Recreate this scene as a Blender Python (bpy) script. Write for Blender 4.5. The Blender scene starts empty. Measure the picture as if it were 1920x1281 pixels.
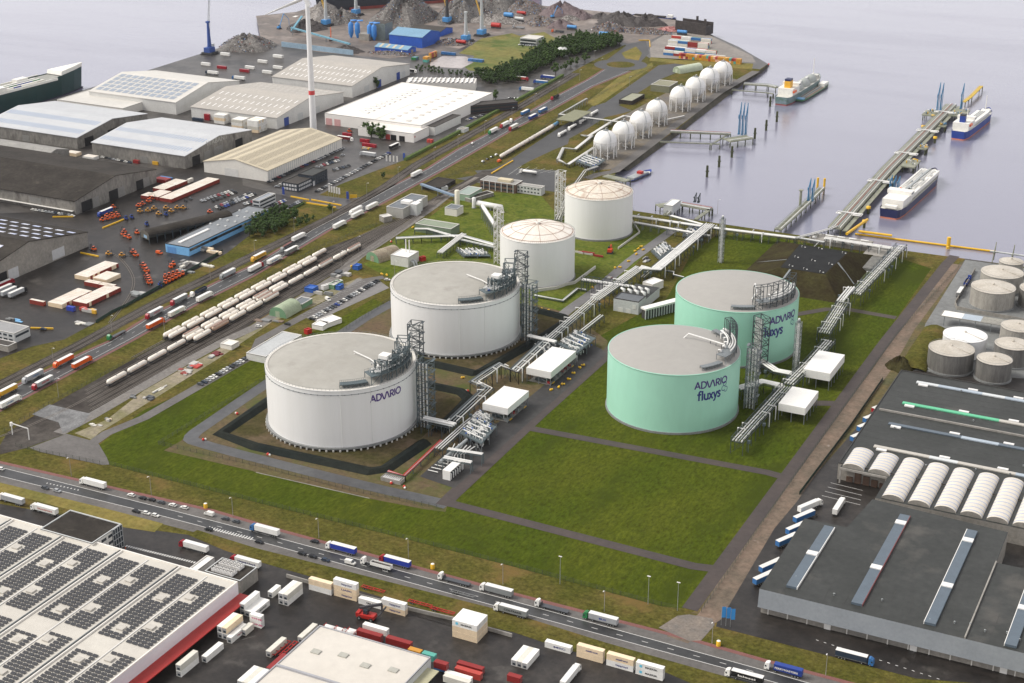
import bpy,bmesh,math,random
from mathutils import Vector,Matrix
R=math.radians
rnd=random.Random(7)
SC=bpy.context.scene
COL=SC.collection
# ---------------------------------------------------------------- camera
FPX,HOR,CAMH,YAW=2927.0,-560.0,380.0,R(26.4517)
PITCH=math.atan((640.5-HOR)/FPX)
cam_d=bpy.data.cameras.new('camera');cam=bpy.data.objects.new('camera',cam_d);COL.objects.link(cam)
cam.location=(0,0,CAMH);cam.rotation_euler=(math.pi/2-PITCH,0,YAW)
cam_d.sensor_width=36;cam_d.lens=FPX/1920*36;cam_d.clip_start=5;cam_d.clip_end=30000
SC.camera=cam
# ---------------------------------------------------------------- world, sun, exposure
W=bpy.data.worlds.new('World');SC.world=W;W.use_nodes=True
SUN_EL,SUN_AZ=R(48),R(248)
nt=W.node_tree;nt.nodes.clear()
sky=nt.nodes.new('ShaderNodeTexSky');sky.sky_type='NISHITA';sky.sun_disc=False
sky.sun_elevation=SUN_EL;sky.sun_rotation=SUN_AZ;sky.air_density=1;sky.dust_density=4
sc_=nt.nodes.new('ShaderNodeMix');sc_.data_type='RGBA';sc_.blend_type='MIX'
sc_.inputs[0].default_value=0.82;sc_.inputs[7].default_value=(6.0,5.88,5.95,1)
bg=nt.nodes.new('ShaderNodeBackground');bg.inputs[1].default_value=0.1
wo=nt.nodes.new('ShaderNodeOutputWorld')
wt=nt.nodes.new('ShaderNodeTexCoord');wx=nt.nodes.new('ShaderNodeSeparateXYZ');nt.links.new(wt.outputs['Generated'],wx.inputs[0])
wm=nt.nodes.new('ShaderNodeMapRange');wm.interpolation_type='SMOOTHSTEP';nt.links.new(wx.outputs[2],wm.inputs[0])
for i_,v_ in((1,.14),(2,.42),(3,1.75),(4,.98)):wm.inputs[i_].default_value=v_
wv=nt.nodes.new('ShaderNodeVectorMath');wv.operation='SCALE';nt.links.new(sc_.outputs[2],wv.inputs[0]);nt.links.new(wm.outputs[0],wv.inputs['Scale'])
nt.links.new(sky.outputs[0],sc_.inputs[6]);nt.links.new(wv.outputs[0],bg.inputs[0]);nt.links.new(bg.outputs[0],wo.inputs[0])
sd=bpy.data.lights.new('sun','SUN');sun=bpy.data.objects.new('sun',sd);COL.objects.link(sun)
sd.energy=2.4;sd.angle=R(24);sd.color=(1,.965,.9)
sv=Vector((math.sin(SUN_AZ)*math.cos(SUN_EL),math.cos(SUN_AZ)*math.cos(SUN_EL),math.sin(SUN_EL)))
sun.rotation_euler=(-sv).to_track_quat('-Z','Y').to_euler();sun.location=(0,0,600)
SC.view_settings.view_transform='Standard';SC.view_settings.look='None'
SC.view_settings.exposure=0.47;SC.view_settings.gamma=1
# ---------------------------------------------------------------- survey helpers: map a sighted point to the ground plan
CP,SP_=math.cos(PITCH),math.sin(PITCH)
CA,SA=math.cos(YAW),math.sin(YAW)
def G(p,z=0.0):
 a,b=(p[0]-960)/FPX,-(p[1]-640.5)/FPX
 d=(a,CP+b*SP_,-SP_+b*CP);t=(CAMH-z)/-d[2]
 x,y=d[0]*t,d[1]*t
 return Vector((x*CA-y*SA,x*SA+y*CA,z))
VIEWS=dict(a=(370,220,6.4),b=(500,110,6.4),c=(690,140,6.4),d=(820,280,6.4),e=(500,0,6.4),f=(780,0,6.4),g=(1620,540,6.4),h=(0,420,6.4),r=(160,300,8),s=(180,440,8),t=(400,1100,8),u=(280,1060,5.796),v=(1080,30,5.333),w=(1440,120,8),x=(1640,150,8),y=(0,90,9.6))
def S(s):
 o=(0,0);k=1.0;out=[]
 for w in s.split():
  if ':' in w:
   t,w=w.split(':')
   if t=='p':o=(0,0);k=1.0
   elif t in VIEWS:o=VIEWS[t][:2];k=1/VIEWS[t][2]
   else:o=(int(t[0])*480,int(t[1])*320);k=.25
   if not w:continue
  x,y=w.split(',');out.append((o[0]+float(x)*k,o[1]+float(y)*k))
 return out
def GS(s,z=0.0):return[G(p,z)for p in S(s)]
# ---------------------------------------------------------------- materials
MATS={}
def srgb(h):
 c=[int(h[i:i+2],16)/255 for i in(0,2,4)]
 return tuple(((v+.055)/1.055)**2.4 if v>.04045 else v/12.92 for v in c)
def mat(name,col,rough=.6,metal=0.0,var=.12,scale=.3,col2=None,bump=0.0,bscale=None,spec=.5,stretch=None,stripe=None,patch=None,coat=0,fine=None):
 """procedural material: base colour broken up by two octaves of noise; col2 = second colour mixed in blotches;
    stripe=(axis, period, strength) sheet ribs; patch=(colour, scale, threshold) larger stains or puddles"""
 if name in MATS:return MATS[name]
 if isinstance(col,str):col=srgb(col)
 if isinstance(col2,str):col2=srgb(col2)
 m=bpy.data.materials.new(name);m.use_nodes=True;MATS[name]=m
 n=m.node_tree.nodes;L=m.node_tree.links;b=n['Principled BSDF']
 tc=n.new('ShaderNodeTexCoord');gm=n.new('ShaderNodeNewGeometry')
 mp=n.new('ShaderNodeMapping');L.new(gm.outputs['Position'],mp.inputs[0])
 if stretch:mp.inputs['Scale'].default_value=stretch
 def noise(s,d=3,r=.6):
  x=n.new('ShaderNodeTexNoise');x.inputs['Scale'].default_value=s;x.inputs['Detail'].default_value=d
  x.inputs['Roughness'].default_value=r;L.new(mp.outputs[0],x.inputs['Vector']);return x
 def ramp(src,a,c):
  x=n.new('ShaderNodeMapRange');L.new(src,x.inputs[0]);x.inputs[1].default_value=a;x.inputs[2].default_value=c
  return x.outputs[0]
 def mix(f,A,B,bt='MIX'):
  x=n.new('ShaderNodeMix');x.data_type='RGBA';x.blend_type=bt
  if isinstance(f,float):x.inputs[0].default_value=f
  else:L.new(f,x.inputs[0])
  for i,v in((6,A),(7,B)):
   if isinstance(v,tuple):x.inputs[i].default_value=(*v[:3],1)
   else:L.new(v,x.inputs[i])
  return x.outputs[2]
 c=tuple(col)
 n1=noise(scale)
 cur=mix(ramp(n1.outputs[0],.35,.65),c,tuple(col2)if col2 else tuple(v*(1-var)for v in c))
 n2=noise(scale*7.3,4,.7)
 dk=n.new('ShaderNodeMapRange');L.new(n2.outputs[0],dk.inputs[0]);dk.inputs[1].default_value=.3;dk.inputs[2].default_value=.7
 dk.inputs[3].default_value=1-var;dk.inputs[4].default_value=1+var
 cmb=n.new('ShaderNodeCombineColor')
 for i in range(3):L.new(dk.outputs[0],cmb.inputs[i])
 cur=mix(1.0,cur,cmb.outputs[0],'MULTIPLY')
 if fine:
  nf=noise(fine[0],2,.7);fk=n.new('ShaderNodeMapRange');L.new(nf.outputs[0],fk.inputs[0]);fk.inputs[1].default_value=.3;fk.inputs[2].default_value=.7;fk.inputs[3].default_value=1-fine[1];fk.inputs[4].default_value=1+fine[1]
  cf=n.new('ShaderNodeCombineColor')
  for i in range(3):L.new(fk.outputs[0],cf.inputs[i])
  cur=mix(1.0,cur,cf.outputs[0],'MULTIPLY')
 if patch:
  pc,ps,pt=patch;n3=noise(ps,5,.62)
  pc=srgb(pc)if isinstance(pc,str)else pc
  cur=mix(ramp(n3.outputs[0],pt,pt+.12),cur,tuple(pc))
 if stripe:
  ax,per,st=stripe;sx=n.new('ShaderNodeSeparateXYZ');L.new(tc.outputs['Object'],sx.inputs[0])
  mm=n.new('ShaderNodeMath');mm.operation='MULTIPLY';L.new(sx.outputs[ax],mm.inputs[0]);mm.inputs[1].default_value=1/per
  fr=n.new('ShaderNodeMath');fr.operation='FRACT';L.new(mm.outputs[0],fr.inputs[0])
  cur=mix(n_gt(n,L,fr.outputs[0],.86,st),cur,tuple(v*.35 for v in c))
 L.new(cur,b.inputs['Base Color'])
 b.inputs['Roughness'].default_value=rough;b.inputs['Metallic'].default_value=metal
 b.inputs['Specular IOR Level'].default_value=spec
 if coat:b.inputs['Coat Weight'].default_value=coat
 if bump:
  bn=noise(bscale or scale*10,4,.65);bp=n.new('ShaderNodeBump');bp.inputs['Strength'].default_value=.8
  bp.inputs['Distance'].default_value=bump;L.new(bn.outputs[0],bp.inputs['Height']);L.new(bp.outputs[0],b.inputs['Normal'])
 return m
def n_gt(n,L,src,thr,st):
 a=n.new('ShaderNodeMath');a.operation='GREATER_THAN';L.new(src,a.inputs[0]);a.inputs[1].default_value=thr
 c=n.new('ShaderNodeMath');c.operation='MULTIPLY';L.new(a.outputs[0],c.inputs[0]);c.inputs[1].default_value=st
 return c.outputs[0]
def paint(h,rough=.45,var=.1):
 """weathered paint of a colour given as a hex code"""
 return mat('paint_'+h,h,rough,0,var,.35,spec=.4)
 # ---------------------------------------------------------------- mesh builder
class MB:
 def __init__(s):s.v=[];s.f=[];s.m=[];s.ms=[];s.sm=[]
 def mi(s,m):
  if m not in s.ms:s.ms.append(m)
  return s.ms.index(m)
 def add(s,vs,fs,m,smooth=False):
  o=len(s.v);s.v+=[tuple(v)for v in vs];k=s.mi(m)
  for f in fs:s.f.append([o+i for i in f]);s.m.append(k);s.sm.append(smooth)
  return s
 def box(s,x0,y0,z0,x1,y1,z1,m,top=None):
  vs=[(x0,y0,z0),(x1,y0,z0),(x1,y1,z0),(x0,y1,z0),(x0,y0,z1),(x1,y0,z1),(x1,y1,z1),(x0,y1,z1)]
  s.add(vs,[(0,3,2,1),(0,1,5,4),(1,2,6,5),(2,3,7,6),(3,0,4,7)],m)
  s.add(vs[4:],[(0,1,2,3)],top or m);return s
 def beam(s,p,q,w,m,h=None,up=(0,0,1)):
  p,q=Vector(p),Vector(q);d=q-p
  if d.length<1e-5:return s
  d.normalize();u=Vector(up)
  if abs(d.dot(u))>.98:u=Vector((1,0,0))
  a=d.cross(u).normalized()*w/2;b=a.cross(d).normalized()*(h or w)/2
  vs=[p-a-b,p+a-b,p+a+b,p-a+b,q-a-b,q+a-b,q+a+b,q-a+b]
  return s.add(vs,[(0,1,2,3),(4,7,6,5),(0,4,5,1),(1,5,6,2),(2,6,7,3),(3,7,4,0)],m)
 def tube(s,pts,r,m,n=8,caps=True):
  pts=[Vector(p)for p in pts];rs=r if isinstance(r,(list,tuple))else[r]*len(pts);vs=[]
  for i,p in enumerate(pts):
   d=(pts[min(i+1,len(pts)-1)]-pts[max(i-1,0)]).normalized()
   u=Vector((0,0,1))if abs(d.z)<.95 else Vector((1,0,0))
   a=d.cross(u).normalized();b=a.cross(d)
   k=1.0
   if 0<i<len(pts)-1:
    c=(pts[i]-pts[i-1]).normalized().dot(d);k=1/max(c,.5)
   for j in range(n):
    t=2*math.pi*j/n;vs.append(p+(a*math.cos(t)*k+b*math.sin(t))*rs[i])
  fs=[(i*n+j,i*n+(j+1)%n,(i+1)*n+(j+1)%n,(i+1)*n+j)for i in range(len(pts)-1)for j in range(n)]
  s.add(vs,fs,m,n>5)
  if caps:s.add(vs[:n]+vs[-n:],[tuple(range(n)),tuple(range(2*n-1,n-1,-1))],m)
  return s
 def lathe(s,prof,m,n=32,c=(0,0),smooth=True,a0=0,a1=2*math.pi):
  full=abs(a1-a0-2*math.pi)<1e-6;k=n if full else n+1;vs=[]
  for r,z in prof:
   for j in range(k):
    t=a0+(a1-a0)*j/n;vs.append((c[0]+r*math.cos(t),c[1]+r*math.sin(t),z))
  fs=[(i*k+j,i*k+(j+1)%k,(i+1)*k+(j+1)%k,(i+1)*k+j)for i in range(len(prof)-1)for j in range(n if full else n)]
  return s.add(vs,fs,m,smooth)
 def prism(s,poly,z0,z1,m,top=None,bottom=False):
  n=len(poly);vs=[(p[0],p[1],z0)for p in poly]+[(p[0],p[1],z1)for p in poly]
  s.add(vs,[(i,(i+1)%n,n+(i+1)%n,n+i)for i in range(n)],m)
  s.add(vs[n:],[tuple(range(n))],top or m)
  if bottom:s.add(vs[:n],[tuple(range(n-1,-1,-1))],m)
  return s
 def ball(s,c,r,m,n=8,k=6,sz=1):
  vs=[(c[0],c[1],c[2]-r*sz)]
  for i in range(1,k):
   a=math.pi*i/k-math.pi/2
   for j in range(n):t=2*math.pi*j/n;vs.append((c[0]+r*math.cos(a)*math.cos(t),c[1]+r*math.cos(a)*math.sin(t),c[2]+r*math.sin(a)*sz))
  vs.append((c[0],c[1],c[2]+r*sz));fs=[(0,1+(j+1)%n,1+j)for j in range(n)]
  for i in range(k-2):
   for j in range(n):a=1+i*n;fs.append((a+j,a+(j+1)%n,a+n+(j+1)%n,a+n+j))
  a=1+(k-2)*n;fs+=[(a+j,a+(j+1)%n,len(vs)-1)for j in range(n)]
  return s.add(vs,fs,m,True)
 def mesh(s,name):
  me=bpy.data.meshes.new(name);me.from_pydata(s.v,[],s.f);me.polygons.foreach_set('material_index',s.m)
  me.polygons.foreach_set('use_smooth',s.sm)
  for m in s.ms:me.materials.append(m)
  me.update();return me
def link(name,data,parent=None,loc=None,rz=0):
 o=bpy.data.objects.new(name,data);COL.objects.link(o)
 if parent:o.parent=parent
 if loc is not None:o.location=loc
 if rz:o.rotation_euler.z=rz
 return o
LABELS={}
def tag(o,label,cat,group=None,kind=None):
 LABELS.setdefault(label,[]).append(o)
 o['label']=label;o['category']=cat
 if group:o['group']=group
 if kind:o['kind']=kind
 return o
def thing(name,label,cat,loc,rz=0,group=None):
 return tag(link(name,None,None,loc,rz),label,cat,group)
def part(name,mb,parent,label=None):
 o=link(name,mb.mesh(name)if isinstance(mb,MB)else mb,parent)
 if label:o['label']=label
 return o
def solo(name,mb,label,cat,loc=(0,0,0),rz=0,group=None,kind=None):
 return tag(link(name,mb.mesh(name)if isinstance(mb,MB)else mb,None,loc,rz),label,cat,group,kind)
 # a spec is a list of (part name, mesh, [sub-parts]); place() makes a thing of it, sharing the meshes
SPECS={}
def place(name,spec,label,cat,loc,rz=0,group=None,extra=None):
 t=thing(name,label,cat,loc,rz,group)
 for nm,me,sub in spec:
  o=link(nm,me,t)
  for n2,m2 in sub:link(n2,m2,o)
 return t
def spec(key,fn,*a):
 k=(key,)+a
 if k not in SPECS:
  SPECS[k]=[(n,mb.mesh(n),[(n2,b2.mesh(n2))for n2,b2 in sub])for n,mb,sub in fn(*a)]
 return SPECS[k]
ORD=['first','second','third','fourth','fifth','sixth','seventh','eighth','ninth','tenth','eleventh','twelfth','thirteenth','fourteenth','fifteenth','sixteenth','seventeenth','eighteenth','nineteenth','twentieth','twenty first','twenty second','twenty third','twenty fourth','twenty fifth','twenty sixth','twenty seventh','twenty eighth','twenty ninth','thirtieth','thirty first','thirty second','thirty third','thirty fourth','thirty fifth','thirty sixth']
# ---------------------------------------------------------------- lettering
FONT_CACHE={}
def text_geo(txt,bold=0.0):
 k=(txt,bold)
 if k not in FONT_CACHE:
  cu=bpy.data.curves.new('lettering','FONT');cu.body=txt;cu.size=1;cu.align_x='CENTER';cu.offset=bold
  cu.resolution_u=3
  ob=bpy.data.objects.new('lettering',cu);me=bpy.data.meshes.new_from_object(ob)
  vs=[tuple(v.co)for v in me.vertices];fs=[tuple(p.vertices)for p in me.polygons]
  bpy.data.objects.remove(ob);bpy.data.curves.remove(cu);bpy.data.meshes.remove(me);FONT_CACHE[k]=(vs,fs)
 return FONT_CACHE[k]
def text_on(mb,txt,o,ux,uz,size,m,bold=.015,wid=None):
 """lettering in the plane through o spanned by ux (reading direction) and uz (up)"""
 vs,fs=text_geo(txt,bold);ux=Vector(ux);uz=Vector(uz);o=Vector(o);k=size
 kx=size
 if wid:
  w=max(v[0]for v in vs)-min(v[0]for v in vs);kx=wid/w
 mb.add([o+ux*v[0]*kx+uz*v[1]*k for v in vs],fs,m)
def stroke(mb,pts,w,m,fn):
 """a flat pen stroke along pts (u, v), put in place by fn(u, v)"""
 pts=[Vector(p)for p in pts]
 for a,b in zip(pts,pts[1:]):
  d=(b-a).normalized();nrm=Vector((-d.y,d.x))*w/2;e=d*w*.28
  L=(b-a).length;k=max(1,int(L/1.2));a2,b2=a-e,b+e
  for i in range(k):
   p=a2.lerp(b2,i/k);q=a2.lerp(b2,(i+1)/k)
   mb.add([fn(*(p-nrm)),fn(*(q-nrm)),fn(*(q+nrm)),fn(*(p+nrm))],[(0,1,2,3)],m)
   # ---------------------------------------------------------------- ground sheets and painted lines
LZ={}
def sheet(name,m,pts,z,label,cat='ground',kind='structure'):
 if isinstance(pts,str):pts=GS(pts)
 mb=MB();
 a=sum(p[0]*q[1]-q[0]*p[1]for p,q in zip(pts,pts[1:]+pts[:1]))
 if a<0:pts=pts[::-1]
 mb.add([(p[0],p[1],z)for p in pts],[tuple(range(len(pts)))],m)
 return solo(name,mb,label,cat,kind=kind)
def offs(pts,d):
 out=[]
 for i,p in enumerate(pts):
  a=pts[max(i-1,0)];b=pts[min(i+1,len(pts)-1)]
  t=Vector((b[0]-a[0],b[1]-a[1])).normalized();out.append(Vector((p[0]-t.y*d,p[1]+t.x*d,p[2]if len(p)>2 else 0)))
 return out
def smooth(pts,it=2):
 for _ in range(it):
  q=[pts[0]]
  for a,b in zip(pts,pts[1:]):q+=[a.lerp(b,.25),a.lerp(b,.75)]
  pts=q+[pts[-1]]
 return pts
def ribbon(mb,pts,w,m,z,off=0,dash=None,h=0):
 """a band of width w along pts at height z; dash=(on, off); h > 0 gives it a thickness"""
 if dash:
  on,of=dash;acc=0;seg=[];res=[]
  P=[Vector((p[0],p[1],0))for p in pts];tot=sum((b-a).length for a,b in zip(P,P[1:]))
  def at(s):
   for a,b in zip(P,P[1:]):
    l=(b-a).length
    if s<=l:return a.lerp(b,s/l)
    s-=l
   return P[-1]
  s0=0
  while s0<tot:
   ribbon(mb,[at(s0),at(min(s0+on,tot))],w,m,z,off,None,h);s0+=on+of
  return
 A=offs(pts,off-w/2);B=offs(pts,off+w/2);n=len(pts)
 vs=[(p[0],p[1],z)for p in A]+[(p[0],p[1],z)for p in B]
 mb.add(vs,[(i,i+1,n+i+1,n+i)for i in range(n-1)],m)
 if h:
  lo=[(p[0],p[1],z-h)for p in A]+[(p[0],p[1],z-h)for p in B]
  mb.add(vs+lo,[(2*n+i,2*n+i+1,i+1,i)for i in range(n-1)]+[(n+i,n+i+1,3*n+i+1,3*n+i)for i in range(n-1)]+[(0,n,3*n,2*n),(n-1,3*n-1,4*n-1,2*n-1)],m)
def check_labels():
 for o in bpy.data.objects:
  if 'label' in o and not 4<=len(o['label'].split())<=16:print('LABELLEN',len(o['label'].split()),o['label'])
 for k,v in LABELS.items():
  if len(v)>1 and v[0].name[:4]not in('tree','bush'):print('DUP',len(v),k)
# SETTING: water, land, roads
def water_mat():
 m=bpy.data.materials.new('harbour_water');m.use_nodes=True;n=m.node_tree.nodes;L=m.node_tree.links;b=n['Principled BSDF']
 g=n.new('ShaderNodeNewGeometry')
 b.inputs['Base Color'].default_value=(.20,.198,.26,1);b.inputs['IOR'].default_value=1.95
 def ns(sx,sy,det):
  mp=n.new('ShaderNodeMapping');L.new(g.outputs['Position'],mp.inputs[0]);mp.inputs['Scale'].default_value=(sx,sy,1);mp.inputs['Rotation'].default_value=(0,0,R(-20))
  x=n.new('ShaderNodeTexNoise');x.inputs['Scale'].default_value=1;x.inputs['Detail'].default_value=det;L.new(mp.outputs[0],x.inputs['Vector']);return x.outputs[0]
 a=n.new('ShaderNodeMath');a.operation='MULTIPLY_ADD';L.new(ns(.09,.22,4),a.inputs[0]);a.inputs[1].default_value=1.0;L.new(ns(.6,1.1,3),a.inputs[2])
 bp=n.new('ShaderNodeBump');bp.inputs['Distance'].default_value=.35;bp.inputs['Strength'].default_value=.28
 L.new(a.outputs[0],bp.inputs['Height']);L.new(bp.outputs[0],b.inputs['Normal'])
 r=n.new('ShaderNodeMapRange');L.new(ns(.003,.014,4),r.inputs[0]);r.inputs[1].default_value=.35;r.inputs[2].default_value=.65;r.inputs[3].default_value=.04;r.inputs[4].default_value=.2
 L.new(r.outputs[0],b.inputs['Roughness'])
 return m
M_water=water_mat()
WZ=-4.5
wpts=[Vector((x,y,0))for x,y in((-9000,-3000),(9000,-3000),(9000,16000),(-9000,16000))]
sheet('water',M_water,wpts,WZ,'calm pale lavender harbour water reaching to the top of the photo','water')
verge=mat('verge_grass',(.066,.068,.012),.95,0,.3,.03,(.11,.09,.025),bump=.25,bscale=1.2,patch=((.15,.1,.035),.03,.56),spec=.06,fine=(.5,.35))
lawn=mat('lawn_grass',(.047,.067,.005),.95,0,.16,.022,(.068,.08,.008),bump=.35,bscale=.9,patch=((.042,.056,.006),.03,.52),spec=.05,fine=(.55,.34),stretch=(1,.45,1))
lush=mat('lush_grass',(.082,.108,.012),.95,0,.4,.05,(.12,.135,.025),bump=.7,bscale=.35,patch=((.06,.09,.012),.12,.52),spec=.08)
drygr=mat('dry_grass',(.21,.165,.05),.95,0,.3,.04,(.14,.13,.035),bump=.2,bscale=1,spec=.1)
dirt=mat('bare_dirt',(.11,.075,.045),.9,0,.3,.05,(.1,.085,.035),bump=.15,bscale=1.5,patch=((.07,.08,.02),.035,.5),spec=.2)
asph_wet=mat('wet_asphalt',(.042,.037,.033),.42,0,.3,.02,(.09,.083,.076),bump=.04,bscale=2,patch=((.022,.02,.019),.02,.5),spec=.5,fine=(.25,.2))
asph_dk=mat('dark_asphalt',(.015,.0125,.011),.45,0,.35,.025,(.036,.031,.027),bump=.03,bscale=2,patch=((.085,.077,.068),.035,.6),spec=.35,fine=(.3,.25))
asph_rd=mat('road_asphalt',(.058,.058,.058),.55,0,.18,.05,(.044,.044,.044),bump=.02,bscale=3,spec=.4)
asph_bk=mat('wet_road_asphalt',(.022,.022,.022),.38,0,.2,.05,(.05,.05,.05),spec=.55)
shoulder=mat('shoulder_asphalt',(.13,.12,.112),.6,0,.2,.06,(.1,.092,.085),spec=.4)
path_m=mat('path_asphalt',(.075,.06,.055),.7,0,.15,.04,(.06,.05,.048),spec=.25)
blackp=mat('fresh_black_asphalt',(.03,.029,.03),.6,0,.25,.05,(.045,.042,.04),spec=.4)
concr=mat('grey_concrete',(.33,.31,.28),.8,0,.2,.06,(.25,.235,.21),spec=.3)
cobble=mat('worn_cobbles',(.19,.135,.1),.85,0,.3,.05,(.12,.095,.07),bump=.05,bscale=2,patch=((.42,.38,.34),.16,.66),spec=.3)
ballast=mat('rail_ballast',(.026,.021,.018),.9,0,.35,.04,(.075,.066,.058),bump=.1,bscale=3,spec=.2)
redpath=mat('red_cycle_path',(.17,.075,.066),.7,0,.2,.2,(.2,.085,.075),spec=.3)
gravel=mat('grey_gravel',(.19,.175,.16),.9,0,.25,.05,(.17,.16,.15),bump=.08,bscale=3,spec=.2)
white_l=mat('road_paint_white',(.7,.69,.66),.6,0,.15,.8)
yellow_l=mat('road_paint_yellow',(.75,.5,.06),.6,0,.15,.8)
quaywall=mat('quay_wall',(.1,.088,.07),.9,0,.35,.1,(.06,.058,.045),bump=.1,bscale=1,spec=.2)
land=GS('-500,371 0,217 300,125 500,62 610,32 700,18 860,3 1003,18 1172,27 1265,40 1318,58 1385,88 1440,120 1428,130 20:1730,595 1640,640 1250,960 1040,1110 790,1260 p:1150,335 1187,395 1340,418 1600,456 1697,470 1860,492 1920,500 2700,617 2900,1500 -700,1700 -700,600')
mb=MB();lp=[(p[0],p[1])for p in land]
if sum(p[0]*q[1]-q[0]*p[1]for p,q in zip(lp,lp[1:]+lp[:1]))<0:lp=lp[::-1]
mb.prism(lp,WZ-2,0,quaywall,verge);solo('ground',mb,'low lying grassy harbour land edged by quay walls','ground',kind='structure')
# sloping bank below the spheres
A=GS('20:1730,595 1640,640 1250,960 1040,1110 790,1260');B=GS('20:1760,605 1695,665 1305,970 1110,1115 880,1280',WZ)
mb=MB();n=len(A);mb.add([(*p[:2],.01)for p in A]+[(*p[:2],WZ-.5)for p in B],[(i,n+i,n+i+1,i+1)for i in range(n-1)],quaywall)
solo('bank',mb,'sloping mossy stone bank between the quay road and the water below the spheres','bank',kind='structure')
z=.02
sheet('dock_apron',asph_wet,'-500,371 0,217 300,125 500,62 610,32 700,18 860,3 1003,18 1172,27 1265,40 1318,58 1385,88 1440,120 1425,130 1222,111 1172,84 1100,120 1010,172 955,197 767,297 700,322 640,345 600,365 540,388 480,432 425,475 370,505 287,550 225,580 120,637 60,650 0,672 -500,900',z,'wet grey asphalt apron between the warehouses and the scrap yard','dock apron')
sheet('yard',asph_dk,'-500,520 0,400 175,395 300,325 380,300 500,325 560,372 480,432 425,475 370,505 287,550 225,580 120,637 60,650 0,672 -500,900',z+.02,'dark wet asphalt yard in front of the old grey warehouses','yard')
scrapd=mat('scrap_yard_mud',(.2,.16,.135),.55,0,.3,.02,(.1,.085,.075),bump=.1,bscale=.5,patch=((.32,.27,.24),.015,.55),spec=.5)
sheet('scrap_yard_ground',scrapd,'10:30,270 0,120 300,90 500,30 1400,10 20:0,20 400,60 700,90 1300,160 1480,245 1160,250 1040,300 860,330 780,300 500,300 100,260 10:1920,250 1700,290 1500,380 1000,440 500,395 200,350',z+.04,'muddy brown ground of the scrap yard','yard')
sheet('meadow',mat('meadow_grass',(.13,.15,.05),.95,0,.25,.02,(.2,.17,.06),bump=.4,bscale=.4,patch=((.09,.12,.035),.03,.5),spec=.1),'10:1520,400 1690,290 1920,250 20:60,270 240,240 330,290 10:1920,560 1600,530 1560,500 1640,420',z+.06,'rough green meadow beside the scrap yard','grass')
sheet('puddle',mat('pale_mud',(.36,.31,.29),.25,0,.15,.02,spec=.6),'10:1310,470 1400,420 1580,425 1630,470 1540,515 1300,500',z+.08,'pale wet mud patch beside the skips and the meadow','puddle')
sheet('terminal_apron',mat('terminal_paving',(.25,.225,.2),.7,0,.2,.03,(.19,.17,.155)),'20:1030,330 1160,250 1440,245 1800,420 1830,470 1250,450 1040,430',z+.06,'grey brown paving around the container stacks on the point','paving')
sheet('scrub',drygr,'20:1040,430 1810,478 1800,520 1330,490 1030,455',z+.06,'strip of dry scrub below the container stacks','scrub')
# LPG terminal side
sheet('dry_verge',drygr,'20:560,770 800,580 1050,470 1060,500 850,640 620,800',z,'orange brown dry grass strip beside the sidings','grass')
sheet('terminal_road',asph_rd,'20:600,800 700,770 1100,490 1300,470 1350,500 1100,600 800,790 900,830 830,850 700,880 560,970 430,1040 420,1080 300,1130 130,1210 0,1280 21:-160,110 -420,60 21:-240,30 20:-60,1230 350,960 520,870',z,'grey asphalt road and truck lanes of the gas terminal','road')
sheet('terminal_yard',asph_rd,'11:1640,0 1920,-20 21:350,0 330,160 240,150 0,90 11:1700,60',z+.02,'grey paved yard with white bay lines behind the brick building','yard')
sheet('sphere_pad',mat('sphere_pad',(.12,.11,.1),.8,0,.3,.04,(.16,.13,.09)),'20:560,1280 560,1180 850,860 1150,700 1500,560 1700,600 1560,690 1200,960 950,1130 760,1270',z+.02,'dark gravel pad under the white spheres','paving')
mb=MB();ribbon(mb,GS('20:1830,535 1560,690 1200,960 950,1150 770,1285 21:640,30 560,60'),9,shoulder,z+.05);solo('quay_road',mb,'grey quay road running past the white spheres','road',kind='structure')
# vivid lawns
sheet('lawn',lawn,'185,835 205,872 480,942 742,1006 960,1062 1240,1137 1281,1141 1650,642 31:1225,735 p:1680,482 1590,470 1420,440 1345,440 1300,470 1250,560 1000,700 700,560 620,607 480,672 400,712 268,770',z,'bright green lawn around the plant and the mint green tanks','grass')
sheet('tank_lawn',lush,'11:980,560 1170,420 1300,350 1420,260 1500,210 1700,160 21:0,170 220,190 340,330 480,370 900,400 1220,440 1000,620 850,790 640,890 400,1070 100,1020 0,1000 11:1700,900 1050,830 800,700 960,640',z+.02,'lush tufted grass around the two tall white tanks','grass')
# plant ground
sheet('plant_ground',dirt,'336,829 400,786 665,604 742,565 900,590 1000,570 1075,590 1140,640 1133,672 1014,782 845,930 835,960 795,955 12:850,1180 0,985 02:1900,975 1230,820',z+.03,'bare brown ground with thin grass inside the plant fence','ground')
pitg=mat('pit_grass',(.05,.045,.015),.95,0,.35,.05,(.09,.068,.038),bump=.2,bscale=1,patch=((.14,.1,.066),.035,.55),spec=.1)
sheet('tank_pit_ground',pitg,'413,818 700,886 722,880 872,750 790,722 500,760',z+.05,'mossy brown floor of the bund around the nearest white tank','ground')
sheet('rear_pit_ground',pitg,'807,683 900,700 1062,598 1000,580 740,600',z+.05,'mossy floor of the bund around the second wide white tank','ground')
def road(name,pts,w,m,label,zz,cat='road',sm=0,kind='structure'):
 mb=MB();p=GS(pts)if isinstance(pts,str)else pts
 if sm:p=smooth(p,sm)
 ribbon(mb,p,w,m,zz);return solo(name,mb,label,cat,kind=kind)
road('perimeter_road','1293,1143 1660,641 31:1340,700 1400,640',7.5,path_m,'brown grey lane running along the right edge of the lawn',.10)
road('cross_lane','22:60,640 1914,985 p:1484,899',6.2,path_m,'grey lane crossing the lawn below the front mint green tank',.12)
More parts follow.
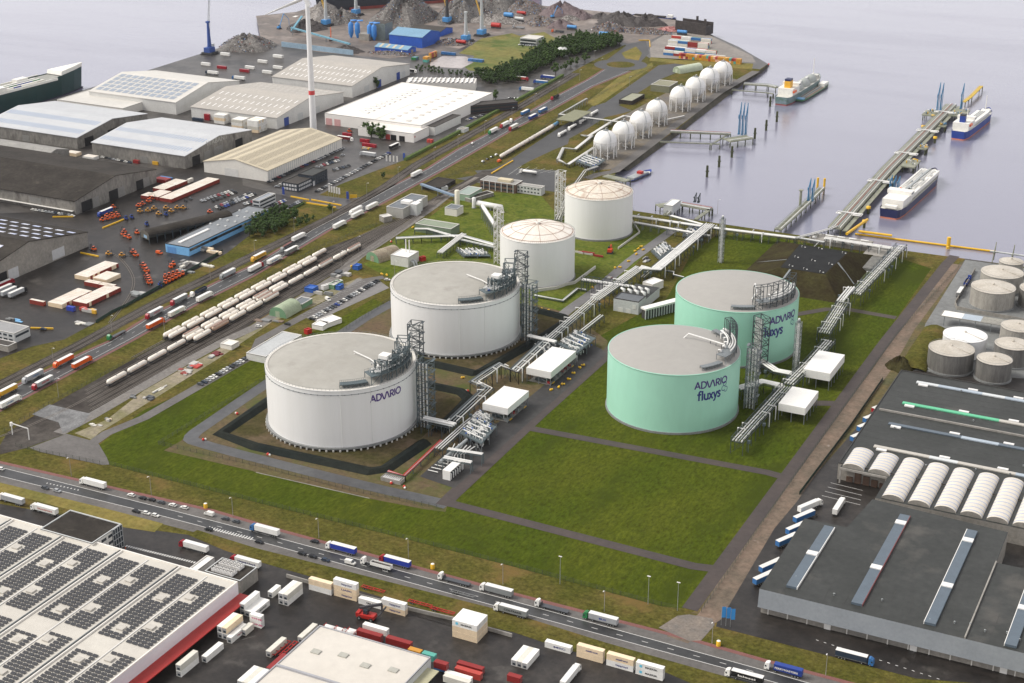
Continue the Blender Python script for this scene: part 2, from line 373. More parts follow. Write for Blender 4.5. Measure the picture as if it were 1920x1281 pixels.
road('front_lane','832,941 960,974 1300,1062 1340,1067',6.5,path_m,'grey lane nearest the main road crossing the lawn',.12)
road('rear_lane','31:180,1085 440,1040 620,1045 960,1105',6,path_m,'lane crossing the lawn below the dark mound',.12)
road('side_lane','32:300,470 400,465 560,470',7,path_m,'short lane stub right of the smaller canopy',.12)
road('plant_road','830,948 850,928 1014,776 1132,671 1150,650',8,path_m,'grey service road between the canopies and the lawn',.13)
road('service_road','21:380,1080 430,1040 640,890 880,680 1200,450 1260,430',8,mat('service_road_asphalt',(.17,.165,.165),.6,0,.15,.05,(.13,.125,.125)),'grey service road beside the long pipe rack and the tall tanks',.08)
road('bund_road','840,948 818,941 692,913 480,860 365,829 355,822 372,806 665,608 740,566',8.5,mat('bund_road_asphalt',(.085,.087,.09),.5,0,.25,.03,(.06,.06,.062)),'dark perimeter road around the bund of the nearest white tank',.12,sm=1)
sheet('process_pad',blackp,'12:1230,1015 1400,860 1560,740 p:935,792 1060,690 1095,640 1128,655 1138,664 852,916',.14,'fresh black asphalt pad under the pipework and canopies','paving')
road('cobble_track','23:1240,960 1320,880 1480,790 1890,110 32:140,1190 870,190 31:1040,1180 1330,800 1400,700',10.5,cobble,'worn brown cobbled track between the lawn lane and the warehouse yard',.066)
sheet('track_verge',mat('dark_verge',(.07,.068,.025),.95,0,.4,.06,(.12,.085,.03),bump=.2,bscale=1),'23:1330,760 1400,735 1890,-40 32:950,0 31:1230,930 1440,690 1520,660 1180,1160 32:1080,240 1000,260 240,1240 23:1560,790',.04,'dark rough verge beside the cobbled track','verge')
sheet('right_yard',asph_dk,'23:1545,800 32:130,1260 1000,270 1080,240 31:1190,1150 1480,660 2100,760 3000,1200 33:3000,1400 1110,1250 0,960 23:1530,860',.05,'dark wet asphalt around the big right hand warehouses','yard')
sheet('tank_farm_yard',mat('tank_farm_paving',(.19,.195,.19),.7,0,.2,.04,(.15,.152,.148)),'31:1180,1150 1480,670 2400,800 2400,1500 32:1920,280 1100,220',.07,'grey paving of the tank farm beside the harbour','paving')
# left main road, rail
def gline(s):return GS(s)
hi_up='-300,880 0,736 02:340,215 640,70 800,0 01:1090,1100 1580,850 1920,690 11:400,440 700,285 1000,120 1270,-15 10:1500,1120 1920,905 20:330,715 560,595 680,520'
hi_lo='-300,935 0,773 02:400,320 1000,0 01:1480,1010 1920,790 11:560,450 910,275 1400,5 10:1920,985 20:300,830 620,650 900,535'
def poly2(name,a,b,m,zz,label,cat='road'):
 return sheet(name,m,gline(a)+gline(b)[::-1],zz,label,cat)
poly2('highway',hi_up,hi_lo,asph_rd,.075,'grey two lane harbour road running past the railway sidings')
mb=MB();ribbon(mb,gline(hi_up),1.8,redpath,.10,-1.2);ribbon(mb,gline(hi_lo),1.8,redpath,.10,1.2)
solo('cycle_path',mb,'red cycle paths along both edges of the harbour road','cycle path',kind='structure')
mb=MB();a,b=gline(hi_up),gline(hi_lo)
ribbon(mb,a,.25,white_l,.12,-3.4);ribbon(mb,b,.25,white_l,.12,4.2)
mid=[(p+q)/2 for p,q in zip(gline('0,736 02:640,70 01:1090,1100 1580,850 11:400,440 1000,120 10:1500,1120 20:330,715'),gline('0,773 02:1000,0 01:1480,1010 1920,790 11:560,450 1400,5 10:1920,985 20:620,650'))]
ribbon(mb,smooth(mid,1),.2,white_l,.12,0,(3,9));solo('road_marking',mb,'white edge lines and dashes of the harbour road','road marking',kind='structure')
sheet('junction',asph_wet,'11:-100,60 300,170 480,185 700,215 830,190 1050,60 1100,90 700,330 620,290 250,200 -100,110',.07,'junction by the company flags and the yellow kerbs','road')
# roundabout
c=G((815/4+960,487/4));mb=MB()
def disc(c,r,n=36,e=0):return[(c[0]+r*math.cos(2*math.pi*i/n),c[1]+r*math.sin(2*math.pi*i/n))for i in range(n)]
mb.add([(*p,.11)for p in disc(c,30)],[tuple(range(36))],asph_rd);solo('roundabout_road',mb,'round road of the roundabout','road',kind='structure')
mb=MB();mb.prism(disc(c,16),.1,.35,concr,verge);solo('roundabout_island',mb,'grassy island in the middle of the roundabout','island',kind='structure')
sheet('north_road',asph_rd,'20:700,460 860,340 1000,300 1030,400 960,470',.09,'road from the roundabout to the container point','road')
sheet('triangle_verge',drygr,'20:820,400 930,350 975,400 950,455 850,440',.12,'dry grass triangle between the roads above the roundabout','grass')
# rail yard
sheet('sidings_ballast',ballast,'02:0,780 60,680 400,470 1240,0 11:0,880 470,600 800,480 1060,380 1250,250 1700,0 1830,0 1450,200 1250,290 1000,470 800,640 560,790 0,1130 02:1640,40 690,560 480,700 200,800 0,850',.06,'dark ballast of the railway sidings','railway bed')
road('rail_service_road','02:440,690 690,560 1400,150 1680,0 11:0,1170 600,800 760,650 1100,430 1330,270 1480,150',8,gravel,'pale grey service road beside the tank wagon sidings',.09)
sheet('forecourt',shoulder,'02:220,800 500,695 700,750 740,770 800,870 822,925 770,930 300,830',.09,'grey gated forecourt at the end of the sidings','paving')
road('access_road','02:700,760 800,690 1080,575 1900,105 12:30,-10 11:600,960 830,820 960,800',7,shoulder,'grey access road with cars parked along it',.10)
sheet('car_park',mat('car_park_asphalt',(.2,.19,.185),.7,0,.15,.04),'11:360,1100 760,810 930,830 1000,880 450,1130',.08,'small grey car park beside the round green shed','car park')
sheet('rail_crossing',mat('crossing_concrete',(.2,.2,.2),.8,0,.35,.12,(.1,.1,.1)),'02:240,550 370,475 520,510 680,545 600,640 470,690 440,610',.16,'grey concrete panels crossing the sidings','crossing')
sheet('storage_strip',mat('storage_ground',(.26,.22,.16),.9,0,.3,.05,(.15,.14,.06)),'02:560,690 800,590 1080,370 1380,200 1920,-90 11:0,1130 300,1000 780,800 820,820 450,1010 130,1130 02:1640,130 1080,480 740,690 690,740',.07,'strip of bare ground with stored materials beside the sidings','ground')
# bottom road
up_w='-300,802 75,895 337,961 480,998 960,1127 1431,1257 1700,1334'
lo_w='-300,819 0,893 270,959 480,1014 923,1135 1361,1254 1700,1350'
redp='-300,795 0,867 400,958 530,996 960,1113 1085,1145 1160,1165 1298,1200 1431,1238 1700,1310'
sho='-300,832 0,905 212,959 480,1028 960,1150 1135,1205 1311,1255 1500,1310'
poly2('front_road_shoulder',redp,sho,shoulder,.06,'brown grey shoulders of the road in front of the plant')
poly2('front_road',up_w,lo_w,asph_bk,.09,'wet black road in front of the plant')
mb=MB();ribbon(mb,gline(redp),2.4,redpath,.10,0);solo('front_cycle_path',mb,'red cycle path along the road in front of the plant','cycle path',kind='structure')
mb=MB();ribbon(mb,gline(up_w),.3,white_l,.12);ribbon(mb,gline(lo_w),.3,white_l,.12)
ml=[(p+q)/2 for p,q in zip(gline('337,961 480,998 960,1127 1431,1257'),gline('330,974.5 480,1014 960,1145.5 1431,1272.5'))]
ribbon(mb,ml,.25,white_l,.12,0,(3,9));solo('front_road_marking',mb,'white edge and centre lines of the road in front of the plant','road marking',kind='structure')
sheet('gate_apron',mat('gate_apron',(.2,.165,.135),.8,0,.3,.08,(.12,.11,.1)),'23:1100,870 1240,780 1330,770 1500,800 1520,850 1420,965 1330,970',.11,'broken brown paving at the corner gate by the road','paving')
sheet('bottom_yard',asph_dk,'-300,900 0,945 232,987 352,1003 420,1032 490,1055 675,1108 850,1160 960,1185 1020,1205 1085,1225 1250,1262 1350,1300 1500,1400 -500,1500',.04,'dark wet container yard at the bottom of the photo','yard')
sheet('bottom_verge',verge,'352,1003 370,994 480,1028 960,1150 1135,1205 1311,1255 1560,1325 1350,1305 1250,1262 1085,1225 1020,1205 960,1185 850,1160 675,1108 490,1055 420,1032',.08,'grassy bank between the road and the container yard','verge')
sheet('yard_verge',drygr,'-300,852 0,925 60,937 150,962 232,989 290,998 306,982 215,958 0,905 -300,835',.08,'grass strip between the road and the yard entrance','verge')
# bund dykes
dykem=mat('dyke_sheeting',(.01,.014,.013),.85,0,.3,.05,(.018,.021,.017),spec=.1)
def dyke(pts,label,h=2.2,w=9,t=2.5):
 P=GS(pts);mb=MB();A,B,C,D=offs(P,-w/2),offs(P,-t/2),offs(P,t/2),offs(P,w/2);n=len(P)
 vs=[(*p[:2],.1)for p in A]+[(*p[:2],h)for p in B]+[(*p[:2],h)for p in C]+[(*p[:2],.1)for p in D]
 mb.add(vs,[(k*n+i,k*n+i+1,(k+1)*n+i+1,(k+1)*n+i)for k in range(3)for i in range(n-1)],dykem)
 solo('bund_dyke',mb,label,'dyke',group='dykes around the wide tanks')
dyke('620,668 500,755 413,815 480,838 695,885 722,881 797,830','black sheeted dyke around the front and left of the nearest white tank')
dyke('820,812 872,760 880,748 866,736 800,722','black sheeted dyke right of the nearest white tank behind the stair tower')
dyke('700,655 807,682 890,701 904,697 1025,628 1064,602 1058,596 1000,581 870,560','black sheeted dyke around the second wide white tank')
# PLANT: tanks, towers, racks, canopies
white_sh=mat('white_cladding',(.79,.78,.765),.5,0,.02,.25,(.765,.755,.735),stretch=(1,1,.05))
roof_gr=mat('tank_roof_membrane',(.32,.305,.27),.75,0,.06,.03,(.37,.355,.32),patch=((.27,.255,.225),.05,.6))
mint=mat('mint_green_cladding',(.35,.66,.51),.45,0,.03,.03,(.37,.68,.53),stretch=(1,1,.3))
roof_mt=mat('mint_tank_roof',(.345,.33,.305),.6,0,.04,.03)
dome_m=mat('weathered_dome',(.78,.73,.67),.6,0,.1,.12,(.68,.62,.54),patch=((.55,.5,.42),.1,.6))
edge_m=mat('tank_rim_edge',(.66,.63,.57),.6,0,.15,.3)
rust=mat('rust_streak',(.36,.2,.13),.8,0,.3,.4)
steel=mat('galvanised_steel',(.23,.25,.26),.5,.3,.15,.5)
steel_d=mat('dark_steel',(.06,.075,.082),.55,.2,.2,.5)
steel_g=mat('blue_grey_steel',(.1,.13,.14),.55,.1,.15,.4)
pipe_w=mat('white_pipe',(.74,.73,.7),.4,0,.1,.4)
pipe_g=mat('grey_pipe',(.4,.42,.42),.4,.3,.15,.4)
foot_m=mat('white_footing',(.62,.6,.55),.7,0,.12,.5)
base_dk=mat('tank_base_ring',(.24,.245,.24),.7,0,.2,.3)
red_m=paint('b02a24');blue_m=paint('2f5fae');yel_m=paint('e2b32c')
purple=mat('purple_lettering','4a2a7a',.5,0,.03,1);navy=mat('navy_lettering','2b2f78',.5,0,.03,1)
capw=mat('canopy_white',(.82,.8,.76),.5,0,.04,.1)
def P0(x,y,z=0):return Vector((x,y,z))
def zigbrace(mb,a,b,z0,z1,n,r,m):
 """diagonal bracing between two verticals a and b"""
 for i in range(n):
  za,zb=z0+(z1-z0)*i/n,z0+(z1-z0)*(i+1)/n
  p,q=(a,b)if i%2 else(b,a)
  mb.beam((*p,za),(*q,zb),r,m);mb.beam((*a,zb),(*b,zb),r,m)
def lattice_tower(t,w,d,h,n,mlegs,mbr,r=.5,pipes=0,stairs=True,mp=None):
 mb=MB();cs=[(-w/2,-d/2),(w/2,-d/2),(w/2,d/2),(-w/2,d/2)]
 for c in cs:mb.beam((*c,0),(*c,h),r,mlegs)
 part('mast_frame',mb,t)
 mb=MB()
 for i in range(4):zigbrace(mb,cs[i],cs[(i+1)%4],0,h,n,r*.6,mbr)
 part('bracing',mb,t)
 if pipes:
  mb=MB()
  for k in range(pipes):
   x=-w/2+w*(k+.7)/(pipes+.4);mb.tube([(x,-d*.32,0),(x,-d*.32,h-1)],.42,mp or pipe_w,8)
  part('riser_pipe',mb,t)
 if stairs:
  mb=MB();k=max(2,int(h/3.2))
  for i in range(k):
   z0,z1=h*i/k,h*(i+1)/k;s=1 if i%2 else-1
   mb.beam((-s*w*.42,d*.2,z0),(s*w*.42,d*.2,z1),.9,mbr,.18)
   mb.box(s*w*.5-.1,-d*.1,z1-.1,s*(w*.5+1.3),d*.5,z1,mbr)if s>0 else mb.box(-w*.5-1.3,-d*.1,z1-.1,-w*.5,d*.5,z1,mbr)
  part('stair_flight',mb,t)
def cyl_fn(R,zc,a0):
 """wrap flat lettering round a cylinder of radius R, centred at angle a0; reads left to right from outside"""
 return lambda u,v:(R*math.cos(a0+u/R),R*math.sin(a0+u/R),zc+v)
def arc(cx,cy,r,a0,a1,n=10):return[(cx+r*math.cos(a0+(a1-a0)*i/n),cy+r*math.sin(a0+(a1-a0)*i/n))for i in range(n+1)]
# pen strokes of the two words: unit height 1
ADV=[([(0,0),(.38,1),(.76,0)],[(.2,.3),(.56,.3)]),([(1.0,0),(1.0,1)],[(1.0,1),(1.25,1)]+arc(1.25,.5,.5,math.pi/2,-math.pi/2,8)[1:]+[(1.0,0)]),([(1.85,1),(2.2,.05),(2.32,0),(2.42,.12),(2.68,.88),(2.78,1),(2.9,.92),(3.2,0)],),([(3.45,0),(3.45,1),(3.75,1)]+arc(3.75,.72,.28,math.pi/2,-math.pi/2,6)[1:]+[(3.45,.44)],[(3.72,.44),(4.05,0)]),([(4.32,0),(4.32,1)],),(arc(5.08,.5,.5,0,2*math.pi,16),)]
FLX=[([(.5,1.2),(.36,1.22),(.24,1.05),(.24,0)],[(.05,.78),(.46,.78)]),([(.7,0),(.7,1.22)],),([(1.0,.8),(1.0,.25),(1.12,.04),(1.3,0),(1.45,.1),(1.5,.3)],[(1.5,.8),(1.5,0)]),([(1.72,.8),(2.2,0)],[(2.2,.8),(1.72,0)]),([(2.38,.8),(2.64,.08)],[(2.9,.8),(2.55,-.3),(2.38,-.34)]),([(3.45,.68),(3.3,.8),(3.14,.76),(3.08,.6),(3.2,.45),(3.36,.36),(3.45,.2),(3.36,.03),(3.2,0),(3.04,.12)],)]
def word(t,strokes,R,a_,z,H,w,m,slant=0,name='lettering'):
 W_=max(p[0]for l in strokes for s in l for p in s);mb=MB();f=cyl_fn(R+.12,z,a_)
 for l in strokes:
  for s in l:stroke(mb,[((x-W_/2)*H,y*H)for x,y in s],w,m,f)
 part(name,mb,t)
def tank(name,label,x,y,Rr,h,sh,rf,kind,group=None):
 t=thing(name,label,'storage tank',(x,y,0),0,group);n=96
 z0=2.2 if kind=='A' else 1.2
 mb=MB();mb.lathe([(Rr,z0),(Rr,h)],sh,n);mb.lathe([(Rr,h),(Rr+.15,h),(Rr+.15,h-.5),(Rr+.01,h-.5)],sh,n);part('shell',mb,t)
 mb=MB()
 if kind=='A':
  mb.lathe([(Rr,h),(Rr-1.6,h),(Rr-1.6,h-.3)],edge_m,n,smooth=False);part('roof_edge',mb,t)
  mb=MB();mb.lathe([(Rr-1.6,h-.3),(Rr*.8,h+1.2),(Rr*.55,h+2.4),(Rr*.28,h+3.2),(.01,h+3.5)],rf,n)
 elif kind=='M':mb.lathe([(Rr+.15,h),(Rr-.5,h)],sh,n);part('roof_edge',mb,t);mb=MB();mb.lathe([(Rr-.5,h-.05),(Rr*.8,h+1.6),(Rr*.5,h+3.1),(Rr*.2,h+3.9),(.01,h+4)],rf,n)
 elif kind=='C':mb.lathe([(Rr,h),(Rr-.8,h+.5),(Rr*.7,h+3.2),(Rr*.35,h+5),(1.2,h+5.6),(.01,h+5.6)],rf,n)
 else:mb.lathe([(Rr,h),(Rr*.5,h+.9),(.01,h+1.5)],rf,48)
 part('roof',mb,t)
 if kind=='A':
  mb=MB();mb.lathe([(Rr+1.4,z0-1),(Rr+1.4,z0),(Rr+.02,z0)],base_dk,n,smooth=False);part('base_ring',mb,t)
  fm=MB();fm.lathe([(.55,0),(.55,1.2)],foot_m,10);fm.add([(.55*math.cos(i*.628),.55*math.sin(i*.628),1.2)for i in range(10)],[tuple(range(10))],foot_m);me=fm.mesh('footing')
  for i in range(72):
   a=2*math.pi*i/72;link('footing',me,t,((Rr+1.2)*math.cos(a),(Rr+1.2)*math.sin(a),0))
  mb=MB()
  for i in range(72):a=2*math.pi*i/72;mb.beam(((Rr+.05)*math.cos(a),(Rr+.05)*math.sin(a),h-2.6),((Rr+.5)*math.cos(a),(Rr+.5)*math.sin(a),h-2.6),.35,steel_d)
  mb.lathe([(Rr+.06,h-2.5),(Rr+.22,h-2.5),(Rr+.22,h-2.75),(Rr+.06,h-2.75)],steel,n)
  part('spray_ring',mb,t)
  mb=MB()
  for a in(-1.02,-.62):mb.beam(((Rr+.1)*math.cos(a),(Rr+.1)*math.sin(a),z0),((Rr+.1)*math.cos(a),(Rr+.1)*math.sin(a),h-.5),.3,sh)
  part('seam_strip',mb,t)
 else:
  mb=MB();mb.lathe([(Rr+.7,0),(Rr+.7,z0),(Rr+.02,z0)],base_dk,n,smooth=False);part('base_ring',mb,t)
 mb=MB();rr=Rr-.2;nn=120
 if kind in 'AC':
  for i in range(nn):
   a,b=2*math.pi*i/nn,2*math.pi*(i+1)/nn
   p,q=(rr*math.cos(a),rr*math.sin(a)),(rr*math.cos(b),rr*math.sin(b))
   mb.beam((*p,h),(*p,h+1.1),.09,steel);mb.beam((*p,h+1.1),(*q,h+1.1),.08,steel)
  part('railing',mb,t)
 return t
TA=tank('storage_tank','nearest wide white tank with purple ADVARIO lettering and grey roof',-447.6,682.8,42.4,36,white_sh,roof_gr,'A','wide white storage tanks')
TB=tank('storage_tank','second wide white tank without lettering, behind the lettered white tank',-451.5,825.7,41.5,35.2,white_sh,roof_gr,'A','wide white storage tanks')
TC=tank('storage_tank','nearer tall white tank with a pale domed roof',-451.4,947.9,26.5,33.6,white_sh,dome_m,'C','tall white domed tanks')
TD=tank('storage_tank','farthest tall white tank with a brown weathered domed roof beside the harbour',-453.8,1062.1,26.2,32.4,white_sh,mat('brown_weathered_dome',(.60,.52,.42),.7,0,.15,.1,(.70,.65,.57),patch=((.45,.36,.28),.1,.55)),'C','tall white domed tanks')
M1=tank('storage_tank','front mint green tank with purple and navy lettering',-285.1,782.0,38,36.2,mint,roof_mt,'M','mint green storage tanks')
M2=tank('storage_tank','rear mint green tank half hidden behind the front green one',-283.7,888.9,38.6,36.6,mint,roof_mt,'M','mint green storage tanks')
for t,rr,h in((TC,26.5,33.6),(TD,26.2,32.4)):
 mb=MB()
 for i in range(12):
  a=2*math.pi*i/12;P=[(rr-.8,h+.62),(rr*.7,h+3.3),(rr*.35,h+5.1),(1.5,h+5.7)]
  for(r1,z1),(r2,z2)in zip(P,P[1:]):mb.beam((r1*math.cos(a),r1*math.sin(a),z1),(r2*math.cos(a),r2*math.sin(a),z2),.15,rust)
 mb.lathe([(rr-1.3,h+.75),(rr-1.7,h+.98)],rust,72);mb.lathe([(rr*.7+.2,h+3.28),(rr*.7-.1,h+3.36)],rust,72)
 part('roof_rib',mb,t);mb=MB();mb.lathe([(1.4,h+5.4),(1.4,h+6.6),(.01,h+6.8)],edge_m,16);mb.lathe([(2.6,h+5.3),(2.6,h+5.6)],steel,16);part('roof_hatch',mb,t)
def ang(cx,cy,p,z):g=G(p,z);return math.atan2(g.y-cy,g.x-cx)
aA=ang(-447.6,682.8,(732,755),28);word(TA,ADV,42.4,ang(-447.6,682.8,(743,743),31),27.2,3.7,.78,purple)
am=ang(-285.1,782,(1345,722),30);word(M1,ADV,38,am,27.4,3.9,.75,purple)
word(M1,FLX,38,am-.045,20.2,4.4,.95,navy)
word(M2,ADV,38.6,ang(-283.7,888.9,(1474,595),30),27.5,4.2,.85,purple);word(M2,FLX,38.6,ang(-283.7,888.9,(1472,610),30)-.03,19.8,4.8,1.05,navy)
KN=[(arc(.3,1.0,.26,0,2*math.pi,12),arc(.12,.5,.3,1.2,5.6,10),arc(.5,.3,.3,-2.6,2.2,10))]
for t,rr,a in((M1,38,am),(M2,38.6,ang(-283.7,888.9,(1474,595),30))):word(t,KN,rr,a+.26*38/rr,21.8,5.0,.35,navy,name='emblem')
# ---- stair towers beside the tanks
def tower(label,x,y,w,d,h,rz=0,pipes=3,ml=None,name='stair_tower',cat='stair tower',n=None,st=True,r=.45):
 t=thing(name,label,cat,(x,y,0),rz);lattice_tower(t,w,d,h,n or int(h/3.4),ml or steel,ml or steel,r,pipes,st);return t
tower('grey lattice stair tower on the right side of the lettered white tank',-400.5,696,7,9,40,.1,3,steel_g)
tower('upper lattice tower rising above the back of the lettered white tank',-418.5,717,7,7,52,.2,2,steel_d)
tower('grey lattice stair tower on the right side of the second wide tank',-404.5,838,7,9,39,.1,3,steel_g)
tower('upper lattice tower standing in front of the tall domed tank',-421,859.5,7,7,50,.2,2,steel_d)
tower('white lattice tower left of the farthest tall tank',-492,1074,6,6,40,0,2,mat('white_steel',(.6,.59,.56),.5,0,.15,.4))
tower('white lattice tower left of the middle tall tank',-489,961,5,5,42,0,1,MATS['white_steel'])
tower('lattice pipe tower against the right side of the front mint green tank',-244,802,6,8,38,.1,3,steel)
tower('lattice pipe tower against the front of the rear mint green tank',-256,854,8,6,36,-.5,5,steel_d,st=False)
mb_=None
def chimney(label,x,y,h):
 t=thing('vent_stack',label,'vent stack',(x,y,0));lattice_tower(t,3.2,3.2,h*.93,12,steel,pipe_g,.3,0,False)
 mb=MB();mb.tube([(0,0,0),(0,0,h-2),(0,0,h)],[.8,.8,.6],pipe_w,12);mb.lathe([(1,h-3),(1,h-1)],steel,10);part('stack_pipe',mb,t)
chimney('tall white vent stack in a lattice mast behind the rear mint green tank',-344,1034,36)
chimney('white vent stack in a lattice mast beside the smaller white canopy',-235,861,36)
# ---- roof platforms: arc shaped decks on legs with pipes, pumps and rails
def arcdeck(t,R0,R1,a0,a1,z,zr,md,rails=True,seg=14,nm='platform'):
 mb=MB();n=seg;vs=[]
 for zz in(z,z-.5):
  for r in(R0,R1):vs+=[(r*math.cos(a0+(a1-a0)*i/n),r*math.sin(a0+(a1-a0)*i/n),zz)for i in range(n+1)]
 k=n+1;fs=[]
 for i in range(n):fs+=[(i,k+i,k+i+1,i+1),(k+i,3*k+i,3*k+i+1,k+i+1),(2*k+i,i,i+1,2*k+i+1),(3*k+i,2*k+i,2*k+i+1,3*k+i+1)]
 fs+=[(0,2*k,3*k,k),(n,k+n,3*k+n,2*k+n)]
 mb.add(vs,fs,md);part('deck',mb,t);mb=MB()
 for i in range(0,n+1,2):
  a=a0+(a1-a0)*i/n
  for r in(R0+.3,R1-.3):mb.beam((r*math.cos(a),r*math.sin(a),zr),(r*math.cos(a),r*math.sin(a),z),.3,md)
  if i<n:
   b=a0+(a1-a0)*(i+2)/n
   mb.beam(((R1-.3)*math.cos(a),(R1-.3)*math.sin(a),zr),((R1-.3)*math.cos(b),(R1-.3)*math.sin(b),z-.3),.2,md)
 if rails:
  for r in(R0+.1,R1-.1):
   for i in range(n):
    a,b=a0+(a1-a0)*i/n,a0+(a1-a0)*(i+1)/n
    p,q=(r*math.cos(a),r*math.sin(a)),(r*math.cos(b),r*math.sin(b))
    mb.beam((*p,z),(*p,z+1.1),.1,md);mb.beam((*p,z+1.1),(*q,z+1.1),.1,md)
 part('support_frame',mb,t)
def arcpipe(mb,r,a0,a1,z,rad,m,n=8):mb.tube([(r*math.cos(a0+(a1-a0)*i/n),r*math.sin(a0+(a1-a0)*i/n),z)for i in range(n+1)],rad,m,8)
def topside(cx,cy,Rr,h,a0,a1,label,md,cabin=True,seed=1):
 rr=random.Random(seed);t=thing('roof_platform',label,'platform',(cx,cy,0));zr=h-.2
 arcdeck(t,Rr-11,Rr-2,a0+(a1-a0)*.3,a1,h+5,zr,md);arcdeck(t,Rr-7,Rr-3,a0,a0+(a1-a0)*.27,h+2.2,zr,md)
 arcdeck(t,Rr-9.5,Rr-3.5,a0+(a1-a0)*.5,a1,h+9,h+5,md,seg=8)
 mb=MB()
 for k in range(5):arcpipe(mb,Rr-3.6-k*1.5,a0+(a1-a0)*(.35+.05*rr.random()),a1-.05*rr.random(),h+6+rr.random()*.6,.34,pipe_w)
 for k in range(80):
  a=a0+(a1-a0)*(.34+.64*rr.random());r=Rr-10+7.5*rr.random();x,y=r*math.cos(a),r*math.sin(a);z=h+(5 if rr.random()<.6 else 9)
  if rr.random()<.5:mb.tube([(x,y,z),(x,y,z+2),(x+rr.uniform(-2,2),y+rr.uniform(-2,2),z+2)],.28,pipe_w if rr.random()<.7 else pipe_g,6)
  else:mb.ball((x,y,z+.9),.6,pipe_w if rr.random()<.6 else pipe_g,6,4)
 part('pipework',mb,t);mb=MB()
 for k in range(30):
  a=a0+(a1-a0)*(.4+.58*rr.random());r=Rr-10+7*rr.random();x,y=r*math.cos(a),r*math.sin(a)
  mb.beam((x,y,h+5),(x,y,h+10+3*rr.random()),.3,md)
  b=a+.08;mb.beam((x,y,h+9.5),(r*math.cos(b),r*math.sin(b),h+9.5),.25,md)
 for k in range(6):
  a=a0+(a1-a0)*(.36+.6*rr.random());r=Rr-6;x,y=r*math.cos(a),r*math.sin(a);mb.box(x-.7,y-.7,h+5,x+.7,y+.7,h+6.4,rr.choice([blue_m,steel_d,pipe_g]))
 part('equipment_frame',mb,t)
 if cabin:
  a=a0+(a1-a0)*.55;x,y=(Rr-8)*math.cos(a),(Rr-8)*math.sin(a);mb=MB()
  mb.box(x-2.7,y-2.7,h+10.6,x+2.7,y+2.7,h+12.8,capw)
  for dx in(-2.4,2.4):
   for dy in(-2.4,2.4):mb.beam((x+dx,y+dy,h+5),(x+dx,y+dy,h+10.6),.3,md)
  part('roof_cabin',mb,t)
 mb=MB()
 for k in range(9):
  a=a0+(a1-a0)*(.42+.065*k);p,q=((Rr-3)*math.cos(a),(Rr-3)*math.sin(a)),((Rr-9.5)*math.cos(a),(Rr-9.5)*math.sin(a));zt=h+10+5*(k>5)+2*rr.random()
  mb.beam((*p,h),(*p,zt),.4,md);mb.beam((*q,h),(*q,zt),.4,md);mb.beam((*p,zt),(*q,zt),.35,md);mb.beam((*p,h+5),(*q,zt),.25,md)
  b=a+(a1-a0)*.065;p2=((Rr-3)*math.cos(b),(Rr-3)*math.sin(b));mb.beam((*p,zt),(*p2,zt),.3,md);mb.beam((*p,h+5),(*p2,zt-1),.25,md)
 part('tall_frame',mb,t)
 mb=MB();a=a0+(a1-a0)*.55
 P=[((Rr-11)*math.cos(a),(Rr-11)*math.sin(a),h+4),(Rr*.45*math.cos(a+.25),Rr*.45*math.sin(a+.25),h+4.2),(Rr*.18*math.cos(a+.8),Rr*.18*math.sin(a+.8),h+5.2)]
 mb.tube(P+[(P[-1][0],P[-1][1]+.3,h+3.4)],.35,pipe_w,8)
 for f_ in(.25,.5,.75):p=Vector(P[0]).lerp(Vector(P[1]),f_);mb.beam((p.x,p.y,h+1.4),(p.x,p.y,p.z),.25,steel_d)
 part('roof_pipe',mb,t);return t
topside(-447.6,682.8,42.4,36,-1.02,.45,'blue grey pipe platform with a white cabin on the roof of the lettered white tank',steel_g,True,1)
topside(-451.5,825.7,41.5,35.2,-1.02,.5,'blue grey pipe platform with a white cabin on the roof of the second wide tank',steel_g,True,2)
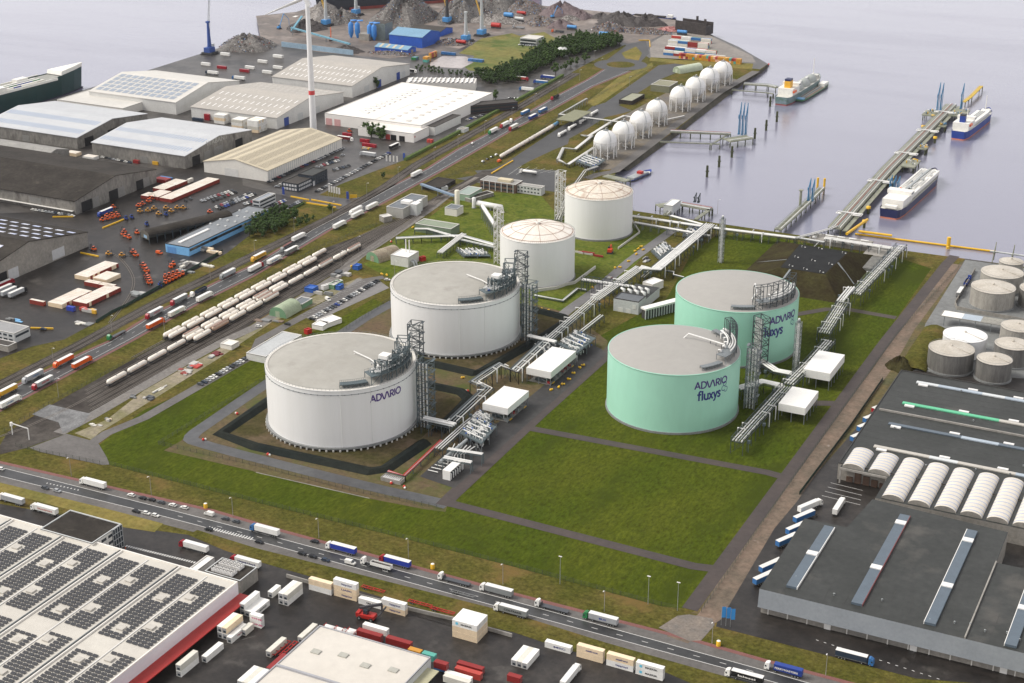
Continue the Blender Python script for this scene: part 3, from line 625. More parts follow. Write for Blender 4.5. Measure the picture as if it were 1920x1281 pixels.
def mint_top(cx,cy,Rr,h,a0,a1,label,seed,am0,am1):
 rr=random.Random(seed);t=thing('roof_platform',label,'platform',(cx,cy,0));da=a1-a0
 arcdeck(t,Rr-9,Rr-2.5,a0+da*.28,a1,h+5,h,steel);arcdeck(t,Rr-6,Rr-2.5,a0,a0+da*.24,h+2.6,h-.3,steel,False)
 arcdeck(t,Rr-6,Rr-2.5,a1+.02,a1+da*.14,h+3,h-.3,steel,False)
 mb=MB()
 for k in range(4):arcpipe(mb,Rr-3.5-k*1.4,a0+da*(.4+.04*k),a1-.03*k,h+6.2+.5*(k%2),.45,pipe_w,12)
 for k in range(5):
  a=a0+da*(.35+.13*k);r=Rr-8;x,y=r*math.cos(a),r*math.sin(a);mb.tube([(x,y,h+5.3),(x,y,h+6.5),(x*.95,y*.95,h+6.5),(x*.95,y*.95,h+3)],.4,pipe_w,8)
 part('pipework',mb,t);mb=MB()
 n=8
 for i in range(n+1):
  a=am0+(am1-am0)*i/n
  for r in(Rr-2.6,Rr-6.5):
   p=(r*math.cos(a),r*math.sin(a));mb.beam((*p,h-.2),(*p,h+15),.35,steel_d)
  p,q=((Rr-2.6)*math.cos(a),(Rr-2.6)*math.sin(a)),((Rr-6.5)*math.cos(a),(Rr-6.5)*math.sin(a))
  mb.beam((*p,h+15),(*q,h+15),.3,steel_d)
  if i<n and i%2==0:
   b=am0+(am1-am0)*(i+1)/n;zigbrace(mb,p,((Rr-2.6)*math.cos(b),(Rr-2.6)*math.sin(b)),h,h+15,5,.22,steel_d)
  if i<n:
   b=am0+(am1-am0)*(i+1)/n
   for r in(Rr-2.6,Rr-6.5):mb.beam((r*math.cos(a),r*math.sin(a),h+15),(r*math.cos(b),r*math.sin(b),h+15),.3,steel_d)
 part('lattice_frame',mb,t)
 mb=MB();a=am0
 P=[((Rr-9)*math.cos(a),(Rr-9)*math.sin(a),h+5),(Rr*.5*math.cos(a+.35),Rr*.5*math.sin(a+.35),h+5),(Rr*.3*math.cos(a+.9),Rr*.3*math.sin(a+.9),h+6.5),(Rr*.26*math.cos(a+1.1),Rr*.26*math.sin(a+1.1),h+3.6)]
 mb.tube(P,.45,pipe_w,8)
 for f_ in(.2,.5,.8):p=Vector(P[0]).lerp(Vector(P[1]),f_);mb.beam((p.x,p.y,h+1),(p.x,p.y,p.z),.25,steel_d)
 part('roof_pipe',mb,t)
mint_top(-285.1,782,38,36.2,-.75,.95,'curved pipe platform with braced frames on the roof of the front mint green tank',3,.25,.8)
mint_top(-283.7,888.9,38.6,36.6,-1.35,.35,'curved pipe platform with braced frames on the roof of the rear mint green tank',4,-.95,.2)
# ---- pipe racks
def rack(pts,label,z,w,np_,md=None,mp=None,pr=.3,step=7,truss=0,name='pipe_rack',legs=True,walk=False):
 md=md or steel;mp=mp or pipe_w;P=[Vector((p.x,p.y,0))for p in(GS(pts,z)if isinstance(pts,str)else pts)]
 if w>=3.5 and np_>2:np_=max(2,round(w/1.75));pr=max(pr,.33);md=steel_d
 o=P[0];t=thing(name,label,'pipe rack',(o.x,o.y,0));P=[p-o for p in P];lay=[]
 mb=MB();L_,R_=offs(P,-w/2),offs(P,w/2)
 for(a,b),(c,d)in zip(zip(L_,L_[1:]),zip(R_,R_[1:])):
  for s in((a,b),(c,d)):mb.beam((s[0].x,s[0].y,z-.35),(s[1].x,s[1].y,z-.35),.3,md)
  n=max(1,round((b-a).length/step))
  for i in range(n+1):
   p,q=a.lerp(b,i/n),c.lerp(d,i/n)
   mb.beam((p.x,p.y,z-.35),(q.x,q.y,z-.35),.28,md)
   if legs and z>2 and(i<n or n==1 or(b-a).length>12):
    mb.beam((p.x,p.y,0),(p.x,p.y,z+truss),.3,md);mb.beam((q.x,q.y,0),(q.x,q.y,z+truss),.3,md)
    mb.beam((p.x,p.y,.5),(q.x,q.y,z-.6),.18,md)
  if truss:
   for s in((a,b),(c,d)):
    mb.beam((s[0].x,s[0].y,z+truss),(s[1].x,s[1].y,z+truss),.22,md)
    for i in range(n):
     p,q=s[0].lerp(s[1],i/n),s[0].lerp(s[1],(i+1)/n);za,zb=(z-.3,z+truss)if i%2 else(z+truss,z-.3)
     mb.beam((p.x,p.y,za),(q.x,q.y,zb),.16,md)
   for i in range(n+1):p,q=a.lerp(b,i/n),c.lerp(d,i/n);mb.beam((p.x,p.y,z+truss),(q.x,q.y,z+truss),.16,md)
 part('rack_frame',mb,t)
 rr=random.Random(len(label));
 for k in range(np_):
  f_=-w/2+w*(k+.6)/(np_+.2);pp=offs(P,f_);r=pr*(.75+.5*rr.random())
  mb=MB();mb.tube([(p.x,p.y,z+r)for p in pp],r,mp if rr.random()<.85 else pipe_g,8);part('pipe',mb,t)
 if w>=5 and z>=6:
  mb=MB();A_,B_=offs(P,-w/2-1.2),offs(P,w/2+1.2)
  for a,b,c,d in zip(A_,A_[1:],B_,B_[1:]):
   n=int((b-a).length/9)
   for i in range(n):
    f_=(i+.3+.4*rr.random())/n;p,q=a.lerp(b,f_),c.lerp(d,f_);s=p if rr.random()<.5 else q;e=p.lerp(q,.5)
    if rr.random()<.6:mb.tube([(e.x,e.y,z+1.6),(s.x,s.y,z+1.6),(s.x,s.y,1.2)],.26,pipe_w,6)
    else:mb.box(s.x-.8,s.y-.8,z-2.4,s.x+.8,s.y+.8,z-.8,steel_g)
    mb.beam((s.x,s.y,0),(s.x,s.y,z-.8),.3,steel_g)
  part('branch_pipe',mb,t)
 if walk:
  mb=MB();ribbon(mb,[Vector((p.x,p.y,0))for p in P],1.2,md,z+.1,w/2+.8,None,.15);part('walkway',mb,t)
 return t
rack('850,790 917,728 891,716 915,700 938,684 965,696 1025,640','long white pipe rack with a kink running past the dyke and the canopies',8,6,6,pr=.36,walk=True)
rack('1025,640 1115,562','white pipe rack beside the dyke of the second wide tank',8.2,7,7,steel_g,pr=.36)
rack('1115,562 1200,502','white pipe rack beside the grey compressor building',8,8,7,steel,pr=.42)
rack('1200,502 1230,506 1332,421','white pipe rack climbing from the compressor building to the quay',8,8,7,steel,pr=.42,walk=True)
rack('1186,406 1330,427 1492,447','white pipe bridge along the quay beside the farthest tall tank',6.5,5,4,steel,pr=.5,walk=True)
rack('1190,418 1330,443','second pipe row in front of the quay pipe bridge',5,2.5,2,steel,pr=.5)
rack('1492,447 1556,430 1568,424','pipe bridge leading to the foot of the long jetty',6.5,4,4,steel,pr=.45)
rack('1548,447 1683,468','white pipe rack behind the dark mound',7,6,5,steel,pr=.4)
rack('1492,446 1545,455','short pipe rack between the quay bridge and the mound',6,4,3,steel,pr=.4)
rack('1690,462 1604,552','braced pipe rack right of the dark mound',8,8,7,steel_d,pr=.42,truss=2.2)
rack('1596,540 1575,566','raised pipe loop at the corner of the mound',11,6,4,steel_d,pr=.7,legs=True)
rack('1582,567 1545,625','braced pipe rack crossing the rear lane',8,8,7,steel_d,pr=.42,truss=2.2)
rack('1556,640 1520,680 1479,721','braced pipe rack behind the larger white canopy',8,7,6,steel_d,pr=.45,truss=2)
rack('1474,726 1382,828','braced pipe rack ending on the lawn in front of the smaller canopy',8,7,6,steel_d,pr=.45,truss=2)
rack('1384,730 1430,717 1468,726','white pipe bridge from the front mint green tank',6,6,4,steel_d,pr=.6)
rack('1425,676 1455,696 1486,702','white pipe bridge from the rear mint green tank',6,6,4,steel_d,pr=.6)
rack('794,786 852,799','white pipe bridge from the stair tower of the lettered tank',8,6,5,steel_g,pr=.6)
rack('990,631 1042,643','white pipe bridge from the stair tower of the second wide tank',8,4,3,steel_g,pr=.6)
rack('1092,525 1182,538','grey truss pipe bridge over the service road',8,4.5,3,steel_g,truss=2.5,pr=.5,step=4)
rack('21:170,935 380,975 490,885 560,895','low white pipes bending across the grass by the middle tall tank',1.4,2.2,3,steel_g,pr=.3,step=14)
rack('21:1560,-80 1565,-80' if 0 else '31:420,500 250,670 200,660','thin white pipe on trestles left of the dark mound',1.6,.8,1,steel_g,pr=.3,step=10)
rack('31:-220,510 -10,660' if 0 else '21:1150,750 1215,760 1210,780 1290,800','thin white pipe behind the rear mint green tank',3,.8,1,steel_g,pr=.3)
rack('11:1050,510 1240,500 1540,490 1790,560','white pipe rack in the valve area beside the green sheds',4,5,5,steel_g,pr=.4)
rack('11:1380,620 1560,480','sloping pair of fat white pipes in the valve area',4,5,3,steel,pr=.7)
rack('11:1190,440 1290,440 1500,500','upper white pipe row in the valve area',4,4,4,steel_g,pr=.4)
rack('11:1540,520 1800,580','lower white pipe row leading to the white lattice tower',4,4,3,steel_g,pr=.4)
rack('20:345,1195 385,1110 475,1120 600,1020 520,1015 570,1025 760,905 840,870 900,880','white pipes kinking past the nearest sphere',2.5,3,4,steel,pr=.3,step=9)
rack('20:350,1200 420,1235 620,1105','lower white pipes beside the nearest sphere',3,3,3,steel,pr=.3,step=9)
rack('20:355,858 560,740','white pipe frame beside the truck loading roof',5,2.4,2,steel,pr=.3)
rack('20:355,858 800,915','white pipe bridge crossing the tanker lanes',5.5,4,3,steel,pr=.35)
rack('10:2450,40 10:2450,40' if 0 else '21:340,370 420,180 550,0 20:640,1250','pipe rack from the spheres down to the farthest tall tank',5,4,4,steel,pr=.4)
rack('11:1790,420 1700,280','white horizontal pipe run left of the middle tall tank',9,2,1,steel,pr=1.3)
t=rack('12:1390,745 1110,1010 990,975','red pipe tray running from the pipe rack to the pump box',3,1.8,4,steel_g,red_m,.22,9)
rack('20:1150,855 1150,855' if 0 else '20:1150,900 1290,870','pipes beside the third sphere',2,2,3,steel,pr=.25)
rack('822,842 872,797 898,776','lower pipe rack bending from the near manifold towards the smaller canopy',5,5,4,steel_g,pr=.3)
rack('832,858 884,868','short white header rack in front of the near process skid',6,3,3,steel_g,pr=.35);rack('840,842 905,852','white header rack above the near process skid',6.5,3,3,steel_g,pr=.35)
rack('1045,660 1075,634 1128,592','second pipe rack beside the dyke road behind the longer canopy',5,4,3,steel_g,pr=.3)
rack('1205,520 1262,470','low pipe row beside the valve skid on bare ground',3,4,4,steel_g,pr=.3);rack('1258,405 1330,425','short pipe row at the quay by the small loading island',4,3,3,steel_g,pr=.3)
# comb of pipes at the bottom of the process area
t=thing('pipe_manifold','comb of white pipes beside the open white pump shelter','pipe manifold',(-345,655,0));mb=MB()
g0=GS('5,5 10,10')
def W(s,z=0):p=S(s)[0];g=G(p,z);return g
base=W('12:1430,900');
for k in range(6):
 a=W('12:%d,%d'%(1490+k*30,770+k*4),4)-Vector((-345,655,0));b=W('12:%d,%d'%(1440+k*24,870-k*5),4)-Vector((-345,655,0))
 mb.tube([(a.x,a.y,4),(b.x,b.y,4),(b.x,b.y,.6)],.32,pipe_w,8)
for k in range(5):
 p=W('12:%d,%d'%(1290+k*26,965-k*20),1.2)-Vector((-345,655,0));q=p+Vector((6,0,0));mb.tube([(p.x,p.y,1.2),(q.x,q.y,1.2)],.25,pipe_w,6)
part('pipe',mb,t);mb=MB()
p=W('12:1380,905',5)-Vector((-345,655,0));q=W('12:1580,740',5)-Vector((-345,655,0));mb.tube([(p.x,p.y,5),(q.x,q.y,5)],.9,pipe_g,10);part('header_pipe',mb,t)
mb=MB()
for f_ in(0,.33,.66,1):r_=p.lerp(q,f_);mb.beam((r_.x-1.5,r_.y,0),(r_.x-1.5,r_.y,5),.3,steel_g);mb.beam((r_.x+1.5,r_.y,0),(r_.x+1.5,r_.y,5),.3,steel_g);mb.beam((r_.x-1.5,r_.y,4),(r_.x+1.5,r_.y,4),.3,steel_g)
part('support_frame',mb,t)
# process skids
def skid(label,s,z,seed,np_=110):
 c=GS(s,z);o=c[0];ux=(c[1]-c[0]);uy=(c[2]-c[0]);t=thing('process_skid',label,'process skid',(o.x,o.y,0));rr=random.Random(seed)
 X=lambda u,v,zz:(ux.x*u+uy.x*v,ux.y*u+uy.y*v,zz);mb=MB()
 vs=[X(0,0,z-.5),X(1,0,z-.5),X(1,1,z-.5),X(0,1,z-.5),X(0,0,z),X(1,0,z),X(1,1,z),X(0,1,z)]
 mb.add(vs,[(0,3,2,1),(4,5,6,7),(0,1,5,4),(1,2,6,5),(2,3,7,6),(3,0,4,7)],steel_g);part('deck',mb,t);mb=MB()
 n=4
 for i in range(n+1):
  for j in range(3):mb.beam(X(i/n,j/2,0),X(i/n,j/2,z-.4),.35,steel)
 for i in range(n):mb.beam(X(i/n,0,.3),X((i+1)/n,0,z-.6),.2,steel);mb.beam(X(1,i/n,.3),X(1,(i+1)/n,z-.6),.2,steel)
 for a,b in(((0,0),(1,0)),((1,0),(1,1)),((1,1),(0,1)),((0,1),(0,0))):
  mb.beam(X(*a,z+1.1),X(*b,z+1.1),.1,steel)
  for k in range(10):f_=k/10;q=(a[0]+(b[0]-a[0])*f_,a[1]+(b[1]-a[1])*f_);mb.beam(X(*q,z),X(*q,z+1.1),.1,steel)
 part('support_frame',mb,t);mb=MB()
 for k in range(4):v=.15+.2*k;mb.tube([X(.08,v,z+1),X(.92,v,z+1)],.38,pipe_w,8)
 for k in range(np_):
  u,v=rr.random()*.9+.05,rr.random()*.9+.05;zz=z if rr.random()<.7 else 1
  if rr.random()<.5:mb.tube([X(u,v,zz),X(u,v,zz+1.6),X(min(u+.12,.97),v,zz+1.6),X(min(u+.12,.97),v,zz)],.25,pipe_w,6)
  else:mb.ball(X(u,v,zz+1),.55,rr.choice([pipe_w,pipe_w,pipe_g,blue_m]),6,4)
 part('pipework',mb,t);mb=MB()
 for k in range(2):v=.3+.4*k;mb.tube([X(.2,v,1.8),X(.8,v,1.8)],1.1,pipe_g,12)
 part('vessel',mb,t)
skid('blue grey process skid with white valves beside the smaller pipe canopy','p:903,832 862,812 931,800',6,5)
skid('blue grey process skid with white valves behind the wider canopy','p:1083,662 1046,646 1117,634',6,6)
skid('low valve skid on the bare ground beside the service road','p:1237,486 1221,470 1262,468',1.5,7,40)
skid('valve cluster behind the wide tank below the white lattice tower','11:1560,640 1500,590 1760,640',2,8,50)
skid('pipe cluster at the foot of the nearest sphere','20:620,1260 480,1210 700,1200',4,9,50)
skid('small pump skid between the near manifold and the smaller canopy','p:905,808 880,790 925,785',4,12,60);skid('valve skid under the pipe bridge of the second stair tower','p:1025,668 1000,650 1050,645',4,13,60);skid('valve skid at the quay end of the long pipe rack','p:1310,452 1280,440 1325,432',3,14,60)
# canopies: white box roofs on steel legs
def canopy(label,x0,y0,x1,y1,zt,zb,legs=5,equip=True,pad=True):
 t=thing('canopy',label,'canopy',(x0,y0,0));w,d=x1-x0,y1-y0;mb=MB();mb.box(0,0,zb,w,d,zt,capw);mb.add([(0,0,zb),(0,d,zb),(w,d,zb),(w,0,zb)],[(0,1,2,3)],capw);part('roof',mb,t)
 for i in range(legs):
  for x in(.4,w-.4):
   mb=MB();y=.4+(d-.8)*i/(legs-1);mb.beam((x,y,0),(x,y,zb),.35,steel);part('leg',mb,t)
 mb=MB();mb.beam((w/2,.4,0),(w/2,.4,zb),.35,steel);part('leg',mb,t)
 if equip:
  mb=MB();y=.4;st_=(d-.8)/(legs-1)
  for i in range(legs-1):mb.beam((w-.4,y+st_*i,.3),(w-.4,y+st_*(i+1),zb),.2,steel)
  mb.beam((.4,.4,.3),(w/2,.4,zb),.2,steel);mb.beam((w-.4,.4,.3),(w/2,.4,zb),.2,steel);part('bracing',mb,t)
  rr=random.Random(len(label));mb=MB();mb.box(1.2,1.2,.15,w-.8,d-1.2,.45,concr)
  for k in range(int(d/5)):yy=3+k*5;mb.tube([(w*.3,yy,1.8),(w*.7,yy,1.8)],.9,steel_g,10);mb.tube([(w*.75,yy,.4),(w*.75,yy,3.4),(w*.2,yy,3.4)],.3,pipe_w,6);mb.box(w*.8,yy-1.6,.45,w*.9,yy-.2,2,rr.choice([steel_d,red_m,pipe_g]))
  part('pump',mb,t)
  mb=MB()
  for k in range(2):mb.beam((w-.3,3+k*(d-9),.7),(w-.3,6+k*(d-9),.7),.4,yel_m)
  part('yellow_barrier',mb,t)
 return t
canopy('smaller white canopy over pumps beside the plant road',-376.3,718.5,-360.2,746,9.3,5.2)
canopy('longer white canopy over pumps beside the plant road',-376.6,776.2,-360.3,813,9.3,5.0,7)
canopy('plain white canopy on slim legs at the front right of the lawn',-224.4,791.5,-208.7,818,10.4,6,5,False)
canopy('larger plain white canopy on slim legs behind the front one',-225.5,844,-209.3,876.5,11.2,6.2,6,False)
# open pump shelter and pump box
g=W('12:1400,1035');t=thing('pump_shelter','white open sided pump shelter at the end of the black pad','shelter',(g.x,g.y,0));mb=MB()
mb.box(0,0,5,4.6,15,5.5,capw);mb.box(0,0,0,4.6,.3,5,capw);mb.box(0,.3,0,.3,15,5,capw);mb.box(.3,14.7,0,4.6,15,5,capw);part('shell',mb,t);mb=MB()
for k in range(6):mb.tube([(2,1.5+k*2.4,.2),(2,1.5+k*2.4,3.6),(4.4,1.5+k*2.4,3.6),(4.4,1.5+k*2.4,.3)],.3,pipe_w,6);mb.box(1,1+k*2.4,.2,2.4,2.2+k*2.4,1.8,steel_d)
part('pump',mb,t)
g=W('12:935,1045');t=thing('pump_box','low open concrete box full of white valves at the end of the red pipe tray','valve box',(g.x,g.y,0));mb=MB()
mb.box(0,0,0,12,.4,2.2,concr);mb.box(0,4.6,0,12,5,2.2,concr);mb.box(0,.4,0,.4,4.6,2.2,concr);mb.box(11.6,.4,0,12,4.6,2.2,concr);mb.box(.4,.4,0,11.6,4.6,.3,steel_d);part('wall',mb,t);mb=MB()
for k in range(9):mb.tube([(1.2+k*1.15,1,.3),(1.2+k*1.15,1,2),(1.2+k*1.15,3.8,2),(1.2+k*1.15,3.8,.3)],.28,pipe_w,6)
part('valve',mb,t)
# dark mound with a flat sheeted top
moundm=mat('dark_earth',(.03,.023,.012),.95,0,.35,.06,(.045,.04,.016),bump=.4,bscale=.6,spec=.05)
mtop=mat('mound_sheeting',(.017,.018,.019),.9,0,.2,.08,(.023,.024,.025),spec=.15)
t=thing('mound','dark earth covered mound with a flat black top behind the mint green tanks','mound',(0,0,0));mb=MB()
Bs=[(-322,990,0),(-243,990,0),(-243,1100,0),(-322,1100,0)];Tp=[(-293.5,1012,11),(-260,1012,11),(-258,1068,11),(-296,1068,11)]
mb.add(Bs+Tp,[(0,1,5,4),(1,2,6,5),(2,3,7,6),(3,0,4,7)],moundm);mb.add(Tp,[(0,1,2,3)],moundm);part('embankment',mb,t)
mb=MB();mb.prism([(-292.5,1013),(-261,1013),(-259,1067),(-295,1067)],11,11.2,mtop);part('top_sheet',mb,t);mb=MB()
for x,y in((-288,1018),(-277,1016),(-265,1015),(-290,1038),(-277,1036),(-264,1034),(-292,1062),(-280,1064),(-262,1062)):
 mb.tube([(x,y,11.2),(x,y,12.2),(x+.4,y,12.4)],.2,pipe_w,8);mb.lathe([(.45,11.3),(.6,11.6),(.01,11.7)],pipe_w,10,(x+2.5,y))
part('vent',mb,t);mb=MB()
for a,b in(((-285,1011,11),(-290,990,.2)),((-259,1040,11),(-244,1030,.4)),((-294,1030,11),(-320,1045,.2))):
 a,b=Vector(a),Vector(b);mb.beam(a+Vector((0,0,.3)),b+Vector((0,0,.3)),1.4,steel,.3)
part('stairs',mb,t)
# retaining blocks behind the mound and gear on the quay
def low_wall(label,pts,h,m,th=.5):
 P=GS(pts);o=Vector((P[0].x,P[0].y,0));mb=MB();ribbon(mb,[p-o for p in P],th,m,h,0,None,h);return solo('retaining_wall',mb,label,'wall',o)
low_wall('pale zigzag retaining wall in front of the middle tall tank','21:165,912 330,890 410,862 470,850 625,735',2.2,foot_m,.7)
low_wall('pale low wall right of the farthest tall tank','21:900,378 958,470 795,590',1.6,foot_m);low_wall('short pale wall left of the red skip on the tank lawn','21:465,612 525,622',1.4,foot_m)
low_wall('thin concrete kerb around the bund of the nearest white tank','12:0,985 850,1180',.25,concr,.35)
t=thing('valve_station','concrete valve station with small white tanks between the mound and the quay pipes','valve station',(-300,1102,0));mb=MB()
mb.box(0,4,0,46,20,3.5,concr);mb.box(46,-10,0,66,12,2.5,concr);mb.box(48,-40,0,62,-12,2.6,mat('stone_blocks',(.2,.195,.18),.9,0,.3,.4,(.12,.12,.11)));part('wall',mb,t);mb=MB()
for k in range(5):mb.lathe([(1.6,3.5),(1.6,4.6),(.01,5)],pipe_w,12,(4+k*9,8));mb.tube([(2+k*9,14,3.5),(2+k*9,14,5),(8+k*9,14,5)],.4,pipe_w,6)
part('vessel',mb,t)
# spheres
sphm=mat('sphere_white',(.82,.81,.79),.42,0,.05,.1,(.72,.7,.66))
sc=[('20:700,1060',1),('20:835,990',1),('20:965,910',1),('20:1085,825',1),('20:1262,720',1),('20:1375,650',1),('20:1480,580',1),('20:1580,530',1)]
def sphere_spec():
 R_=10.4;zc=14.4;a=MB();n,k=32,18;a.ball((0,0,zc),R_,sphm,n,k);b=MB();b.lathe([(R_+.02,zc-.15),(R_+.14,zc-.15),(R_+.14,zc+.15),(R_+.02,zc+.15)],edge_m,40)
 g=MB();g.lathe([(2.6,zc+R_-.3),(2.6,zc+R_+.1),(.1,zc+R_+.1)],steel,16)
 for i in range(16):t_=i*math.pi/8;g.beam((2.6*math.cos(t_),2.6*math.sin(t_),zc+R_),(2.6*math.cos(t_),2.6*math.sin(t_),zc+R_+1.2),.1,steel)
 g.tube([(0,0,zc+R_),(0,0,zc+R_+1.8),(1,1,zc+R_+1.8)],.3,pipe_w,6)
 g2=MB();pts=[((R_+.6)*math.cos(v)*.77,(R_+.6)*math.cos(v)*-.64,zc+(R_+.6)*math.sin(v))for v in[i*.15 for i in range(-9,10)]]
 for p,q in zip(pts,pts[1:]):g2.beam(p,q,.45,pipe_g,.1)
 out=[('shell',a,[]),('seam',b,[]),('top_platform',g,[]),('ladder',g2,[])]
 for i in range(10):
  t_=2*math.pi*(i+.5)/10;m_=MB();m_.tube([((R_-.1)*math.cos(t_),(R_-.1)*math.sin(t_),0),((R_-.1)*math.cos(t_),(R_-.1)*math.sin(t_),zc+.6)],.5,sphm,8);m_.box((R_-.1)*math.cos(t_)-.8,(R_-.1)*math.sin(t_)-.8,0,(R_-.1)*math.cos(t_)+.8,(R_-.1)*math.sin(t_)+.8,.4,concr);out.append(('leg',m_,[]))
 br=MB()
 for i in range(10):
  t_,u_=2*math.pi*(i+.5)/10,2*math.pi*(i+1.5)/10
  br.beam((R_*math.cos(t_),R_*math.sin(t_),.5),(R_*math.cos(u_),R_*math.sin(u_),8),.16,steel);br.beam((R_*math.cos(t_),R_*math.sin(t_),8),(R_*math.cos(u_),R_*math.sin(u_),.5),.16,steel)
 out.append(('bracing',br,[]));bp=MB();bp.tube([(0,0,zc-R_+.2),(0,0,1.2),(6,-3,1.2)],.4,pipe_w,8);out.append(('drain_pipe',bp,[]));return out
for i,(s,_)in enumerate(sc):
 g=W(s,14.4);place('gas_sphere',spec('sphere',sphere_spec),'%s white gas sphere on legs counted from the tall tanks'%('nearest','second','third','fourth','fifth','sixth','seventh','farthest')[i],'gas sphere',(g.x,g.y,0),0,'white gas spheres along the quay')
 # tank farm right
farm_w=mat('farm_roof',(.52,.48,.42),.7,0,.15,.12,(.42,.38,.32));farm_s=mat('farm_shell',(.13,.125,.115),.6,.1,.25,.35,(.2,.19,.175),stretch=(1,1,.12));farm_l=mat('farm_shell_light',(.38,.355,.31),.6,0,.25,.3,(.28,.26,.23),stretch=(1,1,.15))
for x,y,r_,h_,s_,lab in((-152.3,911,13.8,13.3,farm_s,'grey ribbed tank nearest the cobbled track'),(-125.8,907.1,10.5,12.8,farm_s,'smaller grey ribbed tank beside the black roof'),(-149.5,938,13.4,13,white_sh,'bright white tank behind the two grey ribbed tanks'),(-150,1033.3,14.6,13.4,farm_l,'pale stained tank in the walled yard near the quay'),(-150.3,1068,14.4,12.8,farm_l,'pale tank partly hidden behind the stained tank'),(-149.5,1100,8.5,10.8,farm_l,'small pale tank nearest the harbour edge'),(-120,936,11,13,farm_s,'grey tank behind the smaller ribbed tank'),(-120,1045,14.5,13,farm_s,'grey tank cut off by the right edge of the photo'),(-122,968,11,13,farm_l,'pale tank behind the bright white tank'),(-124,1083,13,12,farm_l,'pale tank at the right edge near the harbour')):
 t=tank('farm_tank',lab,x,y,r_,h_,s_,farm_w if s_ is not white_sh else white_sh,'S','tanks of the tank farm on the right');mb=MB()
 for i in range(20):a=2*math.pi*i/20;b=a+math.pi/10;mb.beam(((r_-.2)*math.cos(a),(r_-.2)*math.sin(a),h_+1),((r_-.2)*math.cos(b),(r_-.2)*math.sin(b),h_+1),.1,steel)
 mb.beam((0,0,h_+1.6),(r_*.9,-r_*.4,h_+.6),.3,farm_w);mb.ball((0,0,h_+1.8),.8,farm_w,8,5);part('roof_fitting',mb,t)
# BUILDINGS
wl_conc=mat('sooty_concrete',(.17,.16,.145),.85,0,.3,.06,(.25,.235,.21),stretch=(1,1,.5),stripe=None,patch=((.11,.1,.09),.09,.55))
wl_beige=mat('beige_concrete',(.3,.275,.24),.85,0,.2,.07,(.24,.225,.2),patch=((.2,.185,.16),.1,.58))
wl_white=mat('white_sheet_wall',(.66,.65,.62),.6,0,.08,.1,(.6,.59,.56))
wl_pale=mat('pale_grey_sheet_wall',(.56,.57,.56),.6,0,.08,.1)
wl_cream=mat('cream_sheet_wall',(.74,.71,.65),.6,0,.06,.1)
wl_cladg=mat('blue_grey_cladding',(.27,.29,.31),.5,.1,.08,.08,(.24,.26,.28))
rf_blue=mat('pale_blue_grey_roof',(.5,.51,.52),.6,0,.07,.05,(.46,.47,.485))
rf_dark=mat('dark_fibre_roof',(.026,.022,.018),.85,0,.3,.05,(.042,.036,.03),patch=((.07,.06,.048),.08,.62),spec=.2)
rf_taup=mat('taupe_roof',(.42,.39,.35),.7,0,.1,.05,(.38,.355,.32))
rf_beig=mat('beige_roof',(.52,.455,.33),.7,0,.1,.05,(.47,.41,.3))
rf_whit=mat('white_roof',(.80,.765,.71),.6,0,.04,.03,(.77,.73,.67),patch=((.66,.6,.53),.02,.64))
rf_pale=mat('pale_roof',(.6,.575,.53),.6,0,.06,.03,(.55,.53,.49))
rf_blk=mat('black_membrane_roof',(.024,.026,.023),.6,0,.2,.04,(.035,.037,.034),patch=((.07,.066,.058),.03,.57),fine=(.3,.15))
rf_brn=mat('brown_flat_roof',(.05,.043,.037),.8,0,.25,.08)
skyl=mat('white_skylight',(.78,.76,.73),.4,0,.06,.3);skyb=mat('blue_skylight',(.3,.38,.52),.35,0,.15,.3);skyd=mat('dark_skylight',(.3,.26,.2),.5,0,.15,.3)
sky_c=mat('bright_blue_skylight',(.45,.52,.78),.35,0,.2,.1,(.62,.62,.66))
glassd=mat('dark_window',(.04,.05,.06),.15,0,.2,.5,spec=.8);door_dk=mat('door_opening',(.012,.012,.013),.9,0,.1,1);door_bl=mat('blue_door',(.03,.07,.3),.5,0,.1,.5)
door_wh=mat('white_door',(.55,.55,.55),.5,0,.1,.5);door_rd=mat('red_door',(.5,.06,.05),.5,0,.1,.5);door_pk=mat('pink_door',(.62,.35,.34),.5,0,.1,.5)
door_gy=mat('grey_sliding_door',(.24,.235,.22),.6,0,.15,.5)
trimd=mat('dark_trim',(.05,.048,.045),.7,0,.2,.5);trimw=mat('white_trim',(.68,.66,.62),.5,0,.1,.3)
blue_w=mat('bright_blue_wall',(.016,.085,.42),.5,0,.12,.1,(.02,.1,.48));blue_r=mat('slate_blue_roof',(.18,.33,.46),.5,0,.1,.06);skyb_w=mat('sky_blue_wall',(.17,.42,.72),.6,0,.12,.1,(.2,.46,.75))
class Fr:
 """plan frame of a building: near corner A, B along the front, C along the side, all sighted at roof height h"""
 def __init__(s,pts,h):
  A,B,C=GS(pts,h)[:3];u,v=B-A,C-A;u.z=v.z=0
  if abs(u.y)<abs(u.x)*.25:u=Vector((u.x,0,0));v=Vector((0,v.y,0))
  else:v=v-u*(v.dot(u)/u.length_squared)
  s.A=Vector((A.x,A.y,0));s.u,s.v=u,v;s.lu,s.lv=u.length,v.length;s.uh,s.vh=u.normalized(),v.normalized()
 def X(s,a,b,z):p=s.uh*a+s.vh*b;return(p.x,p.y,z)
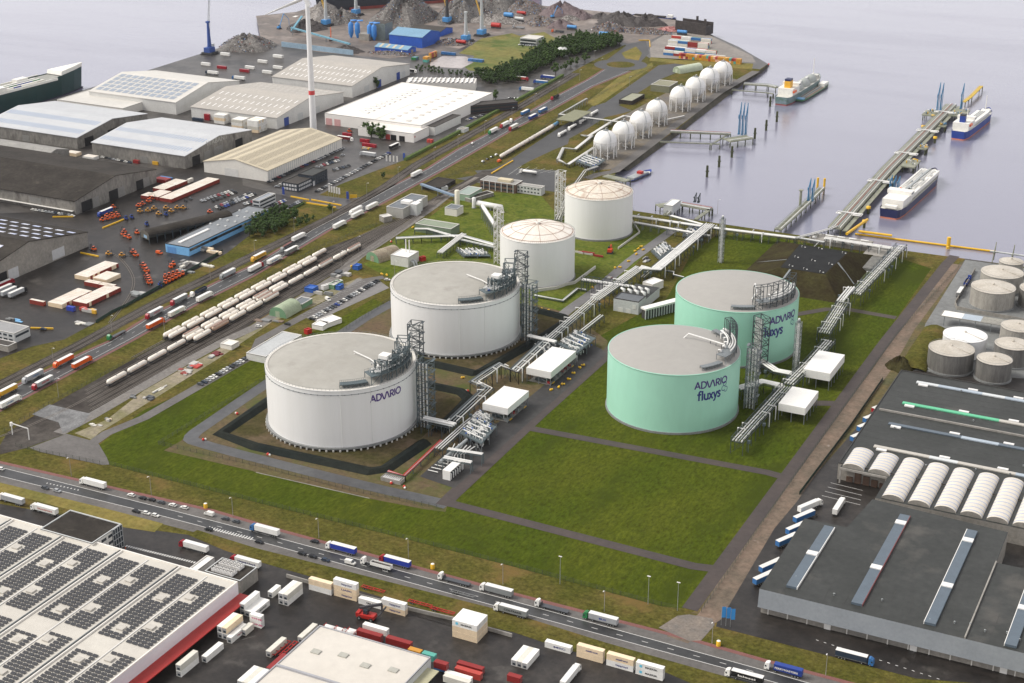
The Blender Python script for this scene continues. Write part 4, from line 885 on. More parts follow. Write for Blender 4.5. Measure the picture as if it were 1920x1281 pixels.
def quadbox(mb,F,a0,b0,z0,a1,b1,z1,m,top=None):
 vs=[F.X(a0,b0,z0),F.X(a1,b0,z0),F.X(a1,b1,z0),F.X(a0,b1,z0),F.X(a0,b0,z1),F.X(a1,b0,z1),F.X(a1,b1,z1),F.X(a0,b1,z1)]
 mb.add(vs,[(0,1,5,4),(1,2,6,5),(2,3,7,6),(3,0,4,7),(0,3,2,1)],m);mb.add(vs[4:],[(0,1,2,3)],top or m)
def openings(t,F,ds,nm='door'):
 for d in ds:
  side,pos,w,z0,z1,m=d[:6];mb=MB();L_=F.lu if side=='f' else F.lv;a=L_*pos
  if side=='f':quadbox(mb,F,a,-.15,z0,a+w,.02,z1,m)
  else:quadbox(mb,F,-.15,a,z0,.02,a+w,z1,m)
  part(d[6]if len(d)>6 else nm,mb,t)
def windows(t,F,side,rows,n,w,h,z0,dz,a0=1.0,m=None):
 L_=(F.lu if side=='f' else F.lv)-2*a0;st_=L_/n;mb=MB()
 if side=='f':quadbox(mb,F,0,-.1,0,w,.02,h,m or glassd)
 else:quadbox(mb,F,-.1,0,0,.02,w,h,m or glassd)
 me=mb.mesh('window')
 for r in range(rows):
  for i in range(n):
   a=a0+st_*(i+.5)-w/2;p=F.uh*a if side=='f' else F.vh*a;link('window',me,t,(p.x,p.y,z0+r*dz))
def hall(label,pts,h,rise,ridge,wall,roof,doors=(),sky=(),group=None,name='warehouse',cat='warehouse',over=.6,off=.5,base=True,fascia=None):
 F=Fr(pts,h);t=thing(name,label,cat,F.A,0,group);lu,lv=F.lu,F.lv;F.h,F.t=h,t;mb=MB()
 vs=[F.X(0,0,0),F.X(lu,0,0),F.X(lu,lv,0),F.X(0,lv,0),F.X(0,0,h),F.X(lu,0,h),F.X(lu,lv,h),F.X(0,lv,h)]
 if rise and ridge=='u':
  vs+=[F.X(0,lv*off,h+rise),F.X(lu,lv*off,h+rise)]
  fs=[(0,1,5,4),(1,2,6,9,5),(2,3,7,6),(3,0,4,8,7)];R1=(4,5,9,8);o=over
  e=F.X(0,0,0);P=[F.X(-o,-o,h-o*rise/(lv*off)+.1),F.X(lu+o,-o,h-o*rise/(lv*off)+.1),F.X(lu+o,lv*off,h+rise+.1),F.X(-o,lv*off,h+rise+.1),F.X(lu+o,lv+o,h-o*rise/(lv*(1-off))+.1),F.X(-o,lv+o,h-o*rise/(lv*(1-off))+.1)]
  rfs=[(0,1,2,3),(3,2,4,5)]
 elif rise:
  vs+=[F.X(lu*off,0,h+rise),F.X(lu*off,lv,h+rise)]
  fs=[(0,1,5,8,4),(1,2,6,5),(2,3,7,9,6),(3,0,4,7)];o=over
  P=[F.X(-o,-o,h+.1-o*rise/(lu*off)),F.X(-o,lv+o,h+.1-o*rise/(lu*off)),F.X(lu*off,lv+o,h+rise+.1),F.X(lu*off,-o,h+rise+.1),F.X(lu+o,lv+o,h+.1-o*rise/(lu*(1-off))),F.X(lu+o,-o,h+.1-o*rise/(lu*(1-off)))]
  rfs=[(0,1,2,3),(3,2,4,5)]
 else:
  fs=[(0,1,5,4),(1,2,6,5),(2,3,7,6),(3,0,4,7)];P=None
 mb.add(vs,fs,wall)
 if base:part('wall',mb,t)
 mb=MB()
 if P:
  n=len(P);mb.add(P+[(p[0],p[1],p[2]-.25)for p in P],rfs+[tuple(n+i for i in f)for f in rfs],roof)
  ed=[(0,1),(1,2),(2,3),(3,0),(2,4),(4,5),(5,3)]
  mb.add([(*p[:2],p[2]+.03)for p in P]+[(*p[:2],p[2]-.45)for p in P],[(a,b,n+b,n+a)for a,b in ed if{a,b}!={2,3}],fascia or roof)
 else:
  w=.5;quadbox(mb,F,w,w,h-.3,lu-w,lv-w,h-.2,roof)
  part('roof',mb,t);mb=MB()
  for a0,b0,a1,b1 in((0,0,lu,w),(0,lv-w,lu,lv),(0,w,w,lv-w),(lu-w,w,lu,lv-w)):quadbox(mb,F,a0,b0,h-.3,a1,b1,h+.25,fascia or trimw)
 part('parapet' if not P else 'roof',mb,t)
 openings(t,F,doors)
 def zr(a,b):
  if not rise:return h-.2
  f_=(b/lv if ridge=='u' else a/lu);return h+rise*(f_/off if f_<off else(1-f_)/(1-off))+.1
 F.zr=zr
 for(a0,a1,nu,b0,b1,nv,su,sv,m)in sky:
  cache={}
  for i in range(nu):
   for j in range(nv):
    a=lu*(a0+(a1-a0)*(i+.5)/nu);b=lv*(b0+(b1-b0)*(j+.5)/nv);z0=zr(a,b)
    c4=[(a-su/2,b-sv/2),(a+su/2,b-sv/2),(a+su/2,b+sv/2),(a-su/2,b+sv/2)]
    k=(round(zr(*c4[0])-z0,3),round(zr(*c4[2])-z0,3))
    if k not in cache:
     m_=MB();c=F.X(a,b,z0);V=[Vector(F.X(x,y,zr(x,y)))-Vector(c)for x,y in c4]
     m_.add([(v.x,v.y,v.z+.12)for v in V]+[(v.x,v.y,v.z-.05)for v in V],[(0,1,2,3),(0,1,5,4),(1,2,6,5),(2,3,7,6),(3,0,4,7)],m);cache[k]=m_.mesh('skylight')
    link('skylight',cache[k],t,F.X(a,b,z0))
 return t,F
def box_on(mb,F,a,b,z,w,d,h,m,top=None):quadbox(mb,F,a,b,z,a+w,b+d,z+h,m,top)
# --- old port halls on the left
t,F=hall('old concrete hall with pale blue roof and faded white letters on its gable','00:1385,1170 720,1055 1868,972',12,6.5,'u',wl_conc,rf_blue,[('s',.1,11,0,8.5,door_dk),('s',.27,9,0,8.5,door_gy),('s',.42,13,0,9,door_gy),('s',.74,11,0,8.5,door_dk),('f',.4,8,0,6,door_gy)],[(.03,.99,30,.06,.2,1,1.1,8,skyb),(.03,.99,30,.28,.42,1,1.1,8,skyb)],'pale blue roofed port halls')
mb=MB();text_on(mb,'WABANT',F.X(-.2,F.lv*.47,13),tuple(-v*-1 for v in F.X(0,1,0)),(0,0,1),6,mat('faded_lettering',(.42,.41,.38),.8,0,.2,.5),.02,32);part('lettering',mb,t)
hall('old concrete hall with pale blue roof cut off by the left edge of the photo','00:575,1033 -85,912 1090,851',11,6.5,'u',wl_conc,rf_blue,[('s',.1,12,0,8,door_dk),('s',.27,9,0,8,door_gy),('s',.42,14,0,8,door_dk),('f',.5,8,0,6,door_gy)],[(.03,.99,34,.06,.2,1,1.4,9,skyb),(.03,.99,34,.28,.42,1,1.4,9,skyb)],'pale blue roofed port halls')
t,F=hall('big dark roofed concrete hall with three dark doors facing the parked container blocks','01:560,228 -700,30 1150,-12',11.7,8,'u',wl_conc,rf_dark,[('s',.07,13,0,8.5,door_dk),('s',.19,9,0,8.5,door_gy),('s',.40,11,0,8.5,door_dk),('s',.51,8,0,8.5,door_gy),('s',.74,9,0,8,door_dk),('s',.83,8,0,8,door_gy),('f',.2,12,4,9,door_gy)])
mb=MB();quadbox(mb,F,2,-2.2,3,F.lu,0,3.25,trimw);part('awning',mb,t)
hall('dark roofed concrete hall with rows of pale blue skylights at the left edge','01:-240,835 -1900,430 662,462',11.5,11,'u',wl_beige,rf_dark,[('s',.20,12,0,8,door_dk),('s',.31,10,0,8,door_wh),('s',.13,6,0,8,door_wh),('s',.68,13,1,8.5,door_wh)],[(.0,.42,9,.56,.96,4,6.5,3.2,sky_c),(.04,.40,6,.08,.46,3,6.5,3.2,sky_c)])
hall('low dark roofed shed between the left port halls','00:330,1185 -300,1060 420,1105',9,4,'u',wl_conc,mat('grey_old_roof',(.3,.29,.27),.8,0,.2,.1),[],[],over=.2)
t,F=hall('large pale hall with a grid of solar panels on its roof','00:1316,768 735,662 1752,600',12.5,9,'u',wl_white,rf_pale)
pvm=mat('solar_cells',(.042,.043,.047),.35,0,.2,.5,(.045,.046,.052),spec=.35);pvf=mat('solar_frame',(.35,.36,.38),.4,.3,.1,1);pvp=mat('pale_solar_cells',(.3,.34,.4),.3,0,.15,.2)
for i in range(12):
 for j in range(5):
  mb=MB();a,b=F.lu*(.06+.077*i),F.lv*(.05+.084*j);w_,d_=F.lu*.058,F.lv*.066;mb.add([F.X(x,y,F.zr(x,y)+.15)for x,y in((a,b),(a+w_,b),(a+w_,b+d_),(a,b+d_))],[(0,1,2,3)],pvp);part('solar_array',mb,t)
hall('low cream flat roofed hall in front of the solar roofed hall','00:922,815 470,735 1137,736',8,0,'u',wl_cream,rf_pale)
t,F=hall('white hall with taupe roof and slanted skylight strips behind the stacked white containers','10:155,885 -480,797 640,690',11,8,'u',wl_white,rf_taup,[('s',.1,8,0,8,door_bl),('s',.3,9,0,7,wl_pale),('s',.55,9,0,7,wl_pale)],[(.02,.97,14,.03,.42,3,1.2,7,skyl),(.02,.97,14,.58,.95,3,1.2,7,rf_pale)],'white halls with taupe roofs')
t,F=hall('white hall with taupe roof and slanted skylight strips beside the scrap yard wall','10:720,645 127,572 1143,478',12.5,8,'u',wl_white,rf_taup,[('s',.2,10,0,7,wl_pale),('s',.42,8,0,8,door_bl),('s',.76,7,0,8,door_bl),('s',.85,8,0,7,wl_pale)],[(.02,.97,16,.03,.42,3,1.2,7,skyl)],'white halls with taupe roofs')
t,F=hall('very large flat white roofed factory beside the turbine','10:515,850 1200,960 1040,612',11,0,'u',mat('factory_white',(.8,.765,.72),.6,0,.03,.1),rf_whit,[('f',.01,7,0,6.5,door_pk),('f',.1,7,0,6.5,door_pk)])
F2=F
for i in range(22):
 mb=MB();a,b=F.lu*(.23+.0*i)+(0 if i%2 else 7),F.lv*(.12+.034*i);box_on(mb,F,a,b,10.8,6,4.5,1.0,skyl);part('skylight',mb,t)
for i in range(11):
 for a in(.63,.8):mb=MB();box_on(mb,F,F.lu*a,F.lv*(.06+.085*i),10.8,4,4,.5,rf_pale);part('skylight',mb,t)
mb=MB();quadbox(mb,F,F.lu*.52,1,10.8,F.lu*.525,F.lv-1,10.95,rf_pale);part('roof_joint',mb,t)
mb=MB();quadbox(mb,F,F.lu+.02,10,8,F.lu+9,F.lv*.42,8.4,rf_brn);quadbox(mb,F,F.lu+.02,10,0,F.lu+9,F.lv*.42,8,wl_white);part('side_wing',mb,t)
hall('low white loading block with red doors in front of the white factory','10:1182,1005 800,935 1283,950',8.5,0,'u',MATS['factory_white'],rf_whit,[('f',.16,6,0,5,door_dk),('f',.31,6,0,5,door_dk),('f',.42,5,0,5,door_rd),('s',.05,1.5,4.5,6,door_rd)])
t,F=hall('dark brown office wing along the right side of the white factory','c:1140,385 1085,345 1540,160',8,0,'u',mat('dark_brown_cladding',(.045,.028,.028),.6,0,.2,.3),rf_brn,fascia=trimd)
windows(t,F,'s',2,14,4,1.6,1.6,3.4)
t,F=hall('white sawtooth roofed shed behind the white factory','b:2500,300 1670,290 2700,240',9,0,'u',wl_cream,rf_whit)
for i in range(14):
 for j in range(2):
  mb=MB();a,b=F.lu*(.04+.068*i),F.lv*(.1+.45*j);V=[F.X(a,b,8.9),F.X(a+2.8,b,8.9),F.X(a+2.8,b+F.lv*.4,8.9),F.X(a,b+F.lv*.4,8.9),F.X(a,b,10.4),F.X(a,b+F.lv*.4,10.4)]
  mb.add(V,[(0,1,4),(3,2,5),(4,5,3,0)],glassd);mb.add([V[i_]for i_ in(1,2,5,4)],[(0,1,2,3)],skyl);part('sawtooth_light',mb,t)
t,F=hall('large cream hall with beige roof and rows of brown skylights','a:840,640 90,520 1700,250',10,6,'v',wl_cream,rf_beig,[('f',.46,14,0,7,wl_white)],[(.04,.5,3,.02,.98,48,7,.8,skyd),(.52,.97,2,.02,.98,48,7,.8,skyd)])
mb=MB()
for i in range(34):quadbox(mb,F,-.25,2+i*(F.lv*.93)/34,0,0,2.35+i*(F.lv*.93)/34,9.6,wl_pale)
part('wall_rib',mb,t)
# offices and small houses on the left
t,F=hall('black two storey office block near the company flags, front part','a:1205,805 1045,762 1375,712',7,0,'u',mat('blue_black_cladding',(.03,.04,.055),.5,0,.2,.3),rf_brn,name='office_building',cat='office',fascia=trimd)
windows(t,F,'f',2,5,2,1.9,1,3.2,m=door_wh);windows(t,F,'s',2,9,1.8,1.8,1,3.2,m=door_wh)
t,F=hall('black two storey office block near the company flags, rear part with grey roof','a:1378,705 1212,678 1552,622',9,0,'u',MATS['blue_black_cladding'],rf_blk,[('s',.02,3,0,4,door_wh)],name='office_building',cat='office',fascia=trimd)
windows(t,F,'s',2,6,2,1.8,1.5,3.4)
t,F=hall('pale grey three storey gate office beside the parked cars','a:745,1005 668,988 990,925',9,0,'u',wl_pale,mat('lead_grey_roof',(.28,.3,.33),.5,0,.15,.2),name='office_building',cat='office')
windows(t,F,'f',3,3,2.4,1.3,1.2,2.9);windows(t,F,'s',3,9,2.8,1.3,1.2,2.9)
t,F=hall('long sky blue workshop beside the railway','01:1415,578 1243,545 2090,300',6.8,0,'u',skyb_w,mat('blue_grey_flat_roof',(.2,.215,.23),.6,0,.15,.06),name='workshop',cat='workshop',fascia=trimd)
mb=MB();quadbox(mb,F,12,6,6.6,14.5,42,7.3,skyl);part('rooflight',mb,t);openings(t,F,[('s',.01,34,3.4,5.4,glassd,'window_band'),('s',.25,40,3.4,5.4,glassd,'window_band'),('s',.56,60,3.6,5,wl_beige,'window_band'),('f',.55,8,0,5,mat('blue_roller_door',(.12,.3,.6),.5,0,.1,.4))])
for i in range(4):
 for j in range(3):mb=MB();box_on(mb,F,5+7*j,F.lv*(.5+.12*i),6.6,1.6,1.6,.8,wl_pale);part('roof_vent',mb,t)
 # open maintenance shed
F=Fr('01:1118,492 1052,462 1568,268',6.5);t=thing('open_shed','long dark open maintenance shed with curved roof in the forklift yard','shed',F.A);mb=MB();n=10;V=[]
for j in(0,1):
 for i in range(n+1):a=math.pi*i/n;V.append(F.X(F.lu*(.5-.5*math.cos(a)),F.lv*j,6.5+3*math.sin(a)))
mb.add(V,[(i,i+1,n+2+i,n+1+i)for i in range(n)],rf_dark);mb.add(V[:n+1],[tuple(range(n+1))],mat('brown_gable',(.12,.11,.09),.7,0,.2,.3));part('roof',mb,t)
for j in range(12):
 for a in(.2,F.lu-.2):mb=MB();mb.beam(F.X(a,F.lv*j/11,0),F.X(a,F.lv*j/11,6.6),.5,steel_d);part('column',mb,t)
mb=MB();quadbox(mb,F,0,0,3,F.lu,.3,6.6,MATS['brown_gable']);quadbox(mb,F,F.lu*.25,-.12,3.8,F.lu*.6,0,6,mat('blue_white_sign',(.3,.45,.6),.5,0,.2,1));part('gable_panel',mb,t)
mb=MB();quadbox(mb,F,F.lu-.3,1,0,F.lu,F.lv-1,6.4,MATS['brown_gable']);part('rear_wall',mb,t)
t,F=hall('small grey office with a glass strip at the left edge by the railway','01:105,1225 -110,1175 228,1172',6.5,0,'u',wl_pale,mat('grey_flat_roof',(.3,.3,.3),.6,0,.15,.2),name='office_building',cat='office')
windows(t,F,'s',1,4,3,1.5,3.4,3);windows(t,F,'f',2,5,3,1.4,1,3)
hall('low green roofed gatehouse at the lower left edge','02:60,40 -100,0 130,10',4,0,'u',wl_beige,rf_brn,name='gatehouse',cat='gatehouse')
# --- plant buildings
t,F=hall('grey compressor building with white louvred fin beside the pipe rack','21:950,988 778,943 1015,943',9,0,'u',wl_pale,mat('slate_roof',(.12,.13,.14),.6,0,.15,.1),[('f',.3,3.5,0,3,wl_white),('f',.62,3.5,0,3,wl_white),('f',.1,2.4,3.5,6.5,wl_white)],name='compressor_building',cat='plant building',fascia=trimd)
mb=MB();quadbox(mb,F,.2,F.lv+.02,0,F.lu-.2,F.lv+26,6.5,wl_pale,rf_blk);part('rear_wing',mb,t)
for k in range(7):mb=MB();p=F.X(3+(k%4)*5,F.lv+5+7*(k//4),0);mb.tube([(p[0],p[1],6.5),(p[0],p[1],9),(p[0]-3,p[1]+2,9)],.8,pipe_w,8);part('roof_duct',mb,t)
F_=Fr('21:1003,1040 965,1022 1172,918',7.5);mb=MB();t=thing('cooler_block','long white topped cooler block beside the compressor building','cooler',F_.A);quadbox(mb,F_,0,0,6.3,F_.lu,F_.lv,7.5,capw);quadbox(mb,F_,.6,.6,0,F_.lu-.6,F_.lv-.6,6.3,trimd);part('casing',mb,t)
for i in range(14):mb=MB();quadbox(mb,F_,0,F_.lv*i/14,0,.5,F_.lv*i/14+.6,6.3,wl_pale);part('fin',mb,t)
def simple(label,pts,h,wall,roof=None,name='hut',cat='hut',rise=0,ridge='u',doors=(),fascia=None,sky=()):return hall(label,pts,h,rise,ridge,wall,roof or rf_pale,doors,sky,name=name,cat=cat,fascia=fascia)
simple('plain white box building behind the compressor building','21:1055,858 980,836 1125,820',5.5,wl_cream,capw,'equipment_house','plant building')
t,F=simple('grey brick substation with white cooling units beside the sidings','11:1102,290 988,265 1282,190',8,mat('grey_brick',(.4,.39,.36),.8,0,.12,.4),mat('slate_roof2',(.15,.165,.18),.6,0,.15,.1),'substation','substation')
mb=MB();quadbox(mb,F,-6,F.lv*.28,0,0,F.lv*.46,9.5,wl_pale,capw);quadbox(mb,F,-3,F.lv*.5,0,0,F.lv*.66,9,wl_pale,capw);quadbox(mb,F,1,F.lv*.3,8.2,9,F.lv*.45,10.5,capw);part('cooling_unit',mb,t)
simple('small pale concrete hut beside the sidings','11:958,352 924,335 994,325',4.5,wl_beige,rf_pale)
t,F=simple('long green flat roofed analyser shed in the valve area','11:1462,440 1198,395 1545,405',6.5,mat('green_grey_wall',(.17,.22,.15),.7,0,.15,.2),mat('green_grey_roof',(.24,.28,.2),.7,0,.15,.1),'analyser_shed','shed')
t,F=simple('pale green building with a flat grey roof next to the railway bridge','11:1600,185 1505,165 1692,130',5.5,mat('pale_green_wall',(.3,.42,.3),.7,0,.12,.2),mat('pale_green_roof',(.3,.36,.32),.6,0,.12,.1),'plant_house','plant building')
simple('low dark annex with tanks on its roof beside the pale green building','11:1610,215 1560,200 1735,150',3,wl_conc,rf_dark,'annex','annex')
simple('cream box building with grey roof on the tufted lawn','11:1505,292 1415,278 1545,262',6,wl_cream,MATS['slate_roof2'],'equipment_house','plant building',fascia=wl_pale)
t,F=simple('two storey brown brick control building with columns','d:935,430 492,380 1018,378',7.5,mat('brown_brick',(.16,.1,.075),.85,0,.2,.5),mat('grey_roof3',(.3,.29,.27),.7,0,.15,.1),'control_building','office')
windows(t,F,'f',2,9,3,1.6,1.2,3.4)
for i in range(6):mb=MB();quadbox(mb,F,F.lu*(i+.3)/6,-.5,0,F.lu*(i+.3)/6+.5,0,7.4,wl_pale);part('column',mb,t)
mb=MB();box_on(mb,F,F.lu*.2,F.lv*.3,7.3,12,6,2,mat('cream_box',(.6,.52,.36),.6,0,.1,.3));part('roof_house',mb,t)
t,F=simple('grey two storey cabin block with small square windows','d:1245,470 945,425 1278,440',6.5,wl_pale,MATS['grey_roof3'],'cabin_block','office');windows(t,F,'f',2,7,1.6,1.1,1.4,3)
t,F=simple('white boiler house with two thin chimneys beside the green hut','11:1140,655 1028,622 1208,605',7.5,wl_white,capw,'boiler_house','plant building')
for a in(.35,.55):mb=MB();p=F.X(F.lu*a,F.lv*.7,0);mb.tube([(p[0],p[1],7),(p[0],p[1],17)],.45,pipe_w,8);part('chimney',mb,t)
for k in range(2):mb=MB();p=F.X(-1.5,3+3*k,0);mb.tube([(p[0]-.8,p[1],4),(p[0]+1,p[1],4),(p[0]+2.5,p[1],0)],.7,pipe_g,8);part('duct',mb,t)
def nissen(label,pts,h,m,me_,name='round_shed'):
 F=Fr(pts,0);t=thing(name,label,'shed',F.A);n=14;V=[];mb=MB()
 for j in(0,1):
  for i in range(n+1):a=math.pi*i/n;V.append(F.X(F.lu*(.5-.5*math.cos(a)),F.lv*j,h*math.sin(a)**.8))
 mb.add(V,[(i,i+1,n+2+i,n+1+i)for i in range(n)],m,True);part('roof',mb,t);mb=MB();mb.add(V[:n+1],[tuple(range(n+1))],me_);mb.add(V[n+1:],[tuple(range(n+1))],me_);part('end_wall',mb,t)
 openings(t,F,[('f',.38,F.lu*.25,0,h*.6,m)]);return t
gren=mat('green_sheet',(.16,.3,.17),.6,0,.15,.3)
nissen('rusty green round roofed hut beside the boiler house','11:922,697 825,665 1042,625',7,mat('rusty_sheet',(.22,.17,.12),.8,0,.35,.15,(.32,.28,.2)),gren)
nissen('green round roofed shed beside the car park','11:228,1112 112,1080 325,1040',7,mat('pale_green_sheet',(.34,.4,.27),.7,0,.2,.2),gren)
nissen('pale green round roofed shed above the fifth sphere','20:1262,555 1205,540 1335,500',7,mat('mint_sheet',(.5,.55,.42),.7,0,.15,.2),MATS['pale_green_sheet'])
simple('grey annex shed beside the green round roofed shed','11:345,1005 270,985 448,965',3.5,gren,MATS['slate_roof2'])
for s,c_,l in(('11:425,890 362,878 480,868',blue_m,'blue site cabin beside the grey annex shed'),('11:505,870 485,862 590,800',skyl,'white site cabin behind the blue cabin'),('11:585,865 538,858 640,825',gren,'green site cabin with pale roof beside the blue container'),('11:625,870 600,862 652,850',blue_m,'small blue container at the end of the site cabins'),('11:500,1170 425,1150 530,1130',capw,'white cabin nearest the near white tank in the car park'),('11:530,1150 455,1122 592,1090',capw,'longer white cabin behind the first white cabin'),('11:765,720 728,710 792,702',blue_m,'small blue shed at the bend of the plant road'),('11:385,1200 358,1190 412,1185',red_m,'red equipment box beside the two grey ducts'),('11:1240,655 1222,648 1262,640',red_m,'red equipment box beside the boiler house'),('02:1735,35 1655,15 1760,-5',wl_cream,'small cream hut with a dark roof in the storage strip'),('11:1390,130 1365,120 1418,110',wl_pale,'pale cube hut on the dark railway shed'),('10:1560,975 1510,965 1575,955',wl_pale,'white hut in the car park by the hedge')):
 simple(l,s,3,c_,{gren:rf_pale,wl_pale:wl_beige}.get(c_,c_),'site_cabin','cabin',fascia=c_)
t,F=simple('low pump house with a large pale grey roof left of the nearest tank','12:72,118 -62,80 11:300,1225',4.5,wl_white,mat('pale_grey_roof2',(.45,.46,.46),.6,0,.1,.1),'pump_house','plant building')
simple('dark tarred shed under the railway footbridge','11:1380,130 1245,110 1440,60',3.5,rf_dark,rf_dark,'dark_shed','shed',fascia=trimd)
simple('green brown shed above the fourth sphere','20:1180,650 1040,635 1235,612',7,mat('olive_wall',(.2,.2,.13),.8,0,.15,.2),mat('olive_roof',(.26,.25,.17),.8,0,.15,.1),'olive_shed','shed')
simple('dark weathered hut with a pale roof in the dry grass','20:900,760 800,750 975,705',4,rf_dark,mat('pale_olive',(.3,.3,.22),.8,0,.15,.2),'weathered_hut','hut',fascia=trimd)
F=Fr('20:460,915 320,905 545,835',6);t=thing('loading_roof','olive roofed tanker loading bay beside the fat white pipe','canopy',F.A);mb=MB();quadbox(mb,F,0,0,6,F.lu,F.lv,6.5,mat('olive_canopy',(.22,.22,.14),.8,0,.15,.2));part('roof',mb,t)
for i in range(5):
 for a in(.5,F.lu-.5):mb=MB();mb.beam(F.X(a,F.lv*(i+.1)/4.2,0),F.X(a,F.lv*(i+.1)/4.2,6),.3,steel);part('leg',mb,t)
def silo(label,s,r,h,m=pipe_w,nm='silo',cat='silo'):
 g=GS(s)[0];t=thing(nm,label,cat,g);mb=MB();mb.lathe([(r,.6),(r,h-r*.4),(r*.7,h-r*.1),(.05,h)],m,20);part('vessel',mb,t);mb=MB();mb.lathe([(r+.3,0),(r+.3,.6),(.01,.6)],steel,16);part('base',mb,t)
silo('tall cream nitrogen silo beside the cream box building','11:1510,268',2.1,14,mat('cream_vessel',(.7,.66,.54),.5,0,.06,.3));silo('short white silo on a dark slab on the tufted lawn','11:1635,280',1.6,9);silo('tall pale water tank among the trees','20:378,418',6.4,10,mat('pale_tank',(.6,.6,.58),.5,0,.15,.1),'water_tank','tank')
t=thing('drum_tank','white horizontal drum on saddles beside the lattice tower on the lawn','tank',GS('11:1760,300')[0]);mb=MB();mb.tube([(-14,2,4),(-13,2,4),(10,0,4),(11,0,4)],[.6,2.2,2.2,.6],pipe_w,16);part('vessel',mb,t);mb=MB();[mb.box(x-.4,-.8,0,x+.4,2.8,2.6,steel)for x in(-9,0,7)];part('saddle',mb,t)
# --- bottom left solar hall
rh=11;F=Fr('31,1420 -300,1307 446,1092',rh);Cc=F.X(0,F.lv,0)
t=thing('solar_warehouse','huge white roofed warehouse covered in dark solar panels at the bottom left','warehouse',F.A);mb=MB();lu,lv=F.lu+60,F.lv;F.lu=lu
quadbox(mb,F,0,0,4.6,lu,lv,rh-.3,mat('white_facade',(.7,.69,.71),.5,0,.04,.1),mat('cream_roof',(.56,.53,.47),.65,0,.06,.03,(.5,.47,.42),patch=((.42,.39,.34),.03,.6)));quadbox(mb,F,.6,0,0,lu,lv-.6,4.6,wl_conc);part('wall',mb,t)
mb=MB();quadbox(mb,F,-6.5,0,4.3,-.02,lv+1,4.8,mat('red_canopy',(.38,.025,.02),.5,0,.1,.2));part('red_awning',mb,t);mb=MB()
quadbox(mb,F,0,0,rh-.3,.6,lv,rh+.4,rf_whit);quadbox(mb,F,.6,lv-.6,rh-.3,lu,lv,rh+.4,rf_whit);part('parapet',mb,t)
bw=(G((446,1092),rh)-G((325,1067.5),rh)).length;pl,pw=2.3,3.1
random.seed(3)
for k in range(5):
 u0=bw*k
 mb=MB();quadbox(mb,F,u0+bw-2.2,0,rh-.3,u0+bw-1.7,lv-1,rh+.5,rf_whit);quadbox(mb,F,u0+bw-1.2,0,rh-.28,u0+bw-.2,lv-1,rh+.1,trimd);quadbox(mb,F,u0+bw*.46,0,rh-.3,u0+bw*.46+.3,lv-2,rh+.1,skyl);part('roof_gutter',mb,t)
 for half in(0,1):
  a0=u0+(2.2 if half==0 else bw*.5+.5);cols=int((bw*.41)/pw);pads=[(lv-22-q*27-(6 if half else 0))for q in range(8)]
  for q,b in enumerate(pads):
   mb=MB();aa=a0+(cols*pw)*(.28 if half else.6);quadbox(mb,F,aa,b,rh-.3,aa+3.4,b+3.4,rh+.5,mat('roof_dome',(.5,.47,.42),.5,0,.1,.4),MATS['roof_dome']);part('skylight',mb,t)
  for seg in range(3):
   b1=lv-(5 if seg==0 else 6+seg*62+5*half);b0=max(2,b1-(58 if seg else 56));mb=MB();nb=int((b1-b0)/pl)
   if k==2 and seg==2:continue
   for i in range(nb):
    for j in range(cols):
     b=b0+i*pl;a=a0+j*pw;ac=a0+(cols*pw)*(.28 if half else.6)+1.7
     if any(abs(b-(p+1))<3.4 and abs(a+1.2-ac)<3.8 for p in pads):continue
     mb.add([F.X(a,b,rh+.05),F.X(a+pw-.6,b,rh+.05),F.X(a+pw-.6,b+pl-.8,rh+.42),F.X(a,b+pl-.8,rh+.42)],[(0,1,2,3)],pvm);mb.add([F.X(a,b+pl-.8,rh+.42),F.X(a+pw-.6,b+pl-.8,rh+.42),F.X(a+pw-.6,b+pl-.8,rh-.2),F.X(a,b+pl-.8,rh-.2)],[(0,1,2,3)],pvf)
   if mb.v:part('solar_array',mb,t)
mb=MB()
for k in range(5):quadbox(mb,F,bw*k+bw-1.0,2,rh+.12,bw*k+bw-.7,lv-4,rh+.8,steel)
part('roof_pipe',mb,t)
# office attached and plant room
t,F=hall('white office block with black roof and glass corner behind the solar warehouse','03:690,238 312,122 912,92',12,0,'u',wl_cream,rf_dark,name='office_building',cat='office',fascia=wl_pale)
windows(t,F,'s',3,4,3.4,1.5,2,3.5,1);mb=MB();quadbox(mb,F,-.3,F.lv-7,0,.1,F.lv,12,glassd);part('glass_corner',mb,t);mb=MB()
for i in range(5):quadbox(mb,F,-.5,F.lv-7+i*1.7,0,-.3,F.lv-6.8+i*1.7,12.2,wl_pale)
for i in range(5):quadbox(mb,F,-.5,F.lv-7,i*3,-.3,F.lv,i*3+.2,wl_pale)
part('glazing_bar',mb,t)
t,F=hall('plant room with fans on its dark roof at the end of the solar warehouse','03:1800,520 1520,455 1832,390',7,0,'u',wl_beige,rf_dark,name='plant_room',cat='plant room',fascia=wl_pale)
for i in range(6):
 for j in range(2):
  for k in range(2):mb=MB();p=F.X(F.lu*(.32+.1*i),F.lv*(.18+.16*j+.42*k),0);mb.box(p[0]-.9,p[1]-.9,7,p[0]+.9,p[1]+.9,8.6,skyl);mb.lathe([(.75,8.6),(.75,8.9)],trimd,10,(p[0],p[1]));part('fan',mb,t)
simple('long white roof cooler behind the plant room','03:1480,440 1425,420 1578,335',4,wl_white,capw,'cooling_unit','cooler')
